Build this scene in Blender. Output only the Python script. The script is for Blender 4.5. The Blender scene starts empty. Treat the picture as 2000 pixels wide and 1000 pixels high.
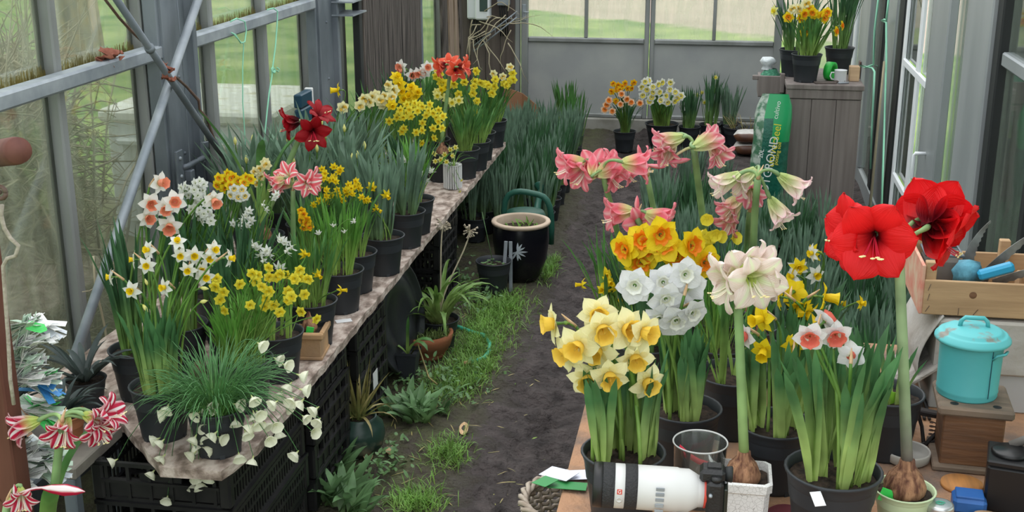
import bpy, math, random
from mathutils import Vector, Matrix, Quaternion
random.seed(7)
scene = bpy.context.scene
COL = scene.collection
# ---------------------------------------------------------------- camera
PIT, YAW, FPX, CH = math.radians(17.2), math.radians(9.4), 2412.0, 2.0
cd = bpy.data.cameras.new('camera'); cam = bpy.data.objects.new('camera', cd); COL.objects.link(cam)
cam.location = (0, 0, CH); cam.rotation_euler = (math.pi/2 - PIT, 0, YAW)
cd.sensor_width = 36; cd.lens = FPX/2000*36; cd.clip_end = 500; cd.clip_start = 0.05
scene.camera = cam
# ---------------------------------------------------------------- overcast daylight
w = bpy.data.worlds.new('overcast'); scene.world = w; w.use_nodes = True
bg = w.node_tree.nodes['Background']; bg.inputs[0].default_value = (0.93, 0.97, 1.0, 1); bg.inputs[1].default_value = 1.4
sl = bpy.data.lights.new('sun', 'SUN'); sl.energy = 0.9; sl.angle = math.radians(60); sl.color = (1, 0.98, 0.94)
so = bpy.data.objects.new('sun', sl); COL.objects.link(so); so.rotation_euler = (math.radians(-18), math.radians(-16), 0)
scene.view_settings.view_transform = 'Standard'; scene.view_settings.look = 'None'
scene.view_settings.exposure = 0.46; scene.view_settings.gamma = 1.0
try: scene.view_settings.use_curve_mapping = False
except Exception: pass
# ---------------------------------------------------------------- measuring helpers (photo pixel -> point on a real plane)
def ray(px, py):
    x = (px-1000)/FPX; y = -(py-500)/FPX
    f = math.cos(PIT)+y*math.sin(PIT); u = -math.sin(PIT)+y*math.cos(PIT)
    return Vector((-f*math.sin(YAW)+x*math.cos(YAW), f*math.cos(YAW)+x*math.sin(YAW), u))
def atz(px, py, z): r = ray(px, py); return Vector((0, 0, CH))+r*((z-CH)/r.z)
def aty(px, py, y): r = ray(px, py); return Vector((0, 0, CH))+r*(y/r.y)
def atx(px, py, x): r = ray(px, py); return Vector((0, 0, CH))+r*(x/r.x)
FWD = Vector((-math.sin(YAW), math.cos(YAW), 0)); RGT = Vector((math.cos(YAW), math.sin(YAW), 0)); UP = Vector((0, 0, 1))
def facing(az, el=0):
    a, e = math.radians(az), math.radians(el)
    return (-FWD*math.cos(a)+RGT*math.sin(a))*math.cos(e)+UP*math.sin(e)
def lerp(a, b, t): return a+(b-a)*t
def rnd(a, b): return random.uniform(a, b)
# ---------------------------------------------------------------- materials
M = {}
def nodes_of(name):
    m = bpy.data.materials.new(name); m.use_nodes = True; m.node_tree.nodes.clear()
    return m, m.node_tree.nodes, m.node_tree.links
def principled(n, l, col, rough, metal=0.0, spec=0.4):
    p = n.new('ShaderNodeBsdfPrincipled'); p.inputs['Roughness'].default_value = rough; p.inputs['Metallic'].default_value = metal
    p.inputs['Specular IOR Level'].default_value = spec
    if col is not None: p.inputs['Base Color'].default_value = (*col, 1)
    return p
def mat(name, col, rough=0.6, metal=0.0, col2=None, scale=8.0, stretch=(1, 1, 1), bump=0.0, bscale=None, lo=0.35, hi=0.65, spec=0.4, detail=5, col3=None):
    """plain surface; col2 mixes in by noise (stretched for grain), bump gives fine relief"""
    m, n, l = nodes_of(name); out = n.new('ShaderNodeOutputMaterial'); p = principled(n, l, col, rough, metal, spec); l.new(p.outputs[0], out.inputs[0])
    tc = n.new('ShaderNodeTexCoord'); mp = n.new('ShaderNodeMapping'); mp.inputs['Scale'].default_value = stretch; l.new(tc.outputs['Object'], mp.inputs[0])
    if col2 is not None:
        t = n.new('ShaderNodeTexNoise'); t.inputs['Scale'].default_value = scale; t.inputs['Detail'].default_value = detail; l.new(mp.outputs[0], t.inputs[0])
        r = n.new('ShaderNodeValToRGB'); r.color_ramp.elements[0].position = lo; r.color_ramp.elements[1].position = hi
        r.color_ramp.elements[0].color = (*col, 1); r.color_ramp.elements[1].color = (*col2, 1)
        if col3: e = r.color_ramp.elements.new((lo+hi)/2); e.color = (*col3, 1)
        l.new(t.outputs[0], r.inputs[0]); l.new(r.outputs[0], p.inputs['Base Color'])
    if bump:
        t2 = n.new('ShaderNodeTexNoise'); t2.inputs['Scale'].default_value = bscale or scale*2; t2.inputs['Detail'].default_value = 6; l.new(mp.outputs[0], t2.inputs[0])
        b = n.new('ShaderNodeBump'); b.inputs['Strength'].default_value = bump; b.inputs['Distance'].default_value = 0.01
        l.new(t2.outputs[0], b.inputs['Height']); l.new(b.outputs[0], p.inputs['Normal'])
    M[name] = m; return m
def leafmat(name, tip, base, trans=0.25, rough=0.45, p0=0.05, p1=0.55):
    """strap leaf: pale towards the bulb (UV v), light passing through"""
    m, n, l = nodes_of(name); out = n.new('ShaderNodeOutputMaterial'); p = principled(n, l, None, rough, 0, 0.35)
    uv = n.new('ShaderNodeUVMap'); s = n.new('ShaderNodeSeparateXYZ'); l.new(uv.outputs[0], s.inputs[0])
    r = n.new('ShaderNodeValToRGB'); r.color_ramp.elements[0].position = p0; r.color_ramp.elements[1].position = p1
    r.color_ramp.elements[0].color = (*base, 1); r.color_ramp.elements[1].color = (*tip, 1); l.new(s.outputs[1], r.inputs[0])
    t = n.new('ShaderNodeTexNoise'); t.inputs['Scale'].default_value = 14; tc = n.new('ShaderNodeTexCoord'); l.new(tc.outputs['Object'], t.inputs[0])
    h = n.new('ShaderNodeHueSaturation'); mr = n.new('ShaderNodeMapRange'); mr.inputs[1].default_value = 0.3; mr.inputs[2].default_value = 0.7; mr.inputs[3].default_value = 0.7; mr.inputs[4].default_value = 1.35
    l.new(t.outputs[0], mr.inputs[0]); l.new(mr.outputs[0], h.inputs['Value']); l.new(r.outputs[0], h.inputs['Color']); l.new(h.outputs[0], p.inputs['Base Color'])
    tr = n.new('ShaderNodeBsdfTranslucent'); l.new(h.outputs[0], tr.inputs[0]); mx = n.new('ShaderNodeMixShader'); mx.inputs[0].default_value = trans
    l.new(p.outputs[0], mx.inputs[1]); l.new(tr.outputs[0], mx.inputs[2]); l.new(mx.outputs[0], out.inputs[0]); M[name] = m; return m
def petalmat(name, col, throat=None, t0=0.05, t1=0.35, stripe=None, w0=0.10, w1=0.16, edge=None, veins=None, trans=0.3, rough=0.5):
    """petal: throat colour at the base (UV v), midrib stripe / veins across (UV u)"""
    m, n, l = nodes_of(name); out = n.new('ShaderNodeOutputMaterial'); p = principled(n, l, None, rough, 0, 0.3)
    uv = n.new('ShaderNodeUVMap'); s = n.new('ShaderNodeSeparateXYZ'); l.new(uv.outputs[0], s.inputs[0])
    rgb = n.new('ShaderNodeRGB'); rgb.outputs[0].default_value = (*col, 1); cur = rgb.outputs[0]
    a = n.new('ShaderNodeMath'); a.operation = 'SUBTRACT'; a.inputs[1].default_value = 0.5; l.new(s.outputs[0], a.inputs[0])
    b = n.new('ShaderNodeMath'); b.operation = 'ABSOLUTE'; l.new(a.outputs[0], b.inputs[0])
    def mixin(fac, c):
        nonlocal cur
        mx = n.new('ShaderNodeMix'); mx.data_type = 'RGBA'; l.new(fac, mx.inputs[0]); l.new(cur, mx.inputs[6]); mx.inputs[7].default_value = (*c, 1); cur = mx.outputs[2]
    def ramp(src, x0, x1, y0=0.0, y1=1.0):
        r = n.new('ShaderNodeMapRange'); r.inputs[1].default_value = x0; r.inputs[2].default_value = x1; r.inputs[3].default_value = y0; r.inputs[4].default_value = y1; l.new(src, r.inputs[0]); return r.outputs[0]
    if veins:
        wv = n.new('ShaderNodeTexWave'); wv.bands_direction = 'X'; wv.inputs['Scale'].default_value = 4.0; wv.inputs['Distortion'].default_value = 3.0; wv.inputs['Detail'].default_value = 2
        mpv = n.new('ShaderNodeMapping'); mpv.inputs['Scale'].default_value = (1.6, 0.35, 1); l.new(uv.outputs[0], mpv.inputs[0]); l.new(mpv.outputs[0], wv.inputs[0])
        f = ramp(wv.outputs[1], 0.55, 0.9, 0, 0.75); mixin(f, veins)
    if edge: mixin(ramp(b.outputs[0], 0.3, 0.48), edge)
    if stripe: mixin(ramp(b.outputs[0], w0, w1, 1, 0), stripe)
    if throat: mixin(ramp(s.outputs[1], t0, t1, 1, 0), throat)
    l.new(cur, p.inputs['Base Color'])
    tr = n.new('ShaderNodeBsdfTranslucent'); l.new(cur, tr.inputs[0]); mx = n.new('ShaderNodeMixShader'); mx.inputs[0].default_value = trans
    l.new(p.outputs[0], mx.inputs[1]); l.new(tr.outputs[0], mx.inputs[2]); l.new(mx.outputs[0], out.inputs[0])
    t = n.new('ShaderNodeTexNoise'); t.inputs['Scale'].default_value = 1.0; mp = n.new('ShaderNodeMapping'); mp.inputs['Scale'].default_value = (26, 2.5, 1); l.new(uv.outputs[0], mp.inputs[0]); l.new(mp.outputs[0], t.inputs[0])
    bp = n.new('ShaderNodeBump'); bp.inputs['Strength'].default_value = 0.6; bp.inputs['Distance'].default_value = 0.003; l.new(t.outputs[0], bp.inputs['Height']); l.new(bp.outputs[0], p.inputs['Normal'])
    M[name] = m; return m
def glassmat(name, tint, film, dirt, dirt_hi, refl=0.9, algae=None):
    """window glass with a film of dirt: clear + dusty diffuse/translucent + mirror reflection by angle"""
    m, n, l = nodes_of(name); out = n.new('ShaderNodeOutputMaterial'); tc = n.new('ShaderNodeTexCoord')
    tb = n.new('ShaderNodeBsdfTransparent'); tb.inputs[0].default_value = (*tint, 1)
    df = n.new('ShaderNodeBsdfDiffuse'); tl = n.new('ShaderNodeBsdfTranslucent'); df.inputs[0].default_value = (*film, 1); tl.inputs[0].default_value = (*film, 1)
    ds = n.new('ShaderNodeMixShader'); ds.inputs[0].default_value = 0.55; l.new(df.outputs[0], ds.inputs[1]); l.new(tl.outputs[0], ds.inputs[2])
    mp = n.new('ShaderNodeMapping'); mp.inputs['Scale'].default_value = (9, 9, 1.6); l.new(tc.outputs['Object'], mp.inputs[0])
    t = n.new('ShaderNodeTexNoise'); t.inputs['Scale'].default_value = 2.2; t.inputs['Detail'].default_value = 7; l.new(mp.outputs[0], t.inputs[0])
    mr = n.new('ShaderNodeMapRange'); mr.inputs[1].default_value = 0.3; mr.inputs[2].default_value = 0.75; mr.inputs[3].default_value = dirt; mr.inputs[4].default_value = dirt_hi; l.new(t.outputs[0], mr.inputs[0])
    mx = n.new('ShaderNodeMixShader'); l.new(mr.outputs[0], mx.inputs[0]); l.new(tb.outputs[0], mx.inputs[1]); l.new(ds.outputs[0], mx.inputs[2])
    gl = n.new('ShaderNodeBsdfGlossy'); gl.inputs['Roughness'].default_value = 0.03; fr = n.new('ShaderNodeFresnel'); fr.inputs[0].default_value = 1.5
    fm = n.new('ShaderNodeMath'); fm.operation = 'MULTIPLY'; fm.inputs[1].default_value = refl; l.new(fr.outputs[0], fm.inputs[0])
    m2 = n.new('ShaderNodeMixShader'); l.new(fm.outputs[0], m2.inputs[0]); l.new(mx.outputs[0], m2.inputs[1]); l.new(gl.outputs[0], m2.inputs[2])
    l.new(m2.outputs[0], out.inputs[0]); M[name] = m; return m
# ---------------------------------------------------------------- mesh builder
class MB:
    def __init__(s): s.v = []; s.f = []; s.m = []; s.uv = []; s.sm = []
    def add(s, vs, fs, mi=0, uvs=None, smooth=True):
        o = len(s.v); s.v += [tuple(p) for p in vs]; s.uv += (uvs if uvs else [(0.5, 0.5)]*len(vs))
        s.f += [tuple(i+o for i in f) for f in fs]; s.m += [mi]*len(fs); s.sm += [smooth]*len(fs); return s
    def box(s, a, b, mi=0, mtx=None):
        (x0, y0, z0), (x1, y1, z1) = a, b
        vs = [Vector(p) for p in ((x0, y0, z0), (x1, y0, z0), (x1, y1, z0), (x0, y1, z0), (x0, y0, z1), (x1, y0, z1), (x1, y1, z1), (x0, y1, z1))]
        if mtx is not None: vs = [mtx @ p for p in vs]
        return s.add(vs, [(0, 3, 2, 1), (4, 5, 6, 7), (0, 1, 5, 4), (1, 2, 6, 5), (2, 3, 7, 6), (3, 0, 4, 7)], mi, None, False)
    def bbox(s, a, b, bev=0.004, mi=0, mtx=None):
        """box with chamfered edges (8 corners x 3 verts)"""
        c = [(a[i]+b[i])/2 for i in range(3)]; h = [abs(b[i]-a[i])/2 for i in range(3)]; bev = min([bev]+[q*0.49 for q in h])
        vs = []; idx = {}
        for sx in (-1, 1):
            for sy in (-1, 1):
                for sz in (-1, 1):
                    for k in range(3):
                        p = [sx*h[0], sy*h[1], sz*h[2]]
                        for q in range(3):
                            if q != k: p[q] -= (sx, sy, sz)[q]*bev
                        idx[(sx, sy, sz, k)] = len(vs); p = Vector((p[0]+c[0], p[1]+c[1], p[2]+c[2])); vs.append(mtx @ p if mtx is not None else p)
        fs = []
        for k in range(3):
            u, w_ = (k+1) % 3, (k+2) % 3
            for sg in (-1, 1):
                q = []
                for (su, sw) in ((-1, -1), (1, -1), (1, 1), (-1, 1)):
                    t = [0, 0, 0]; t[k] = sg; t[u] = su; t[w_] = sw; q.append(idx[(*t, k)])
                fs.append(q if sg > 0 else q[::-1])
            for su in (-1, 1):
                for sw in (-1, 1):
                    t0 = [0, 0, 0]; t0[k] = -1; t0[u] = su; t0[w_] = sw; t1 = list(t0); t1[k] = 1
                    q = [idx[(*t0, u)], idx[(*t1, u)], idx[(*t1, w_)], idx[(*t0, w_)]]
                    fs.append(q if su*sw < 0 else q[::-1])
        for sx in (-1, 1):
            for sy in (-1, 1):
                for sz in (-1, 1):
                    q = [idx[(sx, sy, sz, k)] for k in range(3)]; fs.append(q if sx*sy*sz > 0 else q[::-1])
        return s.add(vs, fs, mi, None, False)
    def lathe(s, prof, seg=24, mi=0, mtx=None, cap0=False, cap1=False, wob=None, a0=0.0):
        vs = []; uvs = []
        for j, (r, z) in enumerate(prof):
            for i in range(seg):
                a = a0+2*math.pi*i/seg; rr = r*(1+(wob(i, j) if wob else 0)); p = Vector((rr*math.cos(a), rr*math.sin(a), z)); vs.append(mtx @ p if mtx is not None else p); uvs.append((i/seg, j/max(1, len(prof)-1)))
        fs = [(j*seg+i, j*seg+(i+1) % seg, (j+1)*seg+(i+1) % seg, (j+1)*seg+i) for j in range(len(prof)-1) for i in range(seg)]
        if cap0: fs.append(tuple(range(seg))[::-1])
        if cap1: fs.append(tuple((len(prof)-1)*seg+i for i in range(seg)))
        return s.add(vs, fs, mi, uvs)
    def tube(s, pts, r, seg=6, mi=0, caps=True):
        pts = [Vector(p) for p in pts]; n = len(pts); rs = r if isinstance(r, (list, tuple)) else [r]*n
        vs = []; uvs = []; ref = None
        for i, p in enumerate(pts):
            d = (pts[min(i+1, n-1)]-pts[max(i-1, 0)])
            d = d.normalized() if d.length > 1e-9 else Vector((0, 0, 1))
            if ref is None: ref = d.orthogonal().normalized()
            ref = (ref-d*ref.dot(d)); ref = ref.normalized() if ref.length > 1e-6 else d.orthogonal().normalized()
            bt = d.cross(ref)
            for k in range(seg):
                a = 2*math.pi*k/seg; vs.append(p+(ref*math.cos(a)+bt*math.sin(a))*rs[i]); uvs.append((k/seg, i/max(1, n-1)))
        fs = [(j*seg+i, j*seg+(i+1) % seg, (j+1)*seg+(i+1) % seg, (j+1)*seg+i) for j in range(n-1) for i in range(seg)]
        if caps: fs += [tuple(range(seg))[::-1], tuple((n-1)*seg+i for i in range(seg))]
        return s.add(vs, fs, mi, uvs)
    def grid(s, rows, mi=0, uvs=None, smooth=True):
        nr, nc = len(rows), len(rows[0]); vs = [p for r in rows for p in r]
        if uvs is None: uvs = [(j/(nc-1), i/(nr-1)) for i in range(nr) for j in range(nc)]
        return s.add(vs, [(i*nc+j, i*nc+j+1, (i+1)*nc+j+1, (i+1)*nc+j) for i in range(nr-1) for j in range(nc-1)], mi, uvs, smooth)
    def mesh(s, name, mats):
        me = bpy.data.meshes.new(name); me.from_pydata(s.v, [], s.f)
        for m in (mats if isinstance(mats, (list, tuple)) else [mats]): me.materials.append(M[m])
        me.polygons.foreach_set('material_index', s.m); me.polygons.foreach_set('use_smooth', s.sm)
        uvl = me.uv_layers.new(name='UVMap'); li = [0]*len(me.loops); me.loops.foreach_get('vertex_index', li)
        uvl.data.foreach_set('uv', [c for i in li for c in s.uv[i]]); me.update(); return me
    def build(s, name, mats, parent=None, loc=None): return link(name, s.mesh(name, mats), parent, loc)
def link(name, me, parent=None, loc=None):
    o = bpy.data.objects.new(name, me); COL.objects.link(o)
    if parent is not None: o.parent = parent
    if loc is not None: o.location = loc
    return o
def tag(o, label, cat, group=None):
    o['label'] = label; o['category'] = cat
    if group: o['group'] = group
    return o
def thing(name, label, cat, loc=(0, 0, 0), rz=0, group=None):
    o = bpy.data.objects.new(name, None); COL.objects.link(o); o.location = loc; o.rotation_euler = (0, 0, rz); o.empty_display_size = 0.05
    return tag(o, label, cat, group)
def structure(o): o['kind'] = 'structure'; return o
def stuff(o): o['kind'] = 'stuff'; return o
def copy_tree(o, parent=None):
    c = o.copy(); COL.objects.link(c); c.parent = parent
    for ch in list(o.children): copy_tree(ch, c)
    return c
def bez(p0, p1, p2, p3, n):
    r = []
    for i in range(n+1):
        t = i/n; u = 1-t; r.append(p0*(u**3)+p1*(3*u*u*t)+p2*(3*u*t*t)+p3*(t**3))
    return r
def wiggle(p0, p1, n, amp):
    p0, p1 = Vector(p0), Vector(p1); r = [p0]
    for i in range(1, n): r.append(lerp(p0, p1, i/n)+Vector((rnd(-amp, amp), rnd(-amp, amp), rnd(-amp, amp))))
    return r+[p1]
def textmesh(body, size, extrude=0.0005):
    c = bpy.data.curves.new('lettering', 'FONT'); c.body = body; c.size = size; c.extrude = extrude; c.align_x = 'CENTER'; c.align_y = 'CENTER'
    o = bpy.data.objects.new('lettering', c); COL.objects.link(o); bpy.context.view_layer.update()
    me = bpy.data.meshes.new_from_object(o.evaluated_get(bpy.context.evaluated_depsgraph_get())); bpy.data.objects.remove(o); return me
def lettering(name, body, size, m, parent, mtx):
    me = textmesh(body, size); me.materials.clear(); me.materials.append(M[m]); o = link(name, me, parent); o.matrix_local = mtx; return o
def frame_mtx(loc, xdir, ydir):
    x = Vector(xdir).normalized(); z = x.cross(Vector(ydir)).normalized(); y = z.cross(x)
    m = Matrix((x, y, z)).transposed().to_4x4(); m.translation = loc; return m
# palette
mat('pot_plastic', (0.024, 0.027, 0.032), 0.5, col2=(0.034, 0.038, 0.044), scale=6, spec=0.35)
mat('soil', (0.012, 0.008, 0.006), 0.95, col2=(0.055, 0.036, 0.024), scale=60, bump=1.0, bscale=90)
mat('terracotta', (0.36, 0.12, 0.05), 0.85, col2=(0.26, 0.10, 0.05), scale=7, bump=0.2, bscale=40)
mat('terracotta_pale', (0.50, 0.30, 0.15), 0.9, col2=(0.33, 0.21, 0.12), scale=9, bump=0.3, bscale=40)
mat('galvanized', (0.34, 0.37, 0.40), 0.55, 0.35, col2=(0.22, 0.25, 0.28), scale=10, bump=0.08)
mat('galvanized_dark', (0.20, 0.225, 0.25), 0.6, 0.3, col2=(0.11, 0.13, 0.15), scale=7, stretch=(1, 1, 0.4), bump=0.08)
mat('aluminium', (0.30, 0.31, 0.31), 0.5, 0.3, col2=(0.20, 0.21, 0.20), scale=5, stretch=(1, 1, 0.3))
mat('aluminium_grey', (0.33, 0.35, 0.36), 0.45, 0.25, col2=(0.26, 0.28, 0.29), scale=4, stretch=(1, 1, 0.3))
mat('rubber_black', (0.012, 0.014, 0.015), 0.6)
mat('white_bar', (0.75, 0.77, 0.80), 0.4)
mat('white_paint', (0.72, 0.72, 0.72), 0.5)
mat('old_plank', (0.018, 0.014, 0.012), 0.9, col2=(0.15, 0.125, 0.11), scale=7, stretch=(9, 9, 0.35), bump=1.0, bscale=9, lo=0.38, hi=0.66, detail=8)
mat('brown_wood', (0.18, 0.12, 0.085), 0.85, col2=(0.33, 0.25, 0.19), scale=5, stretch=(6, 6, 0.4), bump=0.5, bscale=10)
mat('grey_board', (0.15, 0.125, 0.115), 0.85, col2=(0.215, 0.185, 0.17), scale=4, stretch=(7, 7, 0.35), bump=0.2, bscale=14)
mat('door_panel', (0.33, 0.34, 0.345), 0.5, 0.15, col2=(0.40, 0.41, 0.40), scale=3.0, bump=0.05, bscale=120)
mat('crate_plastic', (0.006, 0.006, 0.007), 0.42, col2=(0.016, 0.015, 0.015), scale=14, spec=0.5)
mat('chipboard', (0.17, 0.125, 0.10), 0.9, col2=(0.56, 0.47, 0.41), scale=26, stretch=(1, .6, 1), bump=0.8, bscale=60, lo=0.36, hi=0.62, col3=(0.36, 0.28, 0.235))
mat('chipboard_orange', (0.40, 0.22, 0.125), 0.85, col2=(0.17, 0.12, 0.095), scale=8, bump=0.6, bscale=70, lo=0.44, hi=0.66, detail=10)
leafmat('leaf_green', (0.075, 0.195, 0.05), (0.36, 0.52, 0.13), p1=0.65)
leafmat('leaf_bright', (0.12, 0.30, 0.05), (0.38, 0.54, 0.13), p1=0.65)
leafmat('leaf_dark', (0.05, 0.125, 0.055), (0.22, 0.37, 0.10))
leafmat('leaf_blue', (0.145, 0.232, 0.160), (0.19, 0.30, 0.13), p1=0.4)
leafmat('leaf_big', (0.065, 0.175, 0.065), (0.46, 0.60, 0.18), p0=0.06, p1=0.75)
leafmat('grass_leaf', (0.16, 0.32, 0.06), (0.22, 0.30, 0.07))
leafmat('grass_fine', (0.085, 0.22, 0.075), (0.16, 0.34, 0.08))
leafmat('straw_leaf', (0.42, 0.34, 0.15), (0.30, 0.30, 0.09))
leafmat('weed_leaf', (0.14, 0.26, 0.11), (0.14, 0.24, 0.08))
leafmat('bromeliad', (0.055, 0.075, 0.072), (0.09, 0.11, 0.10), rough=0.5)
leafmat('stem', (0.11, 0.24, 0.045), (0.26, 0.40, 0.09))
leafmat('scape', (0.20, 0.32, 0.13), (0.28, 0.42, 0.15), trans=0.1)
leafmat('scape_grey', (0.27, 0.37, 0.20), (0.18, 0.16, 0.16), trans=0.1, p0=0.0, p1=0.4)
mat('spathe', (0.45, 0.28, 0.14), 0.8, col2=(0.60, 0.42, 0.25), scale=60)
petalmat('pet_white', (0.81, 0.82, 0.78), (0.80, 0.82, 0.55), 0.0, 0.3)
petalmat('pet_purewhite', (0.78, 0.79, 0.80), (0.80, 0.82, 0.62), 0.0, 0.2)
petalmat('pet_cream', (0.87, 0.83, 0.50), (0.86, 0.78, 0.28), 0.0, 0.35)
petalmat('pet_pale', (0.83, 0.80, 0.30), (0.80, 0.72, 0.10), 0.0, 0.4)
petalmat('pet_yellow', (0.86, 0.66, 0.018))
petalmat('pet_lemon', (0.86, 0.76, 0.07))
petalmat('pet_gold', (0.84, 0.54, 0.012))
petalmat('pet_peach', (0.86, 0.62, 0.42), (0.84, 0.40, 0.15), 0.0, 0.5)
petalmat('cor_yellow', (0.84, 0.60, 0.01))
petalmat('cor_lemon', (0.86, 0.72, 0.05))
petalmat('cor_apricot', (0.86, 0.58, 0.085))
petalmat('cor_orange', (0.86, 0.24, 0.008))
petalmat('cor_salmon', (0.82, 0.28, 0.17), (0.84, 0.52, 0.25), 0.0, 0.45)
petalmat('cor_coral', (0.78, 0.17, 0.12))
petalmat('cor_white', (0.86, 0.87, 0.80), (0.78, 0.76, 0.20), 0.0, 0.35)
petalmat('pet_hoop', (0.88, 0.88, 0.70), (0.62, 0.70, 0.20), 0.0, 0.42)
petalmat('am_pink', (0.84, 0.19, 0.25), (0.72, 0.72, 0.34), 0.08, 0.36, stripe=(0.86, 0.46, 0.48), w0=0.01, w1=0.16, edge=(0.85, 0.33, 0.38))
petalmat('am_rose', (0.76, 0.18, 0.25), (0.66, 0.72, 0.36), 0.15, 0.62, stripe=(0.84, 0.62, 0.60), w0=0.02, w1=0.18, edge=(0.84, 0.44, 0.48))
petalmat('am_shell', (0.86, 0.68, 0.66), (0.62, 0.70, 0.32), 0.12, 0.60, stripe=(0.84, 0.80, 0.66), w0=0.03, w1=0.2, edge=(0.86, 0.56, 0.6))
petalmat('am_stripe', (0.80, 0.14, 0.17), (0.72, 0.74, 0.34), 0.10, 0.40, stripe=(0.88, 0.78, 0.73), w0=0.05, w1=0.12, edge=(0.86, 0.5, 0.5))
petalmat('am_crimson', (0.52, 0.012, 0.055), (0.62, 0.70, 0.22), 0.12, 0.40, stripe=(0.88, 0.80, 0.80), w0=0.07, w1=0.12, edge=(0.84, 0.60, 0.62))
petalmat('am_red', (0.78, 0.012, 0.016), (0.16, 0.002, 0.008), 0.12, 0.5, trans=0.35)
petalmat('am_dark', (0.33, 0.004, 0.010), (0.05, 0.001, 0.003), 0.10, 0.5)
petalmat('am_coral', (0.80, 0.10, 0.045), (0.20, 0.01, 0.02), 0.08, 0.42, edge=(0.84, 0.30, 0.2))
petalmat('am_white', (0.86, 0.83, 0.74), (0.56, 0.66, 0.16), 0.10, 0.5, veins=(0.80, 0.36, 0.40), edge=(0.86, 0.72, 0.68), stripe=(0.80, 0.83, 0.60), w0=0.02, w1=0.14)
mat('anther', (0.80, 0.68, 0.35), 0.8); mat('filament_red', (0.62, 0.02, 0.05), 0.5); mat('filament_pale', (0.85, 0.78, 0.62), 0.5)
mat('bulb_skin', (0.10, 0.035, 0.02), 0.75, col2=(0.42, 0.22, 0.12), scale=34, stretch=(2.5, 2.5, 0.5), bump=1.0, bscale=40, lo=0.38, hi=0.64)
# ================================================================ THE SETTING
from mathutils import noise as mn
XL, XR, YB = -2.15, 1.0, 10.1
# trodden mud floor: real churned relief, greener strip beside the staging
def floor_material():
    m, n, l = nodes_of('mud'); out = n.new('ShaderNodeOutputMaterial'); p = principled(n, l, None, 0.8, 0, 0.35); l.new(p.outputs[0], out.inputs[0])
    g = n.new('ShaderNodeNewGeometry'); s = n.new('ShaderNodeSeparateXYZ'); l.new(g.outputs['Position'], s.inputs[0])
    t = n.new('ShaderNodeTexNoise'); t.inputs['Scale'].default_value = 13; t.inputs['Detail'].default_value = 10; l.new(g.outputs['Position'], t.inputs[0])
    r = n.new('ShaderNodeValToRGB'); r.color_ramp.elements[0].position = 0.3; r.color_ramp.elements[1].position = 0.72
    r.color_ramp.elements[0].color = (0.020, 0.015, 0.0145, 1); r.color_ramp.elements[1].color = (0.080, 0.064, 0.061, 1); l.new(t.outputs[0], r.inputs[0])
    r2 = n.new('ShaderNodeValToRGB'); r2.color_ramp.elements[0].position = 0.35; r2.color_ramp.elements[1].position = 0.65
    r2.color_ramp.elements[0].color = (0.060, 0.048, 0.036, 1); r2.color_ramp.elements[1].color = (0.085, 0.092, 0.040, 1); l.new(t.outputs[0], r2.inputs[0])
    a = n.new('ShaderNodeMath'); a.operation = 'MULTIPLY_ADD'; a.inputs[1].default_value = 0.5; l.new(t.outputs[0], a.inputs[0]); l.new(s.outputs[0], a.inputs[2])
    mr = n.new('ShaderNodeMapRange'); mr.inputs[1].default_value = -0.68; mr.inputs[2].default_value = -0.5; mr.inputs[3].default_value = 1; mr.inputs[4].default_value = 0; l.new(a.outputs[0], mr.inputs[0])
    mx = n.new('ShaderNodeMix'); mx.data_type = 'RGBA'; l.new(mr.outputs[0], mx.inputs[0]); l.new(r.outputs[0], mx.inputs[6]); l.new(r2.outputs[0], mx.inputs[7]); l.new(mx.outputs[2], p.inputs['Base Color'])
    t2 = n.new('ShaderNodeTexNoise'); t2.inputs['Scale'].default_value = 45; t2.inputs['Detail'].default_value = 6; l.new(g.outputs['Position'], t2.inputs[0])
    b = n.new('ShaderNodeBump'); b.inputs['Strength'].default_value = 1.0; b.inputs['Distance'].default_value = 0.03; l.new(t2.outputs[0], b.inputs['Height']); l.new(b.outputs[0], p.inputs['Normal']); M['mud'] = m
floor_material()
def floor_z(x, y):
    z = 0.022*mn.noise(Vector((x*2.1, y*2.1, 1)))
    d = abs(x+0.62)
    k = max(0.0, 1-d/0.5)
    z += k*(0.036*mn.noise(Vector((x*9, y*8, 4)))+0.030*mn.noise(Vector((x*24, y*18, 9))))-0.012*k
    return z-0.012
b = MB(); nx, ny = 170, 440
b.grid([[Vector((lerp(-2.2, 1.05, i/nx), lerp(1.3, 10.05, j/ny), floor_z(lerp(-2.2, 1.05, i/nx), lerp(1.3, 10.05, j/ny)))) for i in range(nx+1)] for j in range(ny+1)])
structure(b.build('floor', 'mud'))
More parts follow.
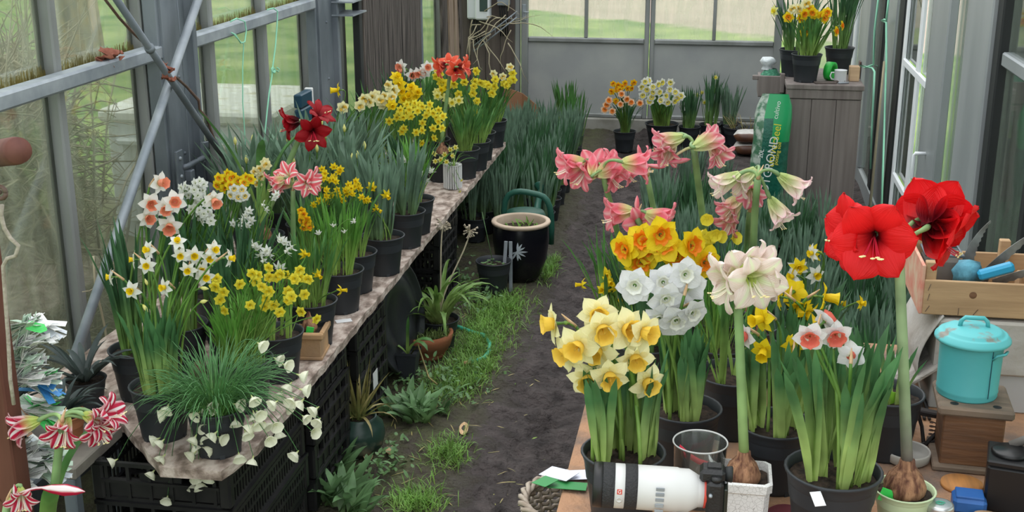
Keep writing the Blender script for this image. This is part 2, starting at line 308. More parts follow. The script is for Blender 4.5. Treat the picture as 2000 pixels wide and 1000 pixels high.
# outside: lawn and a ploughed field beyond
def lawn_material():
    m, n, l = nodes_of('lawn'); out = n.new('ShaderNodeOutputMaterial'); p = principled(n, l, None, 0.95, 0, 0.1); l.new(p.outputs[0], out.inputs[0])
    g = n.new('ShaderNodeNewGeometry'); s = n.new('ShaderNodeSeparateXYZ'); l.new(g.outputs['Position'], s.inputs[0])
    t = n.new('ShaderNodeTexNoise'); t.inputs['Scale'].default_value = 1.3; t.inputs['Detail'].default_value = 9; l.new(g.outputs['Position'], t.inputs[0])
    r = n.new('ShaderNodeValToRGB'); r.color_ramp.elements[0].position = 0.33; r.color_ramp.elements[1].position = 0.7
    r.color_ramp.elements[0].color = (0.085, 0.20, 0.035, 1); r.color_ramp.elements[1].color = (0.34, 0.42, 0.14, 1); l.new(t.outputs[0], r.inputs[0])
    r2 = n.new('ShaderNodeValToRGB'); r2.color_ramp.elements[0].color = (0.36, 0.28, 0.225, 1); r2.color_ramp.elements[1].color = (0.55, 0.45, 0.38, 1); l.new(t.outputs[0], r2.inputs[0])
    a = n.new('ShaderNodeMath'); a.operation = 'MULTIPLY_ADD'; a.inputs[1].default_value = 0.75; l.new(s.outputs[0], a.inputs[0]); l.new(s.outputs[1], a.inputs[2])
    a2 = n.new('ShaderNodeMath'); a2.operation = 'MULTIPLY_ADD'; a2.inputs[1].default_value = 1.5; l.new(t.outputs[0], a2.inputs[0]); l.new(a.outputs[0], a2.inputs[2])
    mr = n.new('ShaderNodeMapRange'); mr.inputs[1].default_value = 17.9; mr.inputs[2].default_value = 18.3; l.new(a2.outputs[0], mr.inputs[0])
    mx = n.new('ShaderNodeMix'); mx.data_type = 'RGBA'; l.new(mr.outputs[0], mx.inputs[0]); l.new(r.outputs[0], mx.inputs[6]); l.new(r2.outputs[0], mx.inputs[7]); l.new(mx.outputs[2], p.inputs['Base Color']); M['lawn'] = m
lawn_material()
b = MB(); b.grid([[Vector((lerp(-60, 60, i/40), lerp(-20, 100, j/40), -0.06)) for i in range(41)] for j in range(41)]); structure(b.build('ground', 'lawn'))
# glass
glassmat('glass_left', (0.96, 0.99, 0.95), (0.62, 0.66, 0.52), 0.05, 0.26, 0.55)
glassmat('glass_back', (0.97, 0.98, 0.96), (0.66, 0.68, 0.55), 0.22, 0.45, 0.6)
glassmat('glass_right', (0.90, 0.96, 0.92), (0.42, 0.47, 0.42), 0.14, 0.36, 1.0)
leafmat('moss_line', (0.16, 0.13, 0.035), (0.10, 0.08, 0.02), trans=0.1)
# ---- left glazed wall
bars = [1.84+0.635*i for i in range(14)]
b = MB(); b.bbox((XL-0.05, 1.4, -0.05), (XL+0.04, YB+0.1, 0.12), 0.01)
wl = structure(b.build('wall_left', 'galvanized_dark'))
bar = MB(); bar.bbox((-0.028, -0.022, 0), (0.028, 0.022, 2.3), 0.006, 0); bar.box((-0.022, -0.040, 0), (-0.012, -0.022, 2.3), 1)
bar_me = bar.mesh('glazing_bar', ['aluminium', 'rubber_black'])
pl = MB(); pl.box((-0.002, 0, 0), (0.002, 0.587, 1.225)); plm = pl.mesh('pane', 'glass_left')
ml = MB()
for i in range(340):
    y = 0.587*i/340; hgt = rnd(0.008, 0.06); ml.grid([[Vector((0.004, y-0.003, 0.0)), Vector((0.004, y+0.003, 0.0))], [Vector((0.004, y-0.001+rnd(-.002, .002), hgt)), Vector((0.004, y+0.001, hgt))]])
mlm = ml.mesh('moss_line', 'moss_line')
for y in bars: link('glazing_bar', bar_me, wl, (XL, y, 0.1))
for y in bars[:-1]:
    link('pane', plm, wl, (XL-0.012, y+0.024, 0.12)); p_ = link('pane', plm, wl, (XL-0.012, y+0.024, 1.35))
    stuff(link('moss_line', mlm, p_))
b = MB(); b.bbox((-2.115, 1.4, 1.332), (-2.055, 6.22, 1.386), 0.008); b.build('rail', 'galvanized', wl)
def ipost(y0, y1, x0=-2.115, x1=-2.03, nm='post'):
    b = MB(); b.bbox((x0, y0, 0.0), (x1-0.03, y1, 2.3), 0.004); b.box((x1-0.03, y0+0.02, 0.0), (x1-0.02, y1-0.015, 2.3)); b.bbox((x1-0.04, y1-0.035, 0), (x1+0.012, y1, 2.3), 0.004)
    for z in (0.35, 0.95, 1.25, 1.55): b.lathe([(0, 0.006), (0.006, 0.006), (0.007, 0)], 8, mtx=Matrix.Translation((x1-0.02, (y0+y1)/2, z)) @ Matrix.Rotation(math.pi/2, 4, 'Y'))
    return b.build(nm, 'galvanized_dark', wl)
ipost(4.36, 4.62); ipost(6.22, 6.50); ipost(8.15, 8.42)
b = MB(); b.box((-2.06, 6.46, 1.27), (-1.93, 6.72, 1.278)); b.box((-2.06, 6.46, 1.34), (-1.93, 6.72, 1.348)); b.box((-2.06, 6.46, 1.27), (-2.052, 6.72, 1.348)); b.build('channel_bracket', 'galvanized'); tag(bpy.data.objects['channel_bracket'], 'short galvanized channel bracket sticking out beside the second post', 'bracket')
# diagonal braces
p0, p1 = atx(402, -45, -1.985), atx(122, 765, -1.985)
b = MB(); b.tube([p0, lerp(p0, p1, .5), p1], 0.017, 10); tag(b.build('brace_tube', 'galvanized'), 'pale galvanized tube bracing the glass wall, slanting down past the post', 'brace')
p0, p1 = atx(208, -30, -1.955), atx(462, 345, -1.955)
b = MB(); b.tube([p0, lerp(p0, p1, .5), p1], 0.013, 8); b.tube([lerp(p0, p1, .27), lerp(p0, p1, .285)], 0.018, 8); tag(b.build('brace_rod', 'galvanized_dark'), 'dark grey steel rod crossing in front of the pale brace tube', 'brace')
# ---- back wall with the double door
b = MB(); b.bbox((XL-0.05, YB-0.06, -0.05), (XR+0.05, YB+0.12, 0.075), 0.01)
mat('concrete_sill', (0.33, 0.32, 0.29), 0.9, col2=(0.22, 0.21, 0.18), scale=7, bump=0.2)
wb = structure(b.build('wall_back', 'concrete_sill'))
d1 = MB()
for x0, x1, y0 in ((-1.645, -1.60, YB-0.03), (-1.59, -1.535, YB-0.05), (-0.585, -0.548, YB-0.045), (-0.542, -0.505, YB-0.035), (0.44, 0.50, YB-0.05)): d1.bbox((x0, y0, 0.075), (x1, YB+0.02, 2.3), 0.008)
for x0, x1 in ((-1.535, -0.585), (-0.505, 0.44)): d1.bbox((x0, YB-0.035, 0.685), (x1, YB+0.02, 0.725), 0.008); d1.bbox((x0, YB-0.035, 0.075), (x1, YB+0.02, 0.11), 0.008)
dr = structure(d1.build('door_1', 'aluminium'))
for x0, x1 in ((-1.535, -0.585), (-0.505, 0.44)):
    b = MB(); b.box((x0, YB-0.008, 0.11), (x1, YB+0.008, 0.685)); b.build('lower_panel', 'door_panel', dr)
    xm = (x0+x1)/2
    b = MB(); b.bbox((xm-0.014, YB-0.03, 0.725), (xm+0.014, YB+0.015, 2.3), 0.005); b.build('mullion', 'aluminium', dr)
    for a0, a1 in ((x0, xm-0.014), (xm+0.014, x1)):
        b = MB(); b.box((a0, YB-0.002, 0.725), (a1, YB+0.002, 2.3)); b.build('pane', 'glass_back', dr)
b = MB(); b.bbox((-1.578, YB-0.062, 0.86), (-1.548, YB-0.05, 0.99), 0.004); b.tube([(-1.563, YB-0.06, 0.93), (-1.563, YB-0.085, 0.93), (-1.52, YB-0.085, 0.93)], 0.006, 8); b.build('lock_plate', 'galvanized', dr)
for x0, x1 in ((0.52, 0.97),):
    b = MB(); b.box((x0, YB-0.002, 0.075), (x1, YB+0.002, 2.3)); b.build('pane', 'glass_back', wb)
    for x in (0.75, 0.96): bb = MB(); bb.bbox((x-0.018, YB-0.03, 0.075), (x+0.018, YB+0.02, 2.3), 0.005); bb.build('glazing_bar', 'aluminium', wb)
mat('brown_wall', (0.085, 0.066, 0.058), 0.9, col2=(0.125, 0.10, 0.088), scale=4, stretch=(6, 6, .5), bump=0.3)
for i in range(4):
    x0 = XL+0.01+i*0.125; b = MB(); b.bbox((x0, YB-0.02+rnd(-.004, .004), 0.075), (x0+0.121, YB+0.015, 2.3), 0.003); b.build('board', 'brown_wall', wb)
# ---- right glazed wall (sliding door pushed along it)
b = MB(); b.bbox((XR-0.02, 1.4, -0.05), (XR+0.08, YB+0.1, 0.10), 0.01)
wr = structure(b.build('wall_right', 'aluminium_grey'))
def vmember(y0, y1, m, x0=XR-0.03, x1=XR+0.03, z0=0.1, z1=2.3, par=wr, nm='stile'):
    b = MB(); b.bbox((x0, y0, z0), (x1, y1, z1), 0.006); return b.build(nm, m, par)
vmember(9.35, 9.45, 'white_bar', XR-0.02, nm='glazing_bar'); vmember(9.6, 9.8, 'aluminium_grey', nm='stile')
vmember(8.42, 8.95, 'aluminium_grey'); vmember(7.78, 7.9, 'rubber_black', XR-0.02, XR+0.02, nm='seal'); vmember(7.30, 7.68, 'aluminium_grey', XR-0.015); vmember(7.05, 7.16, 'rubber_black', XR-0.02, XR+0.02, nm='seal')
vmember(4.63, 5.08, 'aluminium_grey', XR-0.05); vmember(4.53, 4.62, 'rubber_black', XR-0.035, nm='seal'); vmember(3.0, 3.1, 'rubber_black', XR-0.02, nm='seal'); vmember(3.12, 3.5, 'aluminium_grey')
vmember(3.98, 4.04, 'rubber_black', XR-0.02, nm='seal')
b = MB(); b.bbox((XR-0.025, 3.5, 1.36), (XR+0.02, 4.52, 1.41), 0.006); b.build('rail', 'aluminium_grey', wr)
for y0, y1 in ((8.96, 10.0), (7.91, 8.41), (7.17, 7.29), (4.05, 4.52), (3.5, 3.97), (1.5, 2.99)):
    b = MB(); b.box((XR-0.004, y0, 0.1), (XR+0.004, y1, 2.3)); b.build('pane', 'glass_right', wr)
b = MB(); X2 = XR-0.035   # the sliding door leaf
b.bbox((X2-0.02, 5.44, 0.08), (X2+0.02, 5.86, 2.3), 0.006, 0); b.bbox((X2-0.02, 6.72, 0.08), (X2+0.02, 6.84, 2.3), 0.006, 1); b.bbox((X2-0.012, 6.60, 0.08), (X2+0.012, 6.68, 2.3), 0.004, 0)
dr2 = structure(b.build('door_2', ['aluminium_grey', 'rubber_black']))
for y0, y1, z0, z1 in ((6.60, 6.67, .08, 2.3), (6.12, 6.19, .08, 2.3)): b = MB(); b.bbox((X2-0.018, y0, z0), (X2-0.002, y1, z1), 0.003); b.build('glazing_bar', 'white_bar', dr2)
for z in (1.06, 0.46): b = MB(); b.bbox((X2-0.022, 5.86, z), (X2-0.004, 6.6, z+0.035), 0.003); b.build('glazing_bar', 'white_bar', dr2)
for y0, y1 in ((5.87, 6.12), (6.19, 6.6)):
    for z0, z1 in ((0.1, 0.46), (0.495, 1.06), (1.095, 2.3)): b = MB(); b.box((X2+0.002, y0, z0), (X2+0.006, y1, z1)); b.build('pane', 'glass_right', dr2)
b = MB(); b.box((XR-0.004, 5.09, .1), (XR+0.004, 5.5, 2.3)); b.build('pane', 'glass_right', wr)
b = MB(); b.tube([(X2-0.02, 5.66, 0.80), (X2-0.065, 5.66, 0.80), (X2-0.07, 5.66, 0.79), (X2-0.07, 5.66, 0.69), (X2-0.065, 5.66, 0.68), (X2-0.02, 5.66, 0.68)], 0.008, 8); b.build('handle', 'white_bar', dr2)
# lock strike with the green cord and the bamboo cane beside it
b = MB(); b.bbox((XR-0.042, 8.66, 0.49), (XR-0.032, 8.74, 0.78), 0.003); mat('rust', (0.10, 0.05, 0.035), 0.8, col2=(0.16, 0.12, 0.10), scale=30); b.build('strike_plate', 'rust', wr)
# ---- outside: cabinet, trunk, bramble hedge
mat('cabinet_white', (0.70, 0.73, 0.72), 0.6, col2=(0.58, 0.62, 0.60), scale=3)
mat('cabinet_lid', (0.80, 0.80, 0.74), 0.7, col2=(0.46, 0.42, 0.22), scale=9, stretch=(1, 3, 3), lo=0.52, hi=0.72)
yf = 6.35; c0 = aty(190, 238, yf); c1 = aty(535, 238, yf)
t = thing('electrical_cabinet', 'white electrical cabinet with a stained lid standing outside the glass', 'cabinet', (0, 0, 0))
bb = MB(); bb.bbox((c0.x+0.04, yf+0.03, -0.06), (c1.x-0.02, yf+0.92, c0.z), 0.01); body = bb.build('body', 'cabinet_white', t)
bb = MB(); bb.bbox((c0.x, yf, c0.z), (c1.x, yf+0.98, c0.z+0.07), 0.02); bb.build('lid', 'cabinet_lid', t)
xm = aty(300, 300, yf).x
bb = MB(); bb.bbox((xm-0.19, yf+0.0, 0.1), (xm+0.5, yf+0.03, c0.z-0.12), 0.008); dd = bb.build('door', 'cabinet_white', t)
bb = MB(); bb.bbox((xm-0.20, yf-0.05, c0.z-0.12), (xm+0.52, yf+0.03, c0.z-0.085), 0.012); bb.build('drip_strip', 'cabinet_white', t)
bb = MB(); bb.bbox((xm-0.165, yf-0.012, c0.z-0.33), (xm-0.125, yf, c0.z-0.26), 0.008); bb.build('lock', 'white_paint', dd)
tr_ = atz(158, 135, 0)
b = MB(); b.tube([tr_+Vector((0, 0, -0.1)), tr_+Vector((0.02, 0, 0.25)), tr_+Vector((0.0, 0, 1.0)), tr_+Vector((-.05, 0, 2.6))], [0.34, 0.25, 0.22, 0.2], 14)
mat('bark', (0.16, 0.14, 0.11), 0.95, col2=(0.34, 0.24, 0.12), scale=6, stretch=(3, 3, 1), bump=1.0, bscale=12); tag(b.build('tree_trunk', 'bark'), 'lichen-orange tree trunk on the lawn beyond the glass wall', 'tree')
mat('dry_twig', (0.52, 0.45, 0.32), 0.9, col2=(0.30, 0.26, 0.17), scale=3)
b = MB(); rs = random.Random(3)
for i in range(3400):
    x = -2.45-rs.random()*1.1; y = -x*rs.uniform(1.40, 1.73); z = rs.random()**1.1*1.2
    a = rs.uniform(0, 6.28); L = rs.uniform(.15, .6); p = Vector((x, y, max(0.0, z))); d = Vector((math.cos(a)*.5, math.sin(a), rs.uniform(-.5, .9))).normalized(); pts = [p]
    for k in range(4): p = p+d*L/4; d = (d+Vector((rs.uniform(-.4, .4), rs.uniform(-.4, .4), rs.uniform(-.5, .3)))).normalized(); pts.append(Vector((min(p.x, -2.35), p.y, p.z)))
    b.tube(pts, [0.0055, .005, .0045, .003, .002], 3, caps=False)
for i in range(26):
    x = -2.5-rs.random()*.6; p = Vector((x, -x*rs.uniform(1.45, 1.85), 0)); d = Vector((rs.uniform(-.1, .1), rs.uniform(-.5, .5), 1)).normalized(); pts = [p]
    for k in range(7): p = p+d*.24; d = (d+Vector((rs.uniform(-.12, .12), rs.uniform(-.3, .3), -.06))).normalized(); pts.append(Vector((min(p.x, -2.35), p.y, p.z)))
    b.tube(pts, [0.008, .007, .006, .006, .005, .004, .003, .002], 4, caps=False)
stuff(tag(b.build('bramble_hedge', 'dry_twig'), 'tangle of dry straw-coloured bramble twigs outside the glass wall', 'hedge'))
mat('dry_litter', (0.20, 0.19, 0.11), 1.0, col2=(0.13, 0.15, 0.06), scale=5, bump=0.8)
b = MB(); b.grid([[Vector((lerp(-5.2, -2.32, i/14), lerp(2.0, 6.9, j/24), 0.45*math.sin(math.pi*min(1, i/10))*abs(mn.noise(Vector((i*.4, j*.35, 0))))+0.0)) for i in range(15)] for j in range(25)]); structure(b.build('verge', 'dry_litter'))
# ---- old boards leaning inside the left wall
par = thing('plank_panel', 'panel of dark weathered upright planks standing against the left glass wall', 'planks', (-1.975, 7.45, 0))
for i in range(8):
    y0 = -0.68+i*0.17; b = MB(); b.bbox((-0.015+rnd(-.006, .006), y0, 0), (0.015, y0+0.166, 2.2+rnd(-.1, .1)), 0.004); b.build('plank', 'old_plank', par)
b = MB(); b.bbox((-0.03, -0.76, 0), (0.01, -0.70, 2.2), 0.004); b.build('edge_post', 'rubber_black', par)
for i, (y, dy, wd, m, lab) in enumerate(((9.05, .06, .16, 'old_plank', 'dark weathered plank leaning left of the warm brown planks'), (9.30, .10, .14, 'brown_wood', 'warm brown split plank leaning beside the blue tube'), (9.52, .16, .10, 'brown_wood', 'narrow brown plank slanting behind the orange amaryllis'), (9.70, .2, .10, 'old_plank', 'thin grey plank leaning next to the blue tube'))):
    b = MB(); mt = Matrix.Translation((-1.995, y, 0)) @ Matrix.Rotation(math.radians(4+2*i), 4, 'X'); b.bbox((-0.012, -wd/2, 0), (0.012, wd/2, 2.0), 0.004, mtx=mt); tag(b.build('leaning_plank', m), lab, 'plank')
# ================================================================ PLANTS: BUILDERS
CACHE = {}
def pot_profile(r, h): return [(0.0, 0.004), (0.70*r, 0.0), (0.725*r, 0.006), (0.90*r, 0.80*h), (0.92*r, 0.81*h), (0.935*r, 0.86*h), (0.985*r, 0.95*h), (1.01*r, 0.965*h), (1.02*r, 0.985*h), (0.995*r, 1.0*h), (0.945*r, 0.99*h), (0.92*r, 0.80*h), (0.88*r, 0.62*h)]
def pot_mesh(r=0.085, h=0.155, m='pot_plastic', seg=28):
    k = ('pot', r, h, m, seg)
    if k not in CACHE:
        b = MB(); b.lathe(pot_profile(r, h), seg)
        for i in range(6):
            a = i*math.pi/3; b.box((0.62*r, -0.007, -0.0), (0.735*r, 0.007, 0.012), 0, Matrix.Rotation(a, 4, 'Z'))
        CACHE[k] = b.mesh('pot', m)
    return CACHE[k]
def soil_mesh(r=0.085, h=0.155, lvl=0.86):
    k = ('soil', r, h, lvl)
    if k not in CACHE:
        b = MB(); n = 9; rr = 0.905*r; prof = [(rr*i/n, lvl*h) for i in range(n, -1, -1)]
        b.lathe(prof, 22); b.v = [(x, y, z+0.007*mn.noise(Vector((x*70, y*70, r*9)))) for x, y, z in b.v]; CACHE[k] = b.mesh('soil', 'soil')
    return CACHE[k]
def leaf_ribbon(b, base, az, lean, L, W, droop, twist=0.0, n=7, mi=0, fold=0.25, tipp=0.22):
    """strap leaf: grows from base, leans out towards az and bows over"""
    p = Vector(base); rows = []; out = Vector((math.cos(az), math.sin(az), 0)); side0 = Vector((-math.sin(az), math.cos(az), 0)); ph = rnd(-.25, .25)
    for i in range(n+1):
        s = i/n; tilt = lean+droop*s*s+0.10*math.sin(6*s+ph*9)*0.5
        d = out*math.sin(tilt)+UP*math.cos(tilt)
        if i: p = p+d*(L/n)
        tw = twist*s+ph; nrm = (out*math.cos(tilt)-UP*math.sin(tilt)); sd = side0*math.cos(tw)+nrm*math.sin(tw); nn = nrm*math.cos(tw)-side0*math.sin(tw)
        w = W*(0.62+0.38*min(1, s*4))*(1 if s < 1-tipp else max(0.02, 1-((s-1+tipp)/tipp)**2))
        rows.append([p-sd*w*0.5, p-nn*w*fold*(-1), p+sd*w*0.5])
    b.grid(rows, mi, [(j/2, i/n) for i in range(n+1) for j in range(3)])
def petal_rows(prof, width, nr=8, nc=5, cup=0.15, ruf=0.0, seed=0):
    """prof(s)->(radius, height); width(s)->half width; returns rows for a petal along +X"""
    rs = random.Random(seed); ph = rs.uniform(0, 6); rows = []
    for i in range(nr+1):
        s = i/nr; r, z = prof(s); w_ = width(s); row = []
        for j in range(nc):
            t = 2*j/(nc-1)-1; row.append(Vector((r*(1-0.04*t*t), w_*t, z+cup*w_*t*t+ruf*math.sin(ph+5*t+9*s)*s*abs(t))))
        rows.append(row)
    return rows
VAR = dict(   # daffodils: petal, corona material; W petal half width, rf reflex (tip height), ch/cr corona height and mouth radius
    white_yellow=dict(p='pet_white', c='cor_yellow', W=.30, rf=-.05, ch=.52, cr=.30, tip=1.0),
    white_pink=dict(p='pet_white', c='cor_salmon', W=.36, rf=.05, ch=.78, cr=.40, tip=.8),
    white_coral=dict(p='pet_purewhite', c='cor_coral', W=.44, rf=.05, ch=.50, cr=.46, tip=.6),
    pale_trumpet=dict(p='pet_cream', c='cor_apricot', W=.42, rf=.05, ch=.62, cr=.40, tip=.55),
    pure_white=dict(p='pet_purewhite', c='cor_white', W=.50, rf=.05, ch=.30, cr=.34, tip=.55),
    yellow_orange=dict(p='pet_yellow', c='cor_orange', W=.48, rf=.06, ch=.34, cr=.40, tip=.4, fr=.16),
    yellow_trumpet=dict(p='pet_yellow', c='cor_yellow', W=.36, rf=-.10, ch=.95, cr=.36, tip=.9),
    yellow_small=dict(p='pet_yellow', c='cor_yellow', W=.30, rf=-.15, ch=.60, cr=.34, tip=.9),
    cyclamin=dict(p='pet_yellow', c='cor_yellow', W=.26, rf=-.45, ch=.95, cr=.30, tip=.9),
    double_yellow=dict(p='pet_lemon', c='pet_yellow', W=.44, rf=.1, ch=.3, cr=.3, tip=.5, dbl=True),
    double_cream=dict(p='pet_cream', c='cor_apricot', W=.44, rf=.1, ch=.3, cr=.3, tip=.5, dbl=True),
    double_gold=dict(p='pet_gold', c='cor_orange', W=.46, rf=.1, ch=.3, cr=.3, tip=.5, dbl=True),
    tazetta_white=dict(p='pet_white', c='cor_white', W=.36, rf=0, ch=.2, cr=.26, tip=.7),
    tazetta_orange=dict(p='pet_white', c='cor_apricot', W=.44, rf=.0, ch=.22, cr=.34, tip=.5),
    tazetta_gold=dict(p='pet_yellow', c='cor_orange', W=.42, rf=.0, ch=.22, cr=.32, tip=.5),
    thalia=dict(p='pet_white', c='cor_white', W=.26, rf=-.35, ch=.40, cr=.28, tip=.95),
    jonquil=dict(p='pet_lemon', c='cor_yellow', W=.34, rf=-.05, ch=.30, cr=.30, tip=.8),
    pale_small=dict(p='pet_pale', c='cor_lemon', W=.34, rf=-.05, ch=.4, cr=.3, tip=.7),
    peach=dict(p='pet_peach', c='cor_orange', W=.50, rf=.08, ch=.36, cr=.42, tip=.4),
    ice=dict(p='pet_white', c='cor_lemon', W=.44, rf=.02, ch=.30, cr=.42, tip=.6),
    yellow_pale=dict(p='pet_pale', c='cor_yellow', W=.38, rf=.0, ch=.5, cr=.36, tip=.7),
)
def daff_petal(v, seed=0):
    W, rf, tip = v['W'], v['rf'], v['tip']
    prof = lambda s: (0.10+0.90*s, 0.02+rf*s**1.6+0.05*math.sin(math.pi*s))
    def width(s): return max(0.015, W*(math.sin(math.pi*min(1, (0.08+0.92*s)**(0.75+0.1*tip)))**(0.55+0.35*tip)))
    return petal_rows(prof, width, 7, 5, 0.22, 0.03, seed)
def corona(b, v, mi=0, seed=0):
    rs = random.Random(seed); ch, cr = v['ch'], v['cr']; fr = v.get('fr', .08); seg = 24; ph = rs.uniform(0, 6)
    pr = [(.10, .0), (cr*.62, ch*.12), (cr*.78, ch*.45), (cr*.82, ch*.75), (cr*.98, ch*.93), (cr*1.12, ch*1.0)]
    b.lathe(pr, seg, mi, wob=lambda i, j: (fr*math.sin(i*math.pi*2/seg*6+ph) if j >= 4 else 0)+(0.5*fr*math.sin(i*2.6+ph) if j == 5 else 0))
    b.lathe([(0.0, 0.02), (cr*.60, ch*.14)], 12, mi)
    b.tube([Vector((0, 0, 0.02)), Vector((0, 0, ch*0.7))], [0.03, 0.045], 5, mi)
def dbl_center(b, seed, mi0=0, mi1=1):
    rs = random.Random(seed)
    for k in range(14):
        a = rs.uniform(0, 6.28); L = rs.uniform(.35, .75); h = rs.uniform(.15, .5); q = Matrix.Rotation(a, 3, 'Z')
        rows = petal_rows(lambda s: (0.06+L*s*(1-.25*s), 0.05+h*math.sin(2.0*s)), lambda s: 0.24*math.sin(math.pi*(.12+.80*s)), 4, 3, 0.4, 0.05, seed+k)
        b.grid([[q @ p for p in r] for r in rows], mi0 if k % 3 else mi1)
def daff_meshes(var, lod, k):
    key = (var, lod, k)
    if key in CACHE: return CACHE[key]
    v = VAR[var]; res = {}
    tb = MB(); tb.tube([Vector((0, 0, -.62)), Vector((0, 0, -.45)), Vector((0, 0, -.36)), Vector((0, 0, -.1)), Vector((0, 0, .03))], [.06, .10, .06, .075, .14], 8)
    res['tube'] = tb.mesh('flower', 'stem')
    if lod == 1:
        b = MB(); b.grid(daff_petal(v, k)); res['petal'] = b.mesh('petal', v['p'])
        b = MB(); b.grid([[Vector((p.x*.97, p.y*.82, p.z-.03)) for p in r] for r in daff_petal(v, k+50)]); res['petal2'] = b.mesh('petal', v['p'])
    b = MB()
    for i in range(6):
        q = Matrix.Rotation(i*math.pi/3+rnd(-.06, .06), 3, 'Z'); dz = -.03 if i % 2 else 0
        b.grid([[q @ Vector((p.x, p.y*(.85 if i % 2 else 1), p.z+dz)) for p in r] for r in daff_petal(v, k+i)])
    b.tube([Vector((0, 0, -.62)), Vector((0, 0, -.45)), Vector((0, 0, -.36)), Vector((0, 0, .03))], [.06, .10, .06, .13], 6, 1)
    res['all'] = b.mesh('flower', [v['p'], 'stem'])
    b = MB()
    if v.get('dbl'): dbl_center(b, k*31+5, 0, 1)
    else: corona(b, v, 0, k)
    res['cor'] = b.mesh('corona', [v['p'], v['c']] if v.get('dbl') else [v['c']])
    CACHE[key] = res; return res
def flower_rot(d, roll=None):
    q = Vector(d).to_track_quat('Z', 'Y'); return q @ Quaternion((0, 0, 1), rnd(0, 6.28) if roll is None else roll)
def put_flower(parent, pos, d, R, var, lod):
    k = random.randrange(3); ms = daff_meshes(var, lod, k); q = flower_rot(d); cn = 'inner_petals' if VAR[var].get('dbl') else 'corona'
    if lod == 1:
        f = link('flower', ms['tube'], parent)
        for i in range(6):
            p = link('petal', ms['petal2'] if i % 2 else ms['petal'], f); p.rotation_euler = (rnd(-.08, .08), rnd(-.12, .10), i*math.pi/3+rnd(-.07, .07))
        link(cn, ms['cor'], f)
    else:
        f = link('flower', ms['all'], parent); link(cn, ms['cor'], f)
    f.location = pos; f.rotation_mode = 'QUATERNION'; f.rotation_quaternion = q; f.scale = (R, R, R)
    return f
def stem_pts(base, pos, d, R, n=9):
    d = Vector(d).normalized(); e = Vector(pos)-d*R*0.60; H = e.z-base.z
    return bez(base, base+Vector((0, 0, H*.55)), e-d*min(.05, H*.3)+Vector((0, 0, -.015)), e, n)
GROUNDS = {}
def potted(name, label, base, rim=0.085, h=0.155, leaves=(40, .34, .012, 'leaf_green'), flowers=(), lod=2, spread=0.55, lean=(0.05, 0.35), droop=(0.0, 0.5), group=None, cat='potted plant', leaf_obj=False, potm='pot_plastic', buds=(), lvl=.86, stemr=.0028, pot=True, rot=0, seg=28, extra=None):
    """one potted plant: pot, soil, leaves, stems, flowers (world positions given for flowers)"""
    base = Vector(base); t = thing(name, label, cat, base, 0, group)
    if pot: link('pot', pot_mesh(rim, h, potm, seg), t); link('soil', soil_mesh(rim, h, lvl), t)
    zs = lvl*h-.006 if pot else 0
    n, L, W, lm = leaves
    b = MB(); clumps = [(rnd(0, 6.28), spread*rim*math.sqrt(rnd(0.05, 1))) for _ in range(max(3, n//5))]
    for i in range(n):
        ca, cr = clumps[i % len(clumps)]; bx = Vector((cr*math.cos(ca)+rnd(-.008, .008), cr*math.sin(ca)+rnd(-.008, .008), zs))
        az = ca+rnd(-1.3, 1.3) if cr > .02 else rnd(0, 6.28)
        bb = MB() if leaf_obj else b
        leaf_ribbon(bb, bx, az, rnd(*lean)*(.4+.8*cr/max(.01, spread*rim)), L*rnd(.72, 1.08), W*rnd(.8, 1.2), rnd(*droop), rnd(-.9, .9), 8 if leaf_obj else 6)
        if leaf_obj: bb.build('leaf', lm, t)
    if n and not leaf_obj: stuff(b.build('foliage', lm, t))
    sb = MB()
    for (pos, d, R, var) in flowers:
        lp = Vector(pos)-base; a = rnd(0, 6.28); rr = spread*rim*math.sqrt(random.random())
        b0 = Vector((rr*math.cos(a)*.8+.15*lp.x, rr*math.sin(a)*.8+.15*lp.y, zs)); mx = spread*rim*1.1
        if Vector((b0.x, b0.y)).length > mx: k_ = mx/Vector((b0.x, b0.y)).length; b0.x *= k_; b0.y *= k_
        put_flower(t, lp, d, R, var, lod)
        pts = stem_pts(b0, lp, d, R)
        if lod == 1:
            q = MB(); q.tube(pts, [stemr*1.25]*5+[stemr]*(len(pts)-5), 6); q.build('stem', 'stem', t)
            q = MB(); e = pts[-2]; q.tube([e, e+(pts[-1]-e)*.9+Vector((0, 0, .004)), e+(pts[-1]-e)*2+Vector((0, 0, .010))], [.004, .0035, .001], 5); q.build('spathe', 'spathe', t)
        else: sb.tube(pts, stemr, 4, caps=False)
    for (pos, d, R) in buds:
        lp = Vector(pos)-base; b0 = Vector((lp.x*.2+rnd(-.02, .02), lp.y*.2+rnd(-.02, .02), zs)); d = Vector(d).normalized(); pts = stem_pts(b0, lp, d, R)
        sb.tube(pts, stemr, 4, caps=False)
        q = MB(); q.tube([lp-d*R*.7, lp-d*R*.3, lp+d*R*.2, lp+d*R], [R*.12, R*.3, R*.36, R*.05], 7); q.build('bud', extra or 'pet_pale', t)
    if sb.f: stuff(sb.build('stems', 'stem', t))
    return t
def fl(pts, y, var, R, jit=.03, el=(-12, 12), az=(-35, 35)):
    """photo points -> flowers standing at depth y (with scatter); point may carry its own facing (px,py,az[,el])"""
    r = []
    for p in pts:
        yy = y+rnd(-jit, jit); v = p[4] if len(p) > 4 else var
        a = p[2] if len(p) > 2 and p[2] is not None else rnd(*az); e = p[3] if len(p) > 3 and p[3] is not None else rnd(*el)
        r.append((aty(p[0], p[1], yy), facing(a, e), R*rnd(.92, 1.08), v))
    return r
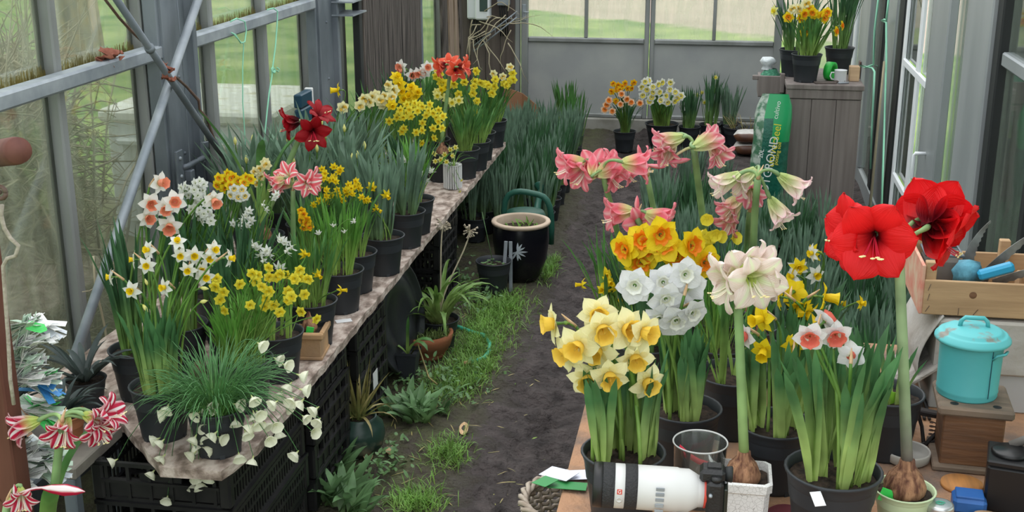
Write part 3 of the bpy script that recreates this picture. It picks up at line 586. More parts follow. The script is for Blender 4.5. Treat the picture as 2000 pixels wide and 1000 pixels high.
# ---- amaryllis
def am_meshes(key, pm, Lz, rec, W, fil):
    if key in CACHE: return CACHE[key]
    def prof(s):
        r = 0.02+0.98*(0.22*s+0.78*s**2.1)*(1 if s < .85 else 1-.10*(s-.85)/.15); z = -Lz+Lz*math.sin(min(1, s*1.06)*math.pi/2)**.9-rec*max(0, s-.62)**2*6
        return r, z
    def width(s): return max(.02, W*(.16+.84*math.sin(math.pi*min(.985, .06+.90*s**.85))**.85)*(1 if s < .9 else 1-.75*(s-.9)/.1))
    ps = []
    for k in range(3):
        b = MB(); b.grid(petal_rows(prof, (lambda s, k=k: width(s)*(1, .9, .8)[k]), 12, 7, -.22, .07, k*7+3)); ps.append(b.mesh('petal', pm))
    b = MB(); rs = random.Random(5)
    for i in range(6):
        a = -math.pi/2+rs.uniform(-.5, .5); x, y = .16*math.cos(a+i), .16*math.sin(a)-.08
        pts = bez(Vector((0, 0, -Lz*.95)), Vector((x*.5, y*.5, -Lz*.4)), Vector((x, y*1.6, -.1)), Vector((x*1.3, y*1.2, .12+.1*rs.random())), 6); b.tube(pts, .014, 4, 0)
        e = pts[-1]; b.tube([e-Vector((.05, 0, 0)), e, e+Vector((.05, .01, 0))], [.012, .028, .012], 5, 1)
    st = b.mesh('stamens', [fil, 'anther']); CACHE[key] = (ps, st, Lz); return CACHE[key]
def amaryllis(name, label, base, umbel, kind, flowers, scape_r=.010, pot=None, bulb=.036, leaves=0, buds=(), group=None, scape_m='scape', bow=Vector((0, 0, 0)), leafL=.4, rb=None, L=None, W=.36):
    pm, Lz, rec, fil = kind; base = Vector(base); um = Vector(umbel)-base; t = thing(name, label, 'flower', base, 0, group); z0 = 0
    if pot: z0 = pot(t)
    if bulb:
        b = MB(); b.lathe([(0, 0), (bulb*.6, .003), (bulb*.97, bulb*.6), (bulb, bulb*.95), (bulb*.8, bulb*1.5), (bulb*.42, bulb*1.95), (bulb*.36, bulb*2.3), (bulb*.2, bulb*2.35)], 18, wob=lambda i, j: .04*math.sin(i*2.1+j)); o = b.build('bulb', 'bulb_skin', t, (0, 0, z0-bulb*.5)); z0 += bulb*1.6
    s0 = Vector((0, 0, z0)); pts = bez(s0, lerp(s0, um, .35)+bow, lerp(s0, um, .7)+bow, um, 8)
    b = MB(); b.tube(pts, [lerp(scape_r*1.12, scape_r*.92, i/8) for i in range(9)], 12); b.build('scape', scape_m, t)
    b = MB(); b.tube([um, um+Vector((.004, 0, .016)), um+Vector((.012, .004, .036))], [.006, .004, .001], 6); b.build('bract', 'spathe', t)
    for i in range(leaves):
        b = MB(); leaf_ribbon(b, s0-Vector((0, 0, bulb*.4)), i*6.28/leaves+rnd(-.3, .3)+1.2, rnd(.1, .4), leafL*rnd(.8, 1.1), .036, rnd(.5, 1.2), rnd(-.4, .4), 10); b.build('leaf', 'leaf_green', t)
    ps, st, lz = am_meshes((pm, Lz, rec, W), pm, Lz, rec, W, fil)
    for (pos, d, R) in flowers:
        lp = Vector(pos)-base; d = Vector(d).normalized(); q = flower_rot(d, rnd(-.2, .2)); e = lp-d*R*lz
        ln = (e-um).length; p_ = bez(um, um+Vector((0, 0, min(.05, ln*.5))), e-d*ln*.45+Vector((0, 0, .008)), e, 8)
        b = MB(); b.tube([x-lp for x in p_]+[e-lp+d*R*.05], [scape_r*.42]*6+[scape_r*.48, scape_r*.60, scape_r*.55, R*.05], 8, caps=False); f = b.build('flower', 'scape', t, lp)
        for i in range(6):
            o = link('petal', ps[i % 3], f); o.rotation_mode = 'QUATERNION'; o.rotation_quaternion = q @ Quaternion((0, 0, 1), i*math.pi/3+rnd(-.06, .06)) @ Quaternion((0, 1, 0), rnd(-.10, .08)); o.scale = (R, R, R)*1 if False else (R, R, R)
            o.location = Vector((0, 0, 0)) if i % 2 == 0 else -d*R*.03
        o = link('stamens', st, f); o.rotation_mode = 'QUATERNION'; o.rotation_quaternion = d.to_track_quat('Z', 'Y'); o.scale = (R, R, R)
    for (pos, d, R) in buds:
        lp = Vector(pos)-base; d = Vector(d).normalized(); e = lp-d*R*1.2; p_ = bez(um, um+Vector((0, 0, .02)), e-d*.02, e, 6)
        b = MB(); b.tube(p_+[lp-d*R*.7, lp, lp+d*R*.6, lp+d*R], [scape_r*.4]*7+[R*.22, R*.3, R*.2, R*.03], 8); b.build('bud', pm, t)
    return t
A_PINK = ('am_pink', 1.15, .10, 'filament_pale'); A_ROSE = ('am_rose', 1.45, .10, 'filament_pale'); A_SHELL = ('am_shell', 1.5, .10, 'filament_pale')
A_RED = ('am_red', .70, .06, 'filament_red'); A_DARK = ('am_dark', .75, .06, 'filament_red'); A_CORAL = ('am_coral', .75, .12, 'filament_red')
A_WHITE = ('am_white', .85, .10, 'filament_pale'); A_CRIM = ('am_crimson', 1.15, .16, 'filament_pale'); A_STRIPE = ('am_stripe', .9, .12, 'filament_pale')
def am_fl(lst, y, R): return [(aty(p[0], p[1], y+(p[4] if len(p) > 4 else 0)), facing(p[2], p[3] if len(p) > 3 else -10), R*(p[5] if len(p) > 5 else 1)) for p in lst]
def std_pot(r=.085, h=.155, m='pot_plastic'):
    def f(t): link('pot', pot_mesh(r, h, m), t); link('soil', soil_mesh(r, h), t); return .86*h
    return f
# ================================================================ LEFT STAGING: board on stacked crates, pots on it
BZ, EZ = 0.5, 0.72        # tops of the left staging and of the right bench
def zc(L, ox, oy, sc): return [(ox+p[0]/sc, oy+p[1]/sc)+tuple(p[2:]) for p in L]
def edge_pot(px, py, r=.085): q = atz(px, py, BZ+.155); return Vector((q.x-r, q.y, BZ))
# board with splintered edge, cut corners at the near end
b = MB(); outl = [(-2.0, 3.02), (-1.62, 3.0), (-1.40, 2.765), (-1.235, 2.765), (-1.195, 2.93), (-1.195, 7.0), (-2.0, 7.0)]
pts = []
for i in range(len(outl)):
    p, q = Vector(outl[i]), Vector(outl[(i+1) % len(outl)]); n = max(1, int((q-p).length/.05))
    for k in range(n): v = lerp(p, q, k/n); pts.append((v.x+rnd(-.003, .003), v.y+rnd(-.003, .003)))
n = len(pts); vs = [Vector((x, y, BZ)) for x, y in pts]+[Vector((x, y, BZ-.028)) for x, y in pts]
b.add(vs, [tuple(range(n)), tuple(range(2*n-1, n-1, -1))]+[((i+1) % n, i, n+i, n+(i+1) % n) for i in range(n)], 0, None, False)
tag(b.build('staging_board', 'chipboard'), 'long weathered chipboard staging laid over black crates along the glass wall', 'bench')
def crate_tree(label, loc, h=.117, group=None):
    k = 'crate'
    t = thing('plastic_crate', label, 'crate', loc, 0, group); lx, ly = .30, .20
    if k not in CACHE:
        d = {}
        b = MB()
        for z0, z1, o in ((h-.012, h, .0), (.0, .010, .006)):
            b.box((-lx+o, -ly+o, z0), (lx-o, -ly+.012+o, z1)); b.box((-lx+o, ly-.012-o, z0), (lx-o, ly-o, z1)); b.box((-lx+o, -ly+o, z0), (-lx+.012+o, ly-o, z1)); b.box((lx-.012-o, -ly+o, z0), (lx-o, ly-o, z1))
        for sx in (-1, 1):
            for sy in (-1, 1): b.bbox((sx*lx-.035*(sx > 0), sy*ly-.035*(sy > 0), 0), (sx*lx+.035*(sx < 0), sy*ly+.035*(sy < 0), h), .006)
        d['frame'] = b.mesh('frame', 'crate_plastic')
        b = MB()
        for i in range(25):
            x = -lx+.05+i*(2*lx-.1)/24; b.box((x-.0045, -ly+.004, .008), (x+.0045, -ly+.009, h-.01))
        b.box((-lx+.03, -ly+.003, .050), (lx-.03, -ly+.011, .060)); b.box((-lx+.03, -ly+.002, .085), (lx-.03, -ly+.012, .098)); d['long'] = b.mesh('side_wall', 'crate_plastic')
        b = MB()
        for i in range(6):
            y = -ly+.045+i*(2*ly-.09)/5; b.box((lx-.014, y-.005, .008), (lx-.002, y+.005, h-.01))
        b.box((lx-.010, -ly+.03, .015), (lx-.006, ly-.03, .060)); b.box((lx-.014, -ly+.03, .058), (lx+.004, ly-.03, .066)); b.box((lx-.012, -.06, .066), (lx-.006, .06, h-.03)); d['short'] = b.mesh('side_wall', 'crate_plastic')
        b = MB()
        for i in range(13): x = -lx+.02+i*(2*lx-.04)/12; b.box((x-.012, -ly+.01, .004), (x+.012, ly-.01, .008))
        d['base'] = b.mesh('base', 'crate_plastic'); CACHE[k] = d
    d = CACHE[k]; link('frame', d['frame'], t); link('base', d['base'], t)
    for m_, r in (('long', 0), ('short', 0), ('long', math.pi), ('short', math.pi)): o = link('side_wall', d[m_], t); o.rotation_euler = (0, 0, r)
    return t
stacks = [((-1.43, 3.12), 'stack under the cut near end of the staging'), ((-1.52, 3.66), 'stack right behind the nearest one'), ((-1.52, 4.19), 'stack beside the striped agave-like pot'), ((-1.52, 5.52), 'stack next to the black urn')]
LV = ['lowest', 'second', 'third', 'topmost']
for si, ((x, y), nm) in enumerate(stacks):
    for k in range(4):
        o = crate_tree('black plastic vegetable crate, %s of the %s' % (LV[k], ['stack below the cut-corner end of the board', 'stack beside the squat green glazed pot', 'stack behind the terracotta bowl', 'stack beside the black bamboo urn'][si]), (x+rnd(-.006, .006), y+rnd(-.006, .006), .003+k*.1172), group='black crates holding up the staging')
        if si == 0: o.rotation_euler = (0, 0, math.pi/2)
        if si == 2 and k == 1: b = MB(); b.box((.303, -.03, .02), (.3045, .03, .085)); b.build('paper_label', 'white_paint', o)
PG = 'potted daffodils on the left staging'
# --- front row
potted('potted_daffodils', 'white daffodils with short yellow cups in black pot at the staging end', (-1.475, 2.955, BZ), leaves=(40, .265, .015, 'leaf_big'), lod=1, leaf_obj=True, spread=.7, lean=(.02, .17), droop=(0, .35), group=PG,
    flowers=fl([(218, 541, -85, 0), (258, 567, -12, 5), (262, 507, -70), (291, 488, -35, 15), (287, 518, 5), (347, 473, 10, 45), (353, 497, 8), (379, 499, 20), (410, 503, 12), (417, 487, 45), (447, 504, 82, 0), (392, 526, 30), (368, 526, 0, -10), (323, 561, -40), (400, 540, 30)], 2.95, 'white_yellow', .028, jit=.04),
    buds=[(aty(286, 552, 2.95), (-.3, 0, 1), .012), (aty(283, 601, 2.93), (.6, -.3, -.6), .015), (aty(397, 589, 2.93), (.9, -.3, .3), .016), (aty(398, 563, 2.95), (1, -.2, 0), .016)])
# hoop petticoat pot, flowers hanging over the front
hp = Vector((-1.285, 2.885, BZ)); t = thing('potted_hoop_daffodils', 'grassy pot of creamy hoop-petticoat daffodils spilling over the staging edge', 'potted plant', hp, 0, PG)
link('pot', pot_mesh(.082, .135), t); link('soil', soil_mesh(.082, .135), t)
b = MB()
for i in range(560):
    a = rnd(0, 6.28); r_ = .06*math.sqrt(random.random()); dz = rnd(.5, 2.0); leaf_ribbon(b, (r_*math.cos(a), r_*math.sin(a), .11), a+rnd(-.6, .6), rnd(.1, .75), rnd(.13, .25), .0026, dz, 0, 7)
stuff(b.build('foliage', 'grass_fine', t))
b = MB(); seg = 14
b.lathe([(.06, -1.1), (.14, -.7), (.22, -.5), (.52, -.32), (.80, .02), (.92, .35), (1.04, .45)], seg, 0, wob=lambda i, j: .05*math.sin(i*2.7) if j > 4 else 0); b.lathe([(0, -.3), (.3, -.3)], 8, 0)
for i in range(6):
    a = i*1.047; b.grid([[Vector((.18*math.cos(a-.2), .18*math.sin(a-.2), -.45)), Vector((.18*math.cos(a+.2), .18*math.sin(a+.2), -.45))], [Vector((.95*math.cos(a-.03), .95*math.sin(a-.03), -.12)), Vector((.95*math.cos(a+.03), .95*math.sin(a+.03), -.12))]])
hoop_me = b.mesh('flower', 'pet_hoop')
hoops = zc([(875, 610, -60), (1180, 710), (1300, 910), (1300, 205), (1265, 250, -80), (1600, 205), (1650, 185, 60), (1530, 250), (1580, 345), (1510, 440), (1600, 430), (1250, 465), (1205, 440, -80), (1490, 560), (1530, 510), (1630, 520), (1255, 590), (1480, 650), (1600, 630), (1530, 730), (1630, 740), (1560, 800), (1520, 810), (1840, 310), (1950, 350), (1930, 400), (1870, 580), (1970, 610), (1870, 165, 70), (1660, 410), (1740, 430, 60), (1985, 130), (1990, 260)], 0, 750, 4)
hoops += zc([(30, 240), (20, 320), (90, 330), (160, 330), (110, 440), (180, 400), (300, 560), (260, 190), (270, 140), (340, 160), (190, 90), (250, 30), (390, 50, 80), (390, 270), (450, 210), (480, 300), (460, 380, 40), (130, 160)], 500, 750, 4) + [(512, 675, 60), (545, 703, 70), (592, 735, 85), (562, 714, 60)]
sb = MB()
for p in hoops:
    d = facing(p[2] if len(p) > 2 else rnd(-60, 60), rnd(-60, -10) if len(p) < 3 else rnd(-20, 5)); yy = 2.80+rnd(-.03, .03)+max(0, (790-p[1]))*.0010+(.10 if p[0] > 540 else 0); P_ = aty(p[0], p[1], yy); R = .0175*rnd(.9, 1.1)
    f = link('flower', hoop_me, t, P_-hp); f.rotation_mode = 'QUATERNION'; f.rotation_quaternion = flower_rot(d); f.scale = (R, R, R)
    e = P_-hp-d*R*.9; a = math.atan2(e.y, e.x); r_ = .05*random.random(); s0 = Vector((r_*math.cos(a), r_*math.sin(a), .11)); top = lerp(s0, e, .55); top.z = max(e.z, .13)+.06
    sb.tube(bez(s0, s0+Vector((0, 0, .10)), top, e, 10), .0012, 3, caps=False)
stuff(sb.build('stems', 'grass_fine', t))
potted('potted_daffodils', 'small double yellow daffodils crowding a black pot beside the terracotta trough', (-1.318, 3.175, BZ), leaves=(90, .21, .008, 'leaf_bright'), lod=2, spread=.75, lean=(.03, .35), group=PG, stemr=.002,
    flowers=fl(zc([(200, 720), (275, 660), (290, 700), (330, 735), (370, 625), (370, 680), (410, 680), (470, 665), (545, 640), (545, 680), (595, 690), (475, 760), (480, 810), (570, 780), (355, 805), (345, 850), (395, 840), (430, 880), (260, 840), (555, 878), (85, 810), (115, 870), (70, 690), (60, 735), (110, 765), (368, 760), (640, 920, 40), (500, 790), (300, 670), (440, 660), (520, 690)], 400, 310, 2.942), 3.14, 'double_yellow', .0185, jit=.05))
potted('potted_daffodils', 'dark pot of plain green daffodil leaves half hidden behind the terracotta trough', (-1.30, 3.40, BZ), leaves=(40, .27, .008, 'leaf_bright'), group=PG)
# --- middle rows
potted('potted_daffodils', 'white daffodils with long salmon-pink cups in front of the steel post', (-1.66, 3.20, BZ), leaves=(30, .40, .015, 'leaf_dark'), lod=1, group=PG, lean=(.02, .22), droop=(0, .3),
    flowers=fl([(310, 357, 62, 5), (294, 397, 25), (288, 425, 35), (325, 405, 10, -10), (341, 394, 20), (331, 440, 12, -15), (417, 390, 35, -20)], 3.2, 'white_pink', .038))
potted('potted_daffodils', 'tall stems of clustered white paperwhites beside the post bracket', (-1.62, 3.42, BZ), leaves=(26, .42, .014, 'leaf_dark'), lod=2, group=PG, lean=(.02, .2), droop=(0, .3), stemr=.0022,
    flowers=fl([(x+dx, y+dy) for x, y in ((360, 373), (388, 364), (392, 388), (379, 415), (404, 424)) for dx, dy in ((0, 0), (-9, 7), (8, 8), (2, -10), (-6, -6), (10, -4))], 3.38, 'tazetta_white', .017, az=(-70, 70)))
potted('potted_daffodils', 'white starry triandrus daffodils in a pot behind the double yellow ones', (-1.46, 3.44, BZ), leaves=(50, .36, .010, 'leaf_dark'), lod=2, group=PG, stemr=.002, lean=(.02, .25),
    flowers=fl([(502, 483), (509, 497), (527, 497), (497, 478), (520, 490), (556, 473), (570, 483), (548, 468), (561, 490), (546, 522), (515, 508)], 3.42, 'thalia', .021, el=(-40, 0), az=(-80, 80)))
potted('potted_daffodils', 'golden orange-eyed and white tazetta daffodils behind the pink-cupped ones', (-1.62, 3.72, BZ), leaves=(44, .38, .012, 'leaf_dark'), lod=2, group=PG, stemr=.0022, lean=(.02, .22),
    flowers=fl([(428, 348), (434, 360), (442, 350), (440, 367), (452, 348), (458, 346), (466, 352), (483, 346), (477, 357), (490, 350), (425, 362), (447, 340), (449, 362)], 3.72, 'tazetta_gold', .021)+fl([(451, 381), (472, 371), (466, 385), (457, 369), (478, 383)], 3.66, 'tazetta_orange', .020))
potted('potted_daffodils', 'pure white narrow clusters on tall stems next to the tazetta pot', (-1.48, 3.66, BZ), leaves=(44, .36, .012, 'leaf_dark'), lod=2, group=PG, stemr=.0022,
    flowers=fl([(480, 422), (474, 430), (486, 412), (490, 430), (456, 437), (470, 440), (483, 440), (536, 386), (540, 380), (521, 409), (515, 400)], 3.62, 'thalia', .017, az=(-80, 80))+fl([(504, 358), (510, 345), (517, 317), (508, 330), (521, 322), (498, 335)], 3.9, 'double_cream', .02))
amaryllis('striped_amaryllis', 'pink and white striped amaryllis rising from the middle of the left staging', (-1.40, 3.86, BZ), aty(572, 372, 3.83), A_STRIPE, am_fl([(601, 360, 12, 5), (527, 362, -65, -20), (556, 336, -25, 40, .03), (618, 352, 70, 5, .04), (545, 355, -100, 5, .05)], 3.80, .056), pot=std_pot(), scape_r=.0085)
potted('potted_daffodils', 'golden double daffodils and white snowflake-like buds in pot above the terracotta trough', (-1.285, 3.70, BZ), leaves=(70, .27, .010, 'leaf_green'), lod=2, group=PG, stemr=.002,
    flowers=fl([(592, 419), (598, 435), (590, 430), (604, 442), (601, 428), (594, 443), (589, 412)], 3.66, 'double_gold', .018)+fl([(651, 440, 0, -60), (672, 452, 20, -60), (691, 432, 60, -30), (622, 455, 20, -30)], 3.70, 'thalia', .014)+fl([(594, 496, 60), (621, 536, 40, -20), (666, 567, 80, 5)], 3.60, 'cyclamin', .020))
potted('potted_daffodils', 'miniature yellow daffodils densely flowering behind the striped amaryllis', (-1.44, 4.22, BZ), leaves=(70, .24, .009, 'leaf_green'), lod=2, group=PG, stemr=.0018, spread=.8,
    flowers=fl(zc([(740, 45), (770, 75), (740, 120), (675, 60), (730, 210), (760, 180), (830, 150), (870, 130), (890, 170), (900, 220), (940, 235), (700, 180), (680, 110), (790, 240), (660, 240), (860, 160), (810, 180), (720, 120), (755, 130), (740, 105), (780, 60), (690, 85), (840, 170), (880, 150), (815, 200), (770, 210), (700, 215), (850, 200), (920, 240), (625, 265), (655, 160), (700, 245)], 400, 310, 2.942), 4.2, 'yellow_small', .017, jit=.06))
potted('potted_daffodils', 'bright green unflowered daffodil leaves in pot on the board edge by the paper tag', edge_pot(709, 527), leaves=(60, .28, .009, 'leaf_bright'), group=PG, lean=(.03, .25), droop=(0, .3))
potted('potted_daffodils', 'narrow-leaved green daffodil pot tucked between two board-edge pots', edge_pot(735, 492), leaves=(50, .30, .010, 'leaf_green'), group=PG)
potted('potted_daffodils', 'blue-green daffodil leaves with three small yellow flowers at the board edge', edge_pot(789, 460), leaves=(34, .36, .018, 'leaf_blue'), lod=2, group=PG, lean=(.02, .2), droop=(0, .3),
    flowers=fl([(726, 366, 10), (755, 381, 30, -20), (735, 407, 70, -30)], 4.42, 'cyclamin', .024))
potted('potted_daffodils', 'upright green leaves in pot at the board edge, second beyond the three-flower pot', edge_pot(830, 412), leaves=(36, .32, .015, 'leaf_blue'), group=PG)
potted('potted_daffodils', 'white nodding daffodils in pot at the board edge before the ribbed white pot', edge_pot(848, 388), leaves=(46, .30, .011, 'leaf_bright'), lod=2, group=PG, stemr=.0022,
    flowers=fl([(788, 313), (814, 310), (820, 302), (816, 347), (841, 333), (826, 340), (832, 352)], 5.02, 'thalia', .024, el=(-40, 0), az=(-60, 60)))
potted('potted_daffodils', 'clustered lemon jonquils in pot left of the ribbed white pot', (-1.40, 5.50, BZ), leaves=(80, .24, .010, 'leaf_dark'), lod=2, group=PG, stemr=.002, spread=.8, lean=(.05, .4),
    flowers=fl(zc([(620, 555), (710, 480), (750, 520), (820, 510), (780, 400), (860, 390), (930, 420), (880, 460), (1000, 400), (1030, 480), (960, 500), (1080, 450), (930, 570), (1080, 560), (1120, 510), (1110, 620), (740, 650), (870, 660), (930, 640), (920, 760), (1040, 710), (1030, 620), (690, 520), (780, 480), (840, 430), (990, 460), (720, 450), (900, 400), (1060, 520), (810, 450), (760, 620)], 630, 120, 4.76), 5.4, 'jonquil', .0225, jit=.06))
# ribbed white pot
mat('lab_grey', (.45, .45, .44), .5, col2=(.34, .34, .33), scale=90, stretch=(1, 4, 1), lo=.5, hi=.62)
wp = atz(885, 372, BZ); wp.x -= .01
t = potted('ribbed_pot_plant', 'white ribbed ceramic pot with small wilting cream daffodils on the board edge', wp+Vector((0, .04, 0)), rim=.046, h=.125, potm='lab_grey', leaves=(10, .20, .004, 'leaf_green'), lean=(.4, .9), droop=(.8, 1.8), lod=2, stemr=.0016, group=None,
    flowers=fl([(880, 292), (890, 288), (868, 302), (861, 312), (872, 316), (884, 304), (848, 300), (850, 315)], 5.66, 'pale_small', .017)+fl([(901, 352, 50, -40), (898, 374, 60, -40)], 5.6, 'pale_small', .012))
rb = MB()
for i in range(24):
    a = i*6.283/24; rb.bbox((.0355, -.0022, .006), (.047, .0022, .120), .001, mtx=Matrix.Rotation(a, 4, 'Z'))
rb.build('rib', 'white_paint', t)
# --- behind: blue-green leaves, doubles, big yellows
for i, (x, y) in enumerate(((-1.60, 4.60), (-1.78, 4.80), (-1.58, 4.95), (-1.44, 4.72), (-1.82, 4.56))):
    potted('potted_daffodils', 'blue-green daffodil leaves and pale buds ' + ('right beside the dark red amaryllis pot', 'towards the glass, beyond the dark red amaryllis', 'just in front of the cream double daffodils', 'behind the board-edge pot with three yellow flowers', 'between the dark red amaryllis and the glass')[i], (x, y, BZ), leaves=(40, .42, .017, 'leaf_blue'), group='blue-green leafy pots behind the dark red amaryllis', lean=(.05, .35), droop=(.1, .7),
        buds=[(Vector((x+rnd(-.06, .06), y+rnd(-.06, .06), BZ+rnd(.40, .52))), (0, 0, 1), .02) for _ in range(3)])
potted('potted_daffodils', 'big yellow trumpet daffodil nodding left in front of the dark planks, doubles below', (-1.76, 5.22, BZ), leaves=(44, .40, .016, 'leaf_blue'), lod=2, group=PG,
    flowers=fl([(661, 176, -75, 0)], 5.25, 'yellow_trumpet', .036)+fl([(669, 210), (703, 206), (712, 193), (722, 199)], 5.2, 'double_cream', .030))
potted('potted_daffodils', 'cream double daffodils with apricot hearts in front of the dark planks', (-1.62, 5.42, BZ), leaves=(40, .40, .016, 'leaf_blue'), lod=2, group=PG,
    flowers=fl([(735, 185), (752, 189), (748, 204), (760, 168), (769, 176), (742, 196), (728, 190), (764, 190), (757, 200)], 5.4, 'double_cream', .030)+fl([(765, 205, 20)], 5.35, 'yellow_trumpet', .030))
potted('potted_daffodils', 'large yellow daffodils opening above the cream doubles', (-1.60, 5.74, BZ), leaves=(36, .40, .015, 'leaf_green'), lod=2, group=PG,
    flowers=fl([(773, 151), (781, 163), (781, 176), (804, 172), (809, 187), (800, 190), (815, 180), (790, 195)], 5.7, 'yellow_trumpet', .034, el=(-10, 30)))
potted('potted_daffodils', 'white daffodils with pink cups below the grey steel post at the far planks', (-1.70, 6.45, BZ), leaves=(36, .40, .013, 'leaf_dark'), lod=2, group=PG,
    flowers=fl([(787, 137, -60), (784, 130), (806, 147), (819, 143, -20), (830, 140), (835, 132)], 6.4, 'white_pink', .040))
amaryllis('coral_amaryllis', 'coral orange-red amaryllis towering over the far yellow daffodils', (-1.36, 6.02, BZ), aty(878, 147, 6.0), A_CORAL, am_fl([(893, 138, 15, 5), (852, 133, -65, -15), (915, 128, 75, 10), (876, 118, -20, 55, .04)], 5.97, .068), pot=std_pot(), scape_r=.0095)
amaryllis('dark_red_amaryllis', 'velvety dark red amaryllis standing before the second steel post', (-1.72, 4.42, BZ), aty(588, 262, 4.42), A_DARK, am_fl([(612, 262, 10, -5, 0, 1.05), (553, 243, -80, -10), (630, 215, 60, 45, .05, .95)], 4.38, .078), pot=std_pot(), scape_r=.011, leaves=3, leafL=.5)
far = [('edge', edge_pot(937, 290), 'green daffodil leaves in pot right behind the ribbed white pot', []),
       ('edge', edge_pot(958, 275), 'yellow daffodil pot at the board edge behind the coral amaryllis', [(255, 395, 60), (270, 325, 20), (245, 275), (250, 230), (300, 205), (190, 200)]),
       ('edge', edge_pot(968, 258), 'yellow daffodils in the second last pot along the board edge', [(345, 225), (390, 230), (370, 275), (390, 185), (330, 215), (260, 200)]),
       ('edge', edge_pot(981, 245)+Vector((0, .16, 0)), 'yellow and cream daffodils in the last pot along the board edge', [(450, 210), (490, 190), (505, 145), (440, 165, 0, 0, 'double_cream'), (485, 105, 10, 10, 'double_cream'), (380, 145, 0, 0, 'double_cream'), (465, 220), (510, 185)]),
       ('in', (-1.46, 6.30, BZ), 'mixed yellow daffodils inside the row behind the coral amaryllis', [(270, 130), (30, 150), (50, 200), (125, 215), (150, 280), (60, 210), (20, 140), (90, 205), (10, 165), (35, 205)]),
       ('in', (-1.50, 6.05, BZ), 'pale lemon small daffodils below the coral amaryllis', [(10, 265, 0, 0, 'pale_small'), (40, 285, 0, 0, 'pale_small'), (75, 315, 0, 0, 'pale_small'), (110, 335, 0, 0, 'pale_small'), (155, 320, 0, 0, 'pale_small'), (15, 290, 0, 0, 'pale_small'), (40, 250, 0, 0, 'yellow_small'), (75, 235, 0, 0, 'yellow_small')])]
for k, pos, lab, f_ in far:
    potted('potted_daffodils', lab, pos, leaves=(54, .26, .011, 'leaf_green'), lod=2, group=PG, stemr=.0022, flowers=fl(zc(f_, 850, 100, 3.333), Vector(pos).y-.02, 'yellow_pale' if k == 'x' else 'double_yellow', .026))
potted('potted_daffodils', 'leafy pot in the back row by the third steel post, no flowers', (-1.62, 6.75, BZ), leaves=(46, .36, .012, 'leaf_green'), group=PG)
potted('potted_daffodils', 'leafy pot against the dark planks at the far end of the staging', (-1.40, 6.70, BZ), leaves=(46, .36, .012, 'leaf_green'), group=PG)
# ================================================================ LEAFY POTS STANDING ON THE SOIL
protos = []
for k in range(6):
    t = potted('leafy_pot', 'x', (0, 0, 0), rim=.078, h=.14, leaves=(46, .36 if k < 4 else .30, .013, ('leaf_blue', 'leaf_blue', 'leaf_dark', 'leaf_green', 'leaf_blue', 'leaf_dark')[k]), lean=(.02, .20), droop=(0, .25), spread=.8, cat='potted plant', seg=18)
    protos.append(t)
used = [False]*6
def leafy(x, y, k, lab, grp, s=1.0):
    if not used[k]: t = protos[k]; used[k] = True
    else: t = copy_tree(protos[k])
    t.location = (x, y, floor_z(x, y)+.002); t.rotation_euler = (0, 0, rnd(0, 6.28)); t.scale = (1, 1, s); tag(t, lab, 'potted plant', grp); return t
for i, y in enumerate([6.15+.175*j for j in range(16)]):
    for j in range(4):
        x = -.945-.05*(y-6.15)/2.6*1.0-.172*j-.02*(i % 2)
        if y < 6.6 and j == 3: continue
        if y < 6.62: continue
        leafy(x, y, random.choice((0, 1, 4, 1, 2)), 'pot of blue-green leaves, %s, %s' % (('column along the mud path', 'second column from the mud path', 'third column from the mud path', 'column next to the staging')[j], 'just behind the watering can' if y < 7.1 else ('middle of the block' if y < 8 else 'end towards the cardboard sheet')), 'leafy pots on the soil beyond the watering can')
for i, y in enumerate([3.85+.18*j for j in range(19)]):
    for j in range(7):
        x = -.24+.172*j+.02*(i % 2)-.03*(y > 6)
        if y < 5.0 and j < 0: continue
        if x > .62 and 5.5 < y < 6.2: continue
        if y > 6.45 and x > .2: continue
        if y > 6.9: continue
        leafy(x, y, random.choice((0, 1, 4, 1, 2, 5)), 'pot of upright leaves, %s, %s' % (('path-side column of the bed', 'second column from the path', 'third column from the path', 'middle column of the bed', 'third column from the glass wall', 'second column from the glass wall', 'column along the glass wall')[j], 'close behind the potting bench' if y < 4.7 else ('middle of the bed' if y < 5.8 else 'end towards the grey cabinet')), 'leafy pots on the soil behind the right bench', rnd(.9, 1.1))
for x, y in ((-.30, 7.15), (-.12, 7.3), (.05, 7.1)): leafy(x, y, 0, 'dark pot of upright daffodil leaves at the path-side end of the bed', 'leafy pots at the far end of the bed')
# back group by the door
BG = 'flowering pots by the back door'
potted('potted_daffodils', 'orange-cupped peach and golden daffodils in pot before the back door', atz(1217, 300, .0)+Vector((0, .1, 0)), leaves=(50, .28, .012, 'leaf_dark'), lod=2, group=BG,
    flowers=fl(zc([(855, 735), (760, 785), (895, 775), (930, 800), (850, 815), (1000, 805), (740, 820), (725, 855), (785, 870)], 1000, 0, 4), 8.5, 'peach', .030)+fl(zc([(790, 655), (830, 665), (880, 650), (950, 645), (900, 690), (840, 700), (780, 715), (930, 690), (810, 790), (860, 680), (820, 700)], 1000, 0, 4), 8.6, 'double_gold', .026))
potted('potted_daffodils', 'big pot of white daffodils with lemon cups before the back door', atz(1290, 285, .0)+Vector((0, .1, 0)), rim=.13, h=.16, leaves=(100, .26, .013, 'leaf_green'), lod=2, group=BG, lean=(.02, .25), droop=(0, .2),
    flowers=fl(zc([(1065, 630), (1240, 645), (1170, 645), (1010, 680), (1100, 680), (1020, 745), (1105, 720), (1075, 790), (1200, 750), (1275, 720), (1165, 785), (1215, 800), (1270, 790), (1320, 750), (1140, 660), (1055, 700), (1290, 770), (1150, 720), (1230, 700), (1040, 640), (1090, 760)], 1000, 0, 4), 8.85, 'ice', .035))
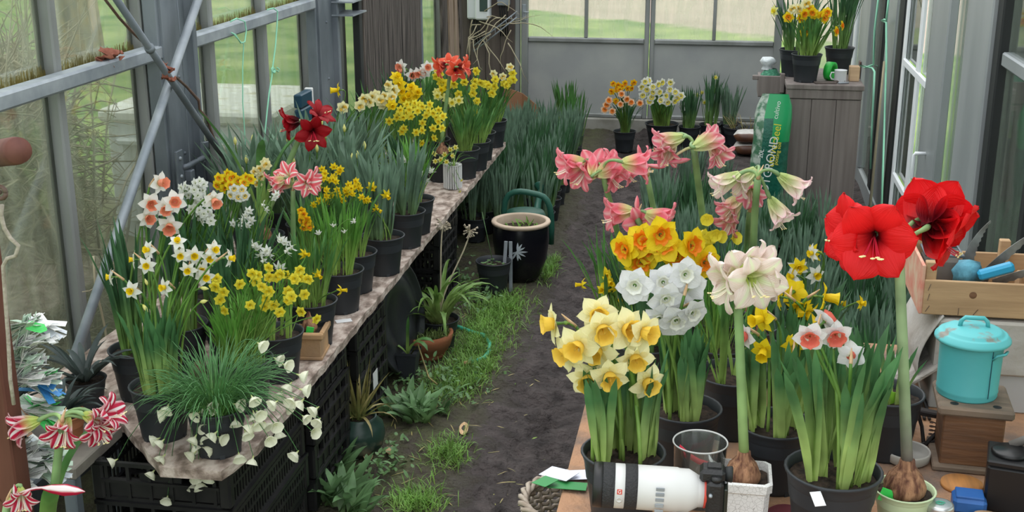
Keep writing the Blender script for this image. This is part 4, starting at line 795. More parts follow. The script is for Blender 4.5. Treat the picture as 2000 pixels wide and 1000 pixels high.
for px, py, k, lab in ((1345, 285, 3, 'leafy pot with white buds right of the lemon-cupped white daffodils'), (1385, 280, 2, 'tall dark leafy pot before the right leaf of the back door'), (1425, 278, 0, 'blue-green leafy pot beside the stacked soil bags')):
    q = atz(px, py, 0); q.y += .08
    potted('potted_daffodils', lab, (q.x, q.y, floor_z(q.x, q.y)), leaves=(44, .42 if k == 2 else .33, .013, 'leaf_dark' if k != 0 else 'leaf_blue'), group=BG, lod=2, lean=(.02, .2), droop=(0, .2),
        flowers=fl([(1398, 151), (1371, 181), (1376, 200), (1362, 186)], q.y, 'pale_small', .02) if k == 2 else (fl([(1335, 208), (1340, 212), (1328, 205)], q.y, 'tazetta_white', .02) if k == 3 else ()))
for px, py, lab in ((1438, 250, 'empty black pot with dry sticks by the back door'), (1462, 252, 'black pot with shrivelled seedlings beside the dry-stick pot')):
    q = atz(px, py, .13); potted('black_pot', lab, (q.x, q.y, 0), rim=.10, h=.14, leaves=(14, .16, .004, 'straw_leaf'), group='black pots by the back door', lean=(.1, .8), droop=(.2, 1.4))
for p, lab in (((1106, 268), 'leafy pot at the far end of the path before the door'), ((1120, 295), 'leafy pot ending the block on the path side')):
    q = atz(p[0], p[1], .0); leafy(q.x, q.y, 3, lab, 'leafy pots at the path corner')
# pots on the grey cabinet
CT = .885
potted('potted_daffodils', 'yellow orange-cupped daffodils in front pot on the grey cabinet', (aty(1572, 165, 7.10).x, 7.10, CT), leaves=(56, .25, .013, 'leaf_green'), lod=2, lean=(.05, .4), droop=(0, .4), group='pots on the grey cabinet',
    flowers=fl(zc([(160, 135), (265, 140), (360, 110), (440, 140), (460, 100), (290, 250), (530, 245, 50), (575, 200, 60), (330, 80), (350, 100), (190, 70, 0, 0, 'double_cream'), (300, 30, 0, 0, 'double_cream'), (240, 70, 0, 0, 'double_cream'), (50, 85, -60, 0, 'pale_small'), (280, 110), (420, 120)], 1500, 0, 4), 7.08, 'yellow_orange', .034))
potted('potted_daffodils', 'leafy pot behind the flowering one on the grey cabinet, left side', (.435, 7.30, CT), leaves=(40, .34, .012, 'leaf_dark'), group='pots on the grey cabinet')
potted('potted_daffodils', 'tall dark leaves in pot beside the glass on the grey cabinet', (.70, 7.42, CT), leaves=(50, .50, .013, 'leaf_dark'), group='pots on the grey cabinet', lean=(.02, .2))
# ================================================================ RIGHT BENCH AND ITS PLANTS
b = MB(); b.bbox((-.287, 1.5, EZ-.03), (.96, 3.42, EZ), .004)
t = thing('potting_bench', 'chipboard potting bench on the right with stained orange-brown top', 'bench', (0, 0, 0))
b.build('top', 'chipboard_orange', t)
for x in (-.20, .88):
    for y in (1.62, 3.30): q = MB(); q.bbox((x-.03, y-.03, -.02), (x+.03, y+.03, EZ-.03), .004); q.build('leg', 'brown_wood', t)
q = MB(); q.bbox((-.19, 1.6, EZ-.11), (-.16, 3.3, EZ-.03), .003); q.build('apron', 'brown_wood', t)
RG = 'daffodil pots on the potting bench'
potted('potted_daffodils', 'pale yellow trumpet daffodils in pot behind the camera lens', (-.150, 2.30, EZ), rim=.086, h=.155, leaves=(60, .215, .019, 'leaf_big'), lod=1, leaf_obj=True, spread=.78, lean=(.0, .16), droop=(0, .35), group=RG, stemr=.0036,
    flowers=fl([(1166, 612, 5, 5), (1085, 632, -78, 0), (1176, 641, 10, -10), (1132, 674, -30, -10), (1168, 682, -30, -12), (1255, 648, 45, 0), (1240, 697, 8, -18), (1150, 737, -8, -15), (1190, 732, 5, -18), (1262, 744, 25, -15), (1222, 643, 30, 10), (1112, 688, -55, -10)], 2.27, 'pale_trumpet', .046, jit=.035))
potted('potted_daffodils', 'pure white large-cupped daffodils in pot behind the glass vase', (-.035, 2.54, EZ), rim=.084, h=.155, leaves=(46, .225, .018, 'leaf_big'), lod=1, leaf_obj=True, spread=.75, lean=(.0, .15), droop=(0, .25), group=RG, stemr=.0034,
    flowers=fl([(1240, 557, -12, 0), (1295, 551, 0, 5), (1338, 536, 10, 5), (1300, 583, 10, -15), (1287, 621, 5, -20), (1320, 625, 12, -18), (1351, 611, 25, -12), (1312, 597, 5, -15), (1345, 560, 160, 0)], 2.50, 'pure_white', .043))
potted('potted_daffodils', 'orange-cupped yellow daffodils behind the pure white ones', (-.14, 2.93, EZ), leaves=(50, .25, .016, 'leaf_dark'), lod=1, spread=.75, group=RG, stemr=.0032, lean=(.02, .3),
    flowers=fl([(1222, 486, -50, -5), (1252, 513, -5, -5), (1267, 480, 0, 10), (1289, 458, 15, 0), (1321, 501, 10, -5), (1348, 480, 40, 10), (1256, 470, -20, 20), (1375, 512, 30, 0), (1300, 480, -20, 20)], 2.9, 'yellow_orange', .049))
potted('potted_daffodils', 'miniature yellow daffodils at the bench edge behind the pale yellow ones', (-.215, 3.16, EZ), leaves=(40, .26, .010, 'leaf_green'), lod=2, spread=.8, group=RG, stemr=.002, lean=(.05, .5),
    flowers=fl([(1180, 541, -10), (1189, 550, 20), (1137, 556, -80), (1178, 565, -20), (1202, 560, 40), (1221, 585, -60), (1185, 535, 0)], 3.12, 'cyclamin', .020))
t = potted('potted_hoop_daffodils', 'yellow hoop-petticoat daffodils standing behind the yellow and orange ones', (.04, 3.14, EZ), leaves=(120, .24, .003, 'grass_fine'), lod=2, spread=.8, group=RG)
hy = hoop_me.copy(); hy.materials.clear(); hy.materials.append(M['pet_lemon']); sb = MB()
for p in zc([(145, 670), (110, 780), (180, 800), (240, 795), (345, 805), (130, 875), (60, 850), (90, 820), (20, 840), (200, 780), (0, 890), (150, 830), (-60, 850), (-90, 880)], 1340, 240, 3.571):
    P_ = aty(p[0], p[1], 3.08+rnd(-.03, .03)); d = facing(rnd(-60, 60), rnd(-30, 20)); R = .0165; f = link('flower', hy, t, P_-t.location); f.rotation_mode = 'QUATERNION'; f.rotation_quaternion = flower_rot(d); f.scale = (R,)*3
    e = P_-t.location-d*R*.9; sb.tube(bez(Vector((e.x*.2, e.y*.2, .12)), Vector((e.x*.4, e.y*.4, .25)), e-d*.03-Vector((0, 0, .02)), e, 8), .0013, 4, caps=False)
stuff(sb.build('stems', 'stem', t))
potted('potted_daffodils', 'coral-cupped white daffodils in the near pot beside the green amaryllis pot', (.265, 2.27, EZ), rim=.094, h=.165, leaves=(44, .30, .021, 'leaf_big'), lod=1, leaf_obj=True, spread=.78, lean=(.0, .30), droop=(0, .35), group=RG, stemr=.0034,
    flowers=fl([(1582, 656, -12, -12), (1631, 653, 0, -15), (1662, 695, 165, -5)], 2.25, 'white_coral', .034)+fl([(1610, 628, 120, 30)], 2.28, 'white_coral', .030))
potted('potted_daffodils', 'yellow trumpet daffodils in pot beside the white bulb pot', (.165, 2.50, EZ), rim=.082, h=.15, leaves=(36, .25, .017, 'leaf_big'), lod=1, leaf_obj=True, spread=.7, lean=(.0, .25), droop=(0, .3), group=RG, stemr=.003,
    flowers=fl([(1491, 622, -60, 0), (1550, 676, 170, 10), (1492, 682, -20, -20)], 2.5, 'yellow_trumpet', .032)+fl([(1457, 655, -60, -5)], 2.45, 'white_coral', .032))
potted('potted_daffodils', 'golden trumpet daffodils pointing down in pot behind the coral-cupped ones', (.235, 2.80, EZ), leaves=(50, .20, .016, 'leaf_big'), lod=1, spread=.75, group=RG, stemr=.0032, lean=(.0, .25), droop=(0, .3),
    flowers=fl([(1523, 580, -110, 0), (1561, 595, 5, -50), (1608, 580, 80, -5), (1550, 570, 150, 0), (1575, 610, 40, -40)], 2.78, 'yellow_trumpet', .037))
potted('potted_daffodils', 'lemon and white small trumpet daffodils in the farthest bench pot', (.255, 3.02, EZ), leaves=(50, .18, .014, 'leaf_dark'), lod=2, spread=.75, group=RG, stemr=.0025,
    flowers=fl([(1588, 494, -70), (1558, 522, -20), (1592, 536, 20), (1550, 540, -70), (1614, 609, -60), (1640, 592, 70)], 3.0, 'white_yellow', .027)+fl([(1590, 494, -60), (1560, 521, 0)], 3.02, 'yellow_small', .025)+fl([(1681, 592, 50)], 3.0, 'yellow_small', .020))
potted('leafy_bench_pot', 'black pot with a white plant tag behind the white amaryllis stem', (.075, 2.76, EZ), rim=.088, h=.155, leaves=(16, .30, .012, 'leaf_green'), group=RG)
potted('leafy_bench_pot', 'smaller black pot of fine grassy leaves beside the pure white daffodils', (.045, 2.98, EZ), rim=.075, h=.14, leaves=(70, .22, .004, 'leaf_bright'), group=RG)
potted('leafy_bench_pot', 'black pot behind the coral-cupped daffodils next to the tools', (.42, 2.70, EZ), rim=.082, h=.155, leaves=(16, .17, .014, 'leaf_big'), group=RG, lean=(0, .2))
# ---- amaryllises on the bench
amaryllis('pink_amaryllis', 'rose pink amaryllis leaning out over the path on a long stalk', (-.20, 3.30, EZ), aty(1177, 338, 3.12), A_PINK, am_fl([(1092, 326, -72, -8), (1124, 345, -42, -18), (1160, 318, 170, 20, .05), (1205, 318, 120, 20, .05), (1268, 322, 85, -5), (1212, 352, 60, -30, .04)], 3.10, .058), W=.44, scape_r=.0085, bulb=.03, pot=std_pot(.06, .11))
amaryllis('pink_amaryllis', 'rose pink amaryllis with an open star flower just above the orange-cupped daffodils', (-.06, 3.24, EZ), aty(1243, 425, 3.06), A_PINK, am_fl([(1184, 420, -82, -8), (1254, 440, 5, 5), (1312, 434, 70, -15)], 3.04, .058), W=.44, scape_r=.0085, bulb=.03, pot=std_pot(.06, .11), buds=[(aty(1244, 398, 3.06), (0, 0, 1), .022)])
amaryllis('pink_amaryllis', 'pale stalk with rosy buds between the two rose pink amaryllises', (-.10, 3.38, EZ), aty(1264, 345, 3.30), A_PINK, am_fl([(1240, 345, 60, -30)], 3.30, .042), W=.44, scape_r=.0085, bulb=.028, pot=std_pot(.05, .10), buds=[(aty(1249, 298, 3.30), (-.2, 0, 1), .022), (aty(1283, 325, 3.3), (1, 0, -.1), .022)])
amaryllis('trumpet_amaryllis', 'tallest shell pink trumpet amaryllis on a thick straight stalk', (.02, 3.36, EZ), aty(1355, 290, 3.18), A_ROSE, am_fl([(1282, 282, -80, -12), (1298, 310, -28, -35), (1400, 268, 120, 15), (1412, 312, 35, -38)], 3.16, .050), W=.44, scape_r=.0095, bulb=.03, pot=std_pot(.06, .11), buds=[(aty(1330, 314, 3.16), (1, 0, .2), .025)])
amaryllis('trumpet_amaryllis', 'shell pink trumpet amaryllis spreading widely beside the seed bag', (.135, 3.20, EZ), aty(1480, 350, 3.04), A_SHELL, am_fl([(1393, 368, -78, -25), (1434, 366, -60, -30, .03), (1571, 376, 75, -32), (1535, 436, 48, -48)], 3.02, .049), W=.44, scape_r=.0095, bulb=.03, pot=std_pot(.05, .10), bow=Vector((-.01, 0, 0)))
amaryllis('trumpet_amaryllis', 'short rose trumpet amaryllis with drooping flowers behind the white striped one', (.105, 3.36, EZ), aty(1464, 414, 3.14), A_ROSE, am_fl([(1470, 385, 0, -20), (1415, 418, -60, -35), (1414, 446, -50, -42)], 3.10, .048), W=.44, scape_r=.0085, bulb=.03, pot=std_pot(.05, .10))
# white crackle pot with the white amaryllis
mat('crackle', (0.78, 0.78, 0.75), 0.35, col2=(0.70, 0.69, 0.66), scale=5)
def crackle_material():
    m, n, l = nodes_of('crackle_glaze'); out = n.new('ShaderNodeOutputMaterial'); p = principled(n, l, None, 0.3); l.new(p.outputs[0], out.inputs[0]); tc = n.new('ShaderNodeTexCoord')
    v = n.new('ShaderNodeTexVoronoi'); v.feature = 'DISTANCE_TO_EDGE'; v.inputs['Scale'].default_value = 110; l.new(tc.outputs['Object'], v.inputs[0])
    r = n.new('ShaderNodeValToRGB'); r.color_ramp.elements[0].position = .0; r.color_ramp.elements[1].position = .035; r.color_ramp.elements[0].color = (.28, .27, .25, 1); r.color_ramp.elements[1].color = (.76, .76, .74, 1); l.new(v.outputs[0], r.inputs[0]); l.new(r.outputs[0], p.inputs['Base Color']); M['crackle_glaze'] = m
crackle_material()
def crackle_pot(t):
    b = MB(); s = .056
    def ring(h_, z): return [Vector((x, y, z)) for x, y in ((-h_, -h_*.8), (-h_*.8, -h_), (h_*.8, -h_), (h_, -h_*.8), (h_, h_*.8), (h_*.8, h_), (-h_*.8, h_), (-h_, h_*.8))]
    rings = [ring(s*.9, 0), ring(s*.96, .09), ring(s*1.03, .094), ring(s*1.04, .112), ring(s*.92, .114), ring(s*.90, .07)]
    for a, c in zip(rings, rings[1:]): b.add(a+c, [(i, (i+1) % 8, 8+(i+1) % 8, 8+i) for i in range(8)], 0, None, False)
    b.add(rings[0], [tuple(range(8))[::-1]]); b.build('pot', 'crackle_glaze', t)
    q = MB(); q.add(ring(s*.90, .095), [tuple(range(8))]); q.build('soil', 'soil', t); return .095
wa = atz(1448, 985, EZ+.05); wa = Vector((wa.x, wa.y+.02, EZ))
amaryllis('white_amaryllis', 'white amaryllis veined with pink growing from a bulb in a white crackle pot', wa, aty(1441, 580, wa.y), A_WHITE, am_fl([(1482, 556, 12, -5, -.03), (1398, 556, -78, -12), (1434, 520, -155, 30, .04), (1505, 527, 100, 5, .03)], wa.y-.01, .072), scape_r=.0095, bulb=.036, pot=crackle_pot, W=.46)
# green pot with the big red amaryllis
mat('celadon', (0.55, 0.66, 0.42), 0.3, col2=(0.48, 0.60, 0.36), scale=5)
ga = atz(1768, 975, EZ+.07); ga = Vector((ga.x, ga.y+.02, EZ))
t = amaryllis('red_amaryllis', 'huge scarlet amaryllis on a tall stalk from a bulb in a pale green pot', ga, aty(1756, 498, ga.y), A_RED, am_fl([(1705, 474, -18, 0, -.06, 1.06), (1640, 452, -75, 5, .02), (1828, 412, 150, 15, .07, 1.05), (1872, 470, 62, -25, .02)], ga.y, .086), scape_r=.0105, bulb=.042, pot=std_pot(.062, .085, 'celadon'), scape_m='scape_grey', W=.60)
b = MB(); b.box((-.004, -.001, 0), (.026, .001, .028), 0, Matrix.Translation((-.052, -.03, .07)) @ Matrix.Rotation(.3, 4, 'Y')); mat('tag_green', (0.05, 0.62, 0.10), 0.4); b.build('plant_label', 'tag_green', t)
# pale stripe amaryllis in the near left corner
fa = Vector((-1.44, 2.02, 0.0)); fa = aty(92, 1085, 2.35); fa.z = .30
b = MB(); mat('stool_grey', (.12, .11, .10), .8, col2=(.18, .16, .14), scale=10)
stool = thing('plant_stand', 'low dark stand under the crimson striped amaryllis', 'stand', (fa.x, fa.y, 0)); b.bbox((-.12, -.12, .27), (.12, .12, .30), .006); b.build('top', 'stool_grey', stool)
for sx in (-1, 1):
    for sy in (-1, 1): q = MB(); q.bbox((sx*.10-.014, sy*.10-.014, -.01), (sx*.10+.014, sy*.10+.014, .27), .003); q.build('leg', 'stool_grey', stool)
amaryllis('crimson_striped_amaryllis', 'crimson and white striped amaryllis in front of the strung plant labels', fa, aty(121, 826, 2.33), A_CRIM, am_fl([(117, 858, 0, -30, -.02), (22, 838, -80, -15), (205, 826, 62, -5), (228, 800, 80, 25, .03), (200, 852, 40, -30)], 2.32, .054), scape_r=.010, bulb=.04, pot=std_pot(.075, .13), leaves=3, leafL=.34)
amaryllis('crimson_striped_amaryllis', 'half-open crimson striped amaryllis bud below the fully open one', fa+Vector((-.09, -.16, 0)), aty(14, 985, 2.20), A_CRIM, am_fl([(42, 985, 20, -20)], 2.18, .042), scape_r=.009, bulb=0, buds=[(aty(128, 957, 2.2), facing(80, 0), .045), (aty(30, 962, 2.2), (0, 0, 1), .02)])
# ================================================================ THINGS ON THE LEFT
mat('dead_leaf', (0.22, 0.065, 0.04), 0.8, col2=(0.36, 0.14, 0.09), scale=30, bump=0.6)
def crumpled_leaf(name, lab, c, w, h, seed):
    b = MB(); n = 12; rows = []
    for i in range(n+1):
        r = []
        for j in range(n+1):
            u, v = i/n-.5, j/n-.5; k = 1-.35*(abs(u)+abs(v)); q = mn.noise(Vector((u*5, v*5, seed))); q2 = mn.noise(Vector((u*7+9, v*7, seed)))
            r.append(Vector((c.x+.03*q+.02*math.sin(9*u), c.y+v*w*k*(1+.4*q2), c.z+(u*h*k)+.02*q2)))
        rows.append(r)
    b.grid(rows); o = b.build(name, 'dead_leaf'); tag(o, lab, 'dead leaf', 'dead leaves on the frame')
    s = o.modifiers.new('thickness', 'SOLIDIFY'); s.thickness = .0015; return o
crumpled_leaf('dead_leaf', 'big crumpled red-brown dead leaf lying on the galvanized rail', atx(214, 110, -2.075)+Vector((.0, 0, .0)), .13, .055, 3.3)
crumpled_leaf('dead_leaf', 'small curled dead leaf caught where the two braces cross', atx(328, 142, -1.95), .035, .07, 8.1)
mat('vine_wood', (0.15, 0.085, 0.06), 0.9, col2=(0.09, 0.06, 0.045), scale=30)
b = MB(); L_ = [atx(x, y, -1.99) for x, y in ((200, -8), (233, 35), (258, 62), (283, 86), (300, 104), (327, 135), (343, 150), (365, 170), (388, 196), (390, 215), (405, 232), (412, 255), (425, 290), (440, 325))]
b.tube(L_, [.005]*8+[.006]*6, 6); tag(b.build('vine_stem', 'vine_wood'), 'thin dark vine stem twisting along the dark brace rod', 'vine')
b = MB(); b.tube([atx(345, -5, -2.0), atx(352, 70, -2.0), atx(360, 160, -2.0), atx(366, 250, -2.0), atx(372, 330, -2.0), atx(372, 400, -1.98)], .0022, 5); tag(b.build('hanging_wire', 'galvanized_dark'), 'fine dark wire hanging straight down in front of the steel post', 'wire')
b = MB(); b.tube([atx(x, y, -2.04) for x, y in ((182, 500), (186, 560), (196, 600), (205, 640), (212, 690), (214, 740))], [.004, .0035, .004, .004, .0045, .005], 5); b.tube([atx(x, y, -2.04) for x, y in ((188, 560), (175, 568), (161, 570))], .002, 4); tag(b.build('dried_plant', 'dry_twig'), 'dry upright stem leaning on the glass below the pale brace', 'stem')
mat('green_string', (0.30, 0.68, 0.48), 0.7)
b = MB(); P = lambda x, y, X=-2.045: atx(x, y, X)
b.tube([P(450, 42), P(462, 36), P(478, 42), P(481, 60), P(478, 82), P(470, 84), P(460, 68), P(452, 64)], .0032, 6); b.tube([P(456, 66), P(468, 80), P(476, 86), P(474, 130), P(474, 200), P(478, 260), P(480, 300)], .0026, 6)
tag(b.build('green_string', 'green_string'), 'green string looped round the rail before the second glass bay', 'string', 'green strings')
b = MB(); b.tube([P(522, 19), P(534, 16), P(542, 22), P(541, 50), P(538, 90), P(533, 128), P(531, 150), P(526, 180), P(522, 215), P(518, 255), P(514, 300)], .0034, 6)
for k in range(3): b.tube([P(533+3*math.cos(a)+k, 136+5*math.sin(a)+k, -2.04) for a in (0, 1.2, 2.4, 3.6, 4.8, 6.2)], .003, 6)
b.tube([P(541, 132), P(546, 136), P(543, 140), P(536, 136)], .003, 6); tag(b.build('green_string', 'green_string'), 'knotted green string hanging from the rail near the second post', 'string', 'green strings')
# bracket with roller on the steel post
mat('steel_blue', (0.16, 0.18, 0.21), 0.5, 0.4, col2=(0.11, 0.13, 0.15), scale=12)
o = atx(350, 330, -2.0); t = thing('winch_bracket', 'blue-grey steel winch bracket with roller bolted to the post', 'bracket', o)
b = MB(); b.bbox((-.006, -.02, -.16), (.004, .035, .07), .002); b.build('back_plate', 'steel_blue', t)
b = MB(); b.tube([(0, .03, .0), (.012, .05, .0), (.012, .21, .0), (.012, .235, -.03), (.012, .25, -.18)], .011, 8); b.build('arm', 'steel_blue', t)
b = MB(); b.bbox((.0, .20, .0), (.016, .25, .08), .002, mtx=Matrix.Rotation(-.1, 4, 'X')); b.bbox((.0, .04, -.06), (.03, .075, -.015), .004); b.build('lug', 'steel_blue', t)
b = MB(); mt = Matrix.Translation((.01, .12, -.145)) @ Matrix.Rotation(math.pi/2, 4, 'X'); b.lathe([(0, -.1), (.045, -.1), (.045, -.09), (.022, -.085), (.020, .04), (.045, .045), (.045, .055), (0, .055)], 16, mtx=mt); b.build('roller', 'galvanized_dark', t)
for y, z in ((.005, .04), (.005, -.03), (.005, -.12)): b = MB(); b.lathe([(0, .006), (.007, .006), (.008, 0)], 6, mtx=Matrix.Translation((.004, y, z)) @ Matrix.Rotation(math.pi/2, 4, 'Y')); b.build('bolt', 'galvanized', t)
# teal box on the second post
mat('teal_box', (0.012, 0.05, 0.085), 0.4); o = atx(597, 205, -1.998); t = thing('switch_box', 'dark teal box with white side fixed to the second steel post', 'box', o)
b = MB(); b.bbox((-.02, -.12, -.10), (.02, .05, -.003), .006); b.bbox((-.02, -.12, .003), (.02, .05, .07), .006); b.build('body', 'teal_box', t); b = MB(); b.bbox((-.022, .055, -.11), (.018, .075, .075), .003); b.build('side_strip', 'white_paint', t)
# red-brown timber rack with a fat peg, eyelet and rope, bundles of plant labels strung on it
mat('redwood', (0.085, 0.026, 0.018), 0.55, col2=(0.14, 0.05, 0.034), scale=6, stretch=(3, 3, .5)); mat('redwood_end', (0.15, 0.055, 0.04), 0.7, col2=(0.09, 0.03, 0.024), scale=18)
ro = aty(3, 700, 2.35); t = thing('label_rack', 'red-brown timber post with a thick round peg and iron eyelet', 'rack', (ro.x, ro.y, 0))
b = MB(); b.bbox((-.055, -.03, -.02), (.015, .03, 1.28), .004); b.build('post', 'redwood', t)
p0 = aty(-30, 303, 2.33)-Vector((ro.x, ro.y, 0)); p1 = aty(36, 294, 2.16)-Vector((ro.x, ro.y, 0)); b = MB(); b.tube([p0, lerp(p0, p1, .9), p1], [.028, .028, .026], 18); b.build('peg', 'redwood_end', t)
pe = aty(0, 376, 2.25)-Vector((ro.x, ro.y, 0)); b = MB(); b.tube([pe+Vector((.013*math.cos(a), 0, .013*math.sin(a))) for a in [i*.5236 for i in range(13)]], .005, 6); b.tube([pe, pe+Vector((-.05, .05, 0))], .005, 6); b.build('eyelet', 'rust', t)
mat('rope', (0.42, 0.37, 0.31), 0.9, col2=(0.30, 0.26, 0.21), scale=60, bump=.5)
b = MB(); b.tube([aty(x, y, 2.27) for x, y in ((4, 400), (2, 420), (8, 445), (20, 465), (36, 480), (30, 500), (14, 505), (6, 520), (10, 580), (16, 660), (20, 740), (27, 790))], .0045, 6); tag(b.build('rope', 'rope'), 'frayed grey-brown rope hanging from the iron eyelet', 'rope')
for n_, c in (('lab_white', (.72, .72, .70)), ('lab_greenish', (.45, .58, .46)), ('lab_green', (.08, .60, .14)), ('lab_blue', (.05, .25, .58)), ('lab_pale', (.62, .66, .72)), ('lab_buff', (.45, .26, .16))): mat(n_, c, .5, col2=tuple(x*.75 for x in c), scale=90, stretch=(1, 4, 1), lo=.5, hi=.62)
bundles = [(46, 655, 66, 60, 90, -.75, ('lab_white', 'lab_greenish', 'lab_greenish', 'lab_white'), 'fan of white plant labels with one bright green tag, topmost on the rack'), (82, 640, 50, 26, 80, .1, ('lab_white', 'lab_pale', 'lab_white'), 'sheaf of white plant labels sticking out towards the glass'), (48, 720, 70, 70, 95, -.5, ('lab_white', 'lab_grey', 'lab_white', 'lab_greenish'), 'thick stack of white plant labels below the green tag'), (78, 745, 50, 40, 90, .15, ('lab_green', 'lab_blue', 'lab_white', 'lab_greenish'), 'mixed green, blue and white plant labels at the bottom of the rack'),
           (75, 800, 50, 40, 110, .1, ('lab_greenish', 'lab_green', 'lab_white'), 'faded green plant labels hanging behind the striped amaryllis'), (30, 810, 46, 24, 90, .5, ('lab_white', 'lab_grey', 'lab_buff'), 'sheaf of old paper labels above the crimson flowers'), (32, 900, 90, 90, 110, -.5, ('lab_grey', 'lab_white', 'lab_grey'), 'dirty grey plant labels tied in a bundle beside the crimson flowers'), (85, 895, 50, 70, 100, .1, ('lab_greenish', 'lab_pale', 'lab_white'), 'greenish plant labels hanging in front of the low table leg')]
for (px, py, ln, ht, L_, tilt, cols, lab) in bundles:
    yy = 2.42+(.05 if px > 60 else 0); c = aty(px, py, yy); t = thing('label_bundle', lab, 'plant labels', c, 0, 'bundles of plant labels')
    n = int(ht/1.7); s = 1/900
    me_ = {}
    for cn in set(cols): b = MB(); b.bbox((-.5*L_*s, -.009, -.0006), (.5*L_*s, .009, .0006), .0004); me_[cn] = b.mesh('label_card', cn)
    for i in range(n):
        o = link('label_card', me_[random.choice(cols)], t); o.location = (rnd(-.012, .012), rnd(-.012, .012), (i-n/2)*ht*s/n); o.rotation_euler = (rnd(-.4, .4), tilt+.5*math.sin(i*.25)+rnd(-.18, .18), rnd(-.7, .5))
    if 'topmost' in lab:
        b = MB(); b.grid([[Vector((x, y, .004*math.sin(x*200))) for y in (-.011, .011)] for x in (0, .02, .034)]+[[Vector((.044, -.002, 0)), Vector((.044, .002, 0))]]); o = b.build('green_tag', 'lab_green', t, (.025, -.02, .035)); o.rotation_euler = (.9, .35, .3)
# low table with silver bromeliads
mat('table_grey', (.13, .115, .10), .85, col2=(.22, .20, .17), scale=8, bump=.3)
t = thing('low_table', 'low grey metal-edged table carrying dark bromeliads by the glass', 'table', (-1.87, 2.84, 0)); b = MB(); b.bbox((-.17, -.12, .465), (.25, .15, .50), .004); b.build('top', 'table_grey', t)
for x, y in ((.225, -.10), (-.15, -.10), (.225, .13), (-.15, .13)): b = MB(); b.bbox((x-.018, y-.018, -.02), (x+.018, y+.018, .465), .003); b.build('leg', 'galvanized_dark', t)
def rosette(b, n, L, W, m=0, lean=(.3, 1.2), droop=(.4, 1.6), z=.0):
    for i in range(n): leaf_ribbon(b, (rnd(-.008, .008), rnd(-.008, .008), z), i*2.4+rnd(-.2, .2), rnd(*lean), L*rnd(.7, 1.1), W, rnd(*droop), rnd(-.2, .2), 8, m, .35, .6)
for (x, y, pm, n, L, lab) in ((-1.72, 2.86, 'terracotta', 26, .15, 'silvery dark bromeliad rosette in terracotta pot on the low table'), (-1.90, 2.88, 'pot_plastic', 26, .17, 'spotted dark bromeliad against the glass on the low table'), (-1.78, 3.10, 'pot_plastic', 22, .19, 'bromeliad with long arching grey leaves behind the white daffodil pot')):
    zz = .50; t = thing('bromeliad', lab, 'potted plant', (x, y, zz), 0, 'bromeliads'); link('pot', pot_mesh(.06, .09, pm), t); link('soil', soil_mesh(.06, .09), t)
    b = MB(); rosette(b, n, L, .020, z=.08); stuff(b.build('rosette', 'bromeliad', t))
# terracotta trough with bulb
q = atz(604, 703, BZ); q.y += .055; q.x -= .0
t = thing('terracotta_trough', 'small buff terracotta trough holding a sprouting bulb and a green tag', 'planter', (q.x-.006, q.y, BZ), math.radians(6)); b = MB()
b.bbox((-.045, -.062, 0), (.045, .062, .012), .004); b.bbox((-.041, -.058, .010), (.041, .058, .075), .003); b.bbox((-.050, -.068, .072), (.050, -.05, .094), .005); b.bbox((-.050, .05, .072), (.050, .068, .094), .005); b.bbox((-.050, -.05, .072), (-.034, .05, .094), .005); b.bbox((.034, -.05, .072), (.050, .05, .094), .005); b.build('trough', 'terracotta_pale', t)
b = MB(); b.box((-.036, -.052, .075), (.036, .052, .082)); b.build('soil', 'soil', t)
b = MB(); b.lathe([(0, 0), (.02, .004), (.027, .022), (.018, .045), (.007, .06), (.004, .075)], 14); b.build('bulb', 'bulb_skin', t, (-.004, -.012, .075))
b = MB(); b.bbox((-.012, -.001, 0), (.012, .001, .034), .0006); o = b.build('plant_label', 'tag_green', t, (.0, -.042, .078)); o.rotation_euler = (.2, .2, .2)
b = MB(); b.box((-.028, -.016, 0), (.028, .016, .0012)); o = tag(b.build('paper_tag', 'white_paint'), 'white paper tag lying on the staging edge before the second edge pot', 'tag'); o.location = atz(682, 628, BZ)+Vector((-.02, 0, .001)); o.rotation_euler = (0, .0, .5)
# jar with an onion bulb
mat('clear_glass', (1, 1, 1), .05)
def thin_glass(nm, tint=(.92, .95, .94), dirt=.10):
    m, n, l = nodes_of(nm); out = n.new('ShaderNodeOutputMaterial'); tb = n.new('ShaderNodeBsdfTransparent'); tb.inputs[0].default_value = (*tint, 1); gl = n.new('ShaderNodeBsdfGlossy'); gl.inputs['Roughness'].default_value = .05; df = n.new('ShaderNodeBsdfDiffuse'); df.inputs[0].default_value = (.6, .62, .6, 1)
    fr = n.new('ShaderNodeFresnel'); fr.inputs[0].default_value = 1.5; mx = n.new('ShaderNodeMixShader'); mx.inputs[0].default_value = dirt; l.new(tb.outputs[0], mx.inputs[1]); l.new(df.outputs[0], mx.inputs[2]); m2 = n.new('ShaderNodeMixShader'); l.new(fr.outputs[0], m2.inputs[0]); l.new(mx.outputs[0], m2.inputs[1]); l.new(gl.outputs[0], m2.inputs[2]); l.new(m2.outputs[0], out.inputs[0]); M[nm] = m
thin_glass('clear_glass')
t = thing('bulb_jar', 'small glass jar with a dark red bulb between the two front pots', 'jar', (-1.435, 3.12, BZ)); b = MB(); b.lathe([(0, .002), (.03, 0), (.036, .02), (.034, .06), (.022, .075), (.026, .09), (.024, .09), (.020, .075), (.030, .058), (.032, .02), (.0, .008)], 18); b.build('jar', 'clear_glass', t); b = MB(); b.lathe([(0, 0), (.02, .008), (.027, .03), (.02, .055), (.006, .075)], 14); b.build('bulb', 'redwood', t, (0, 0, .085))
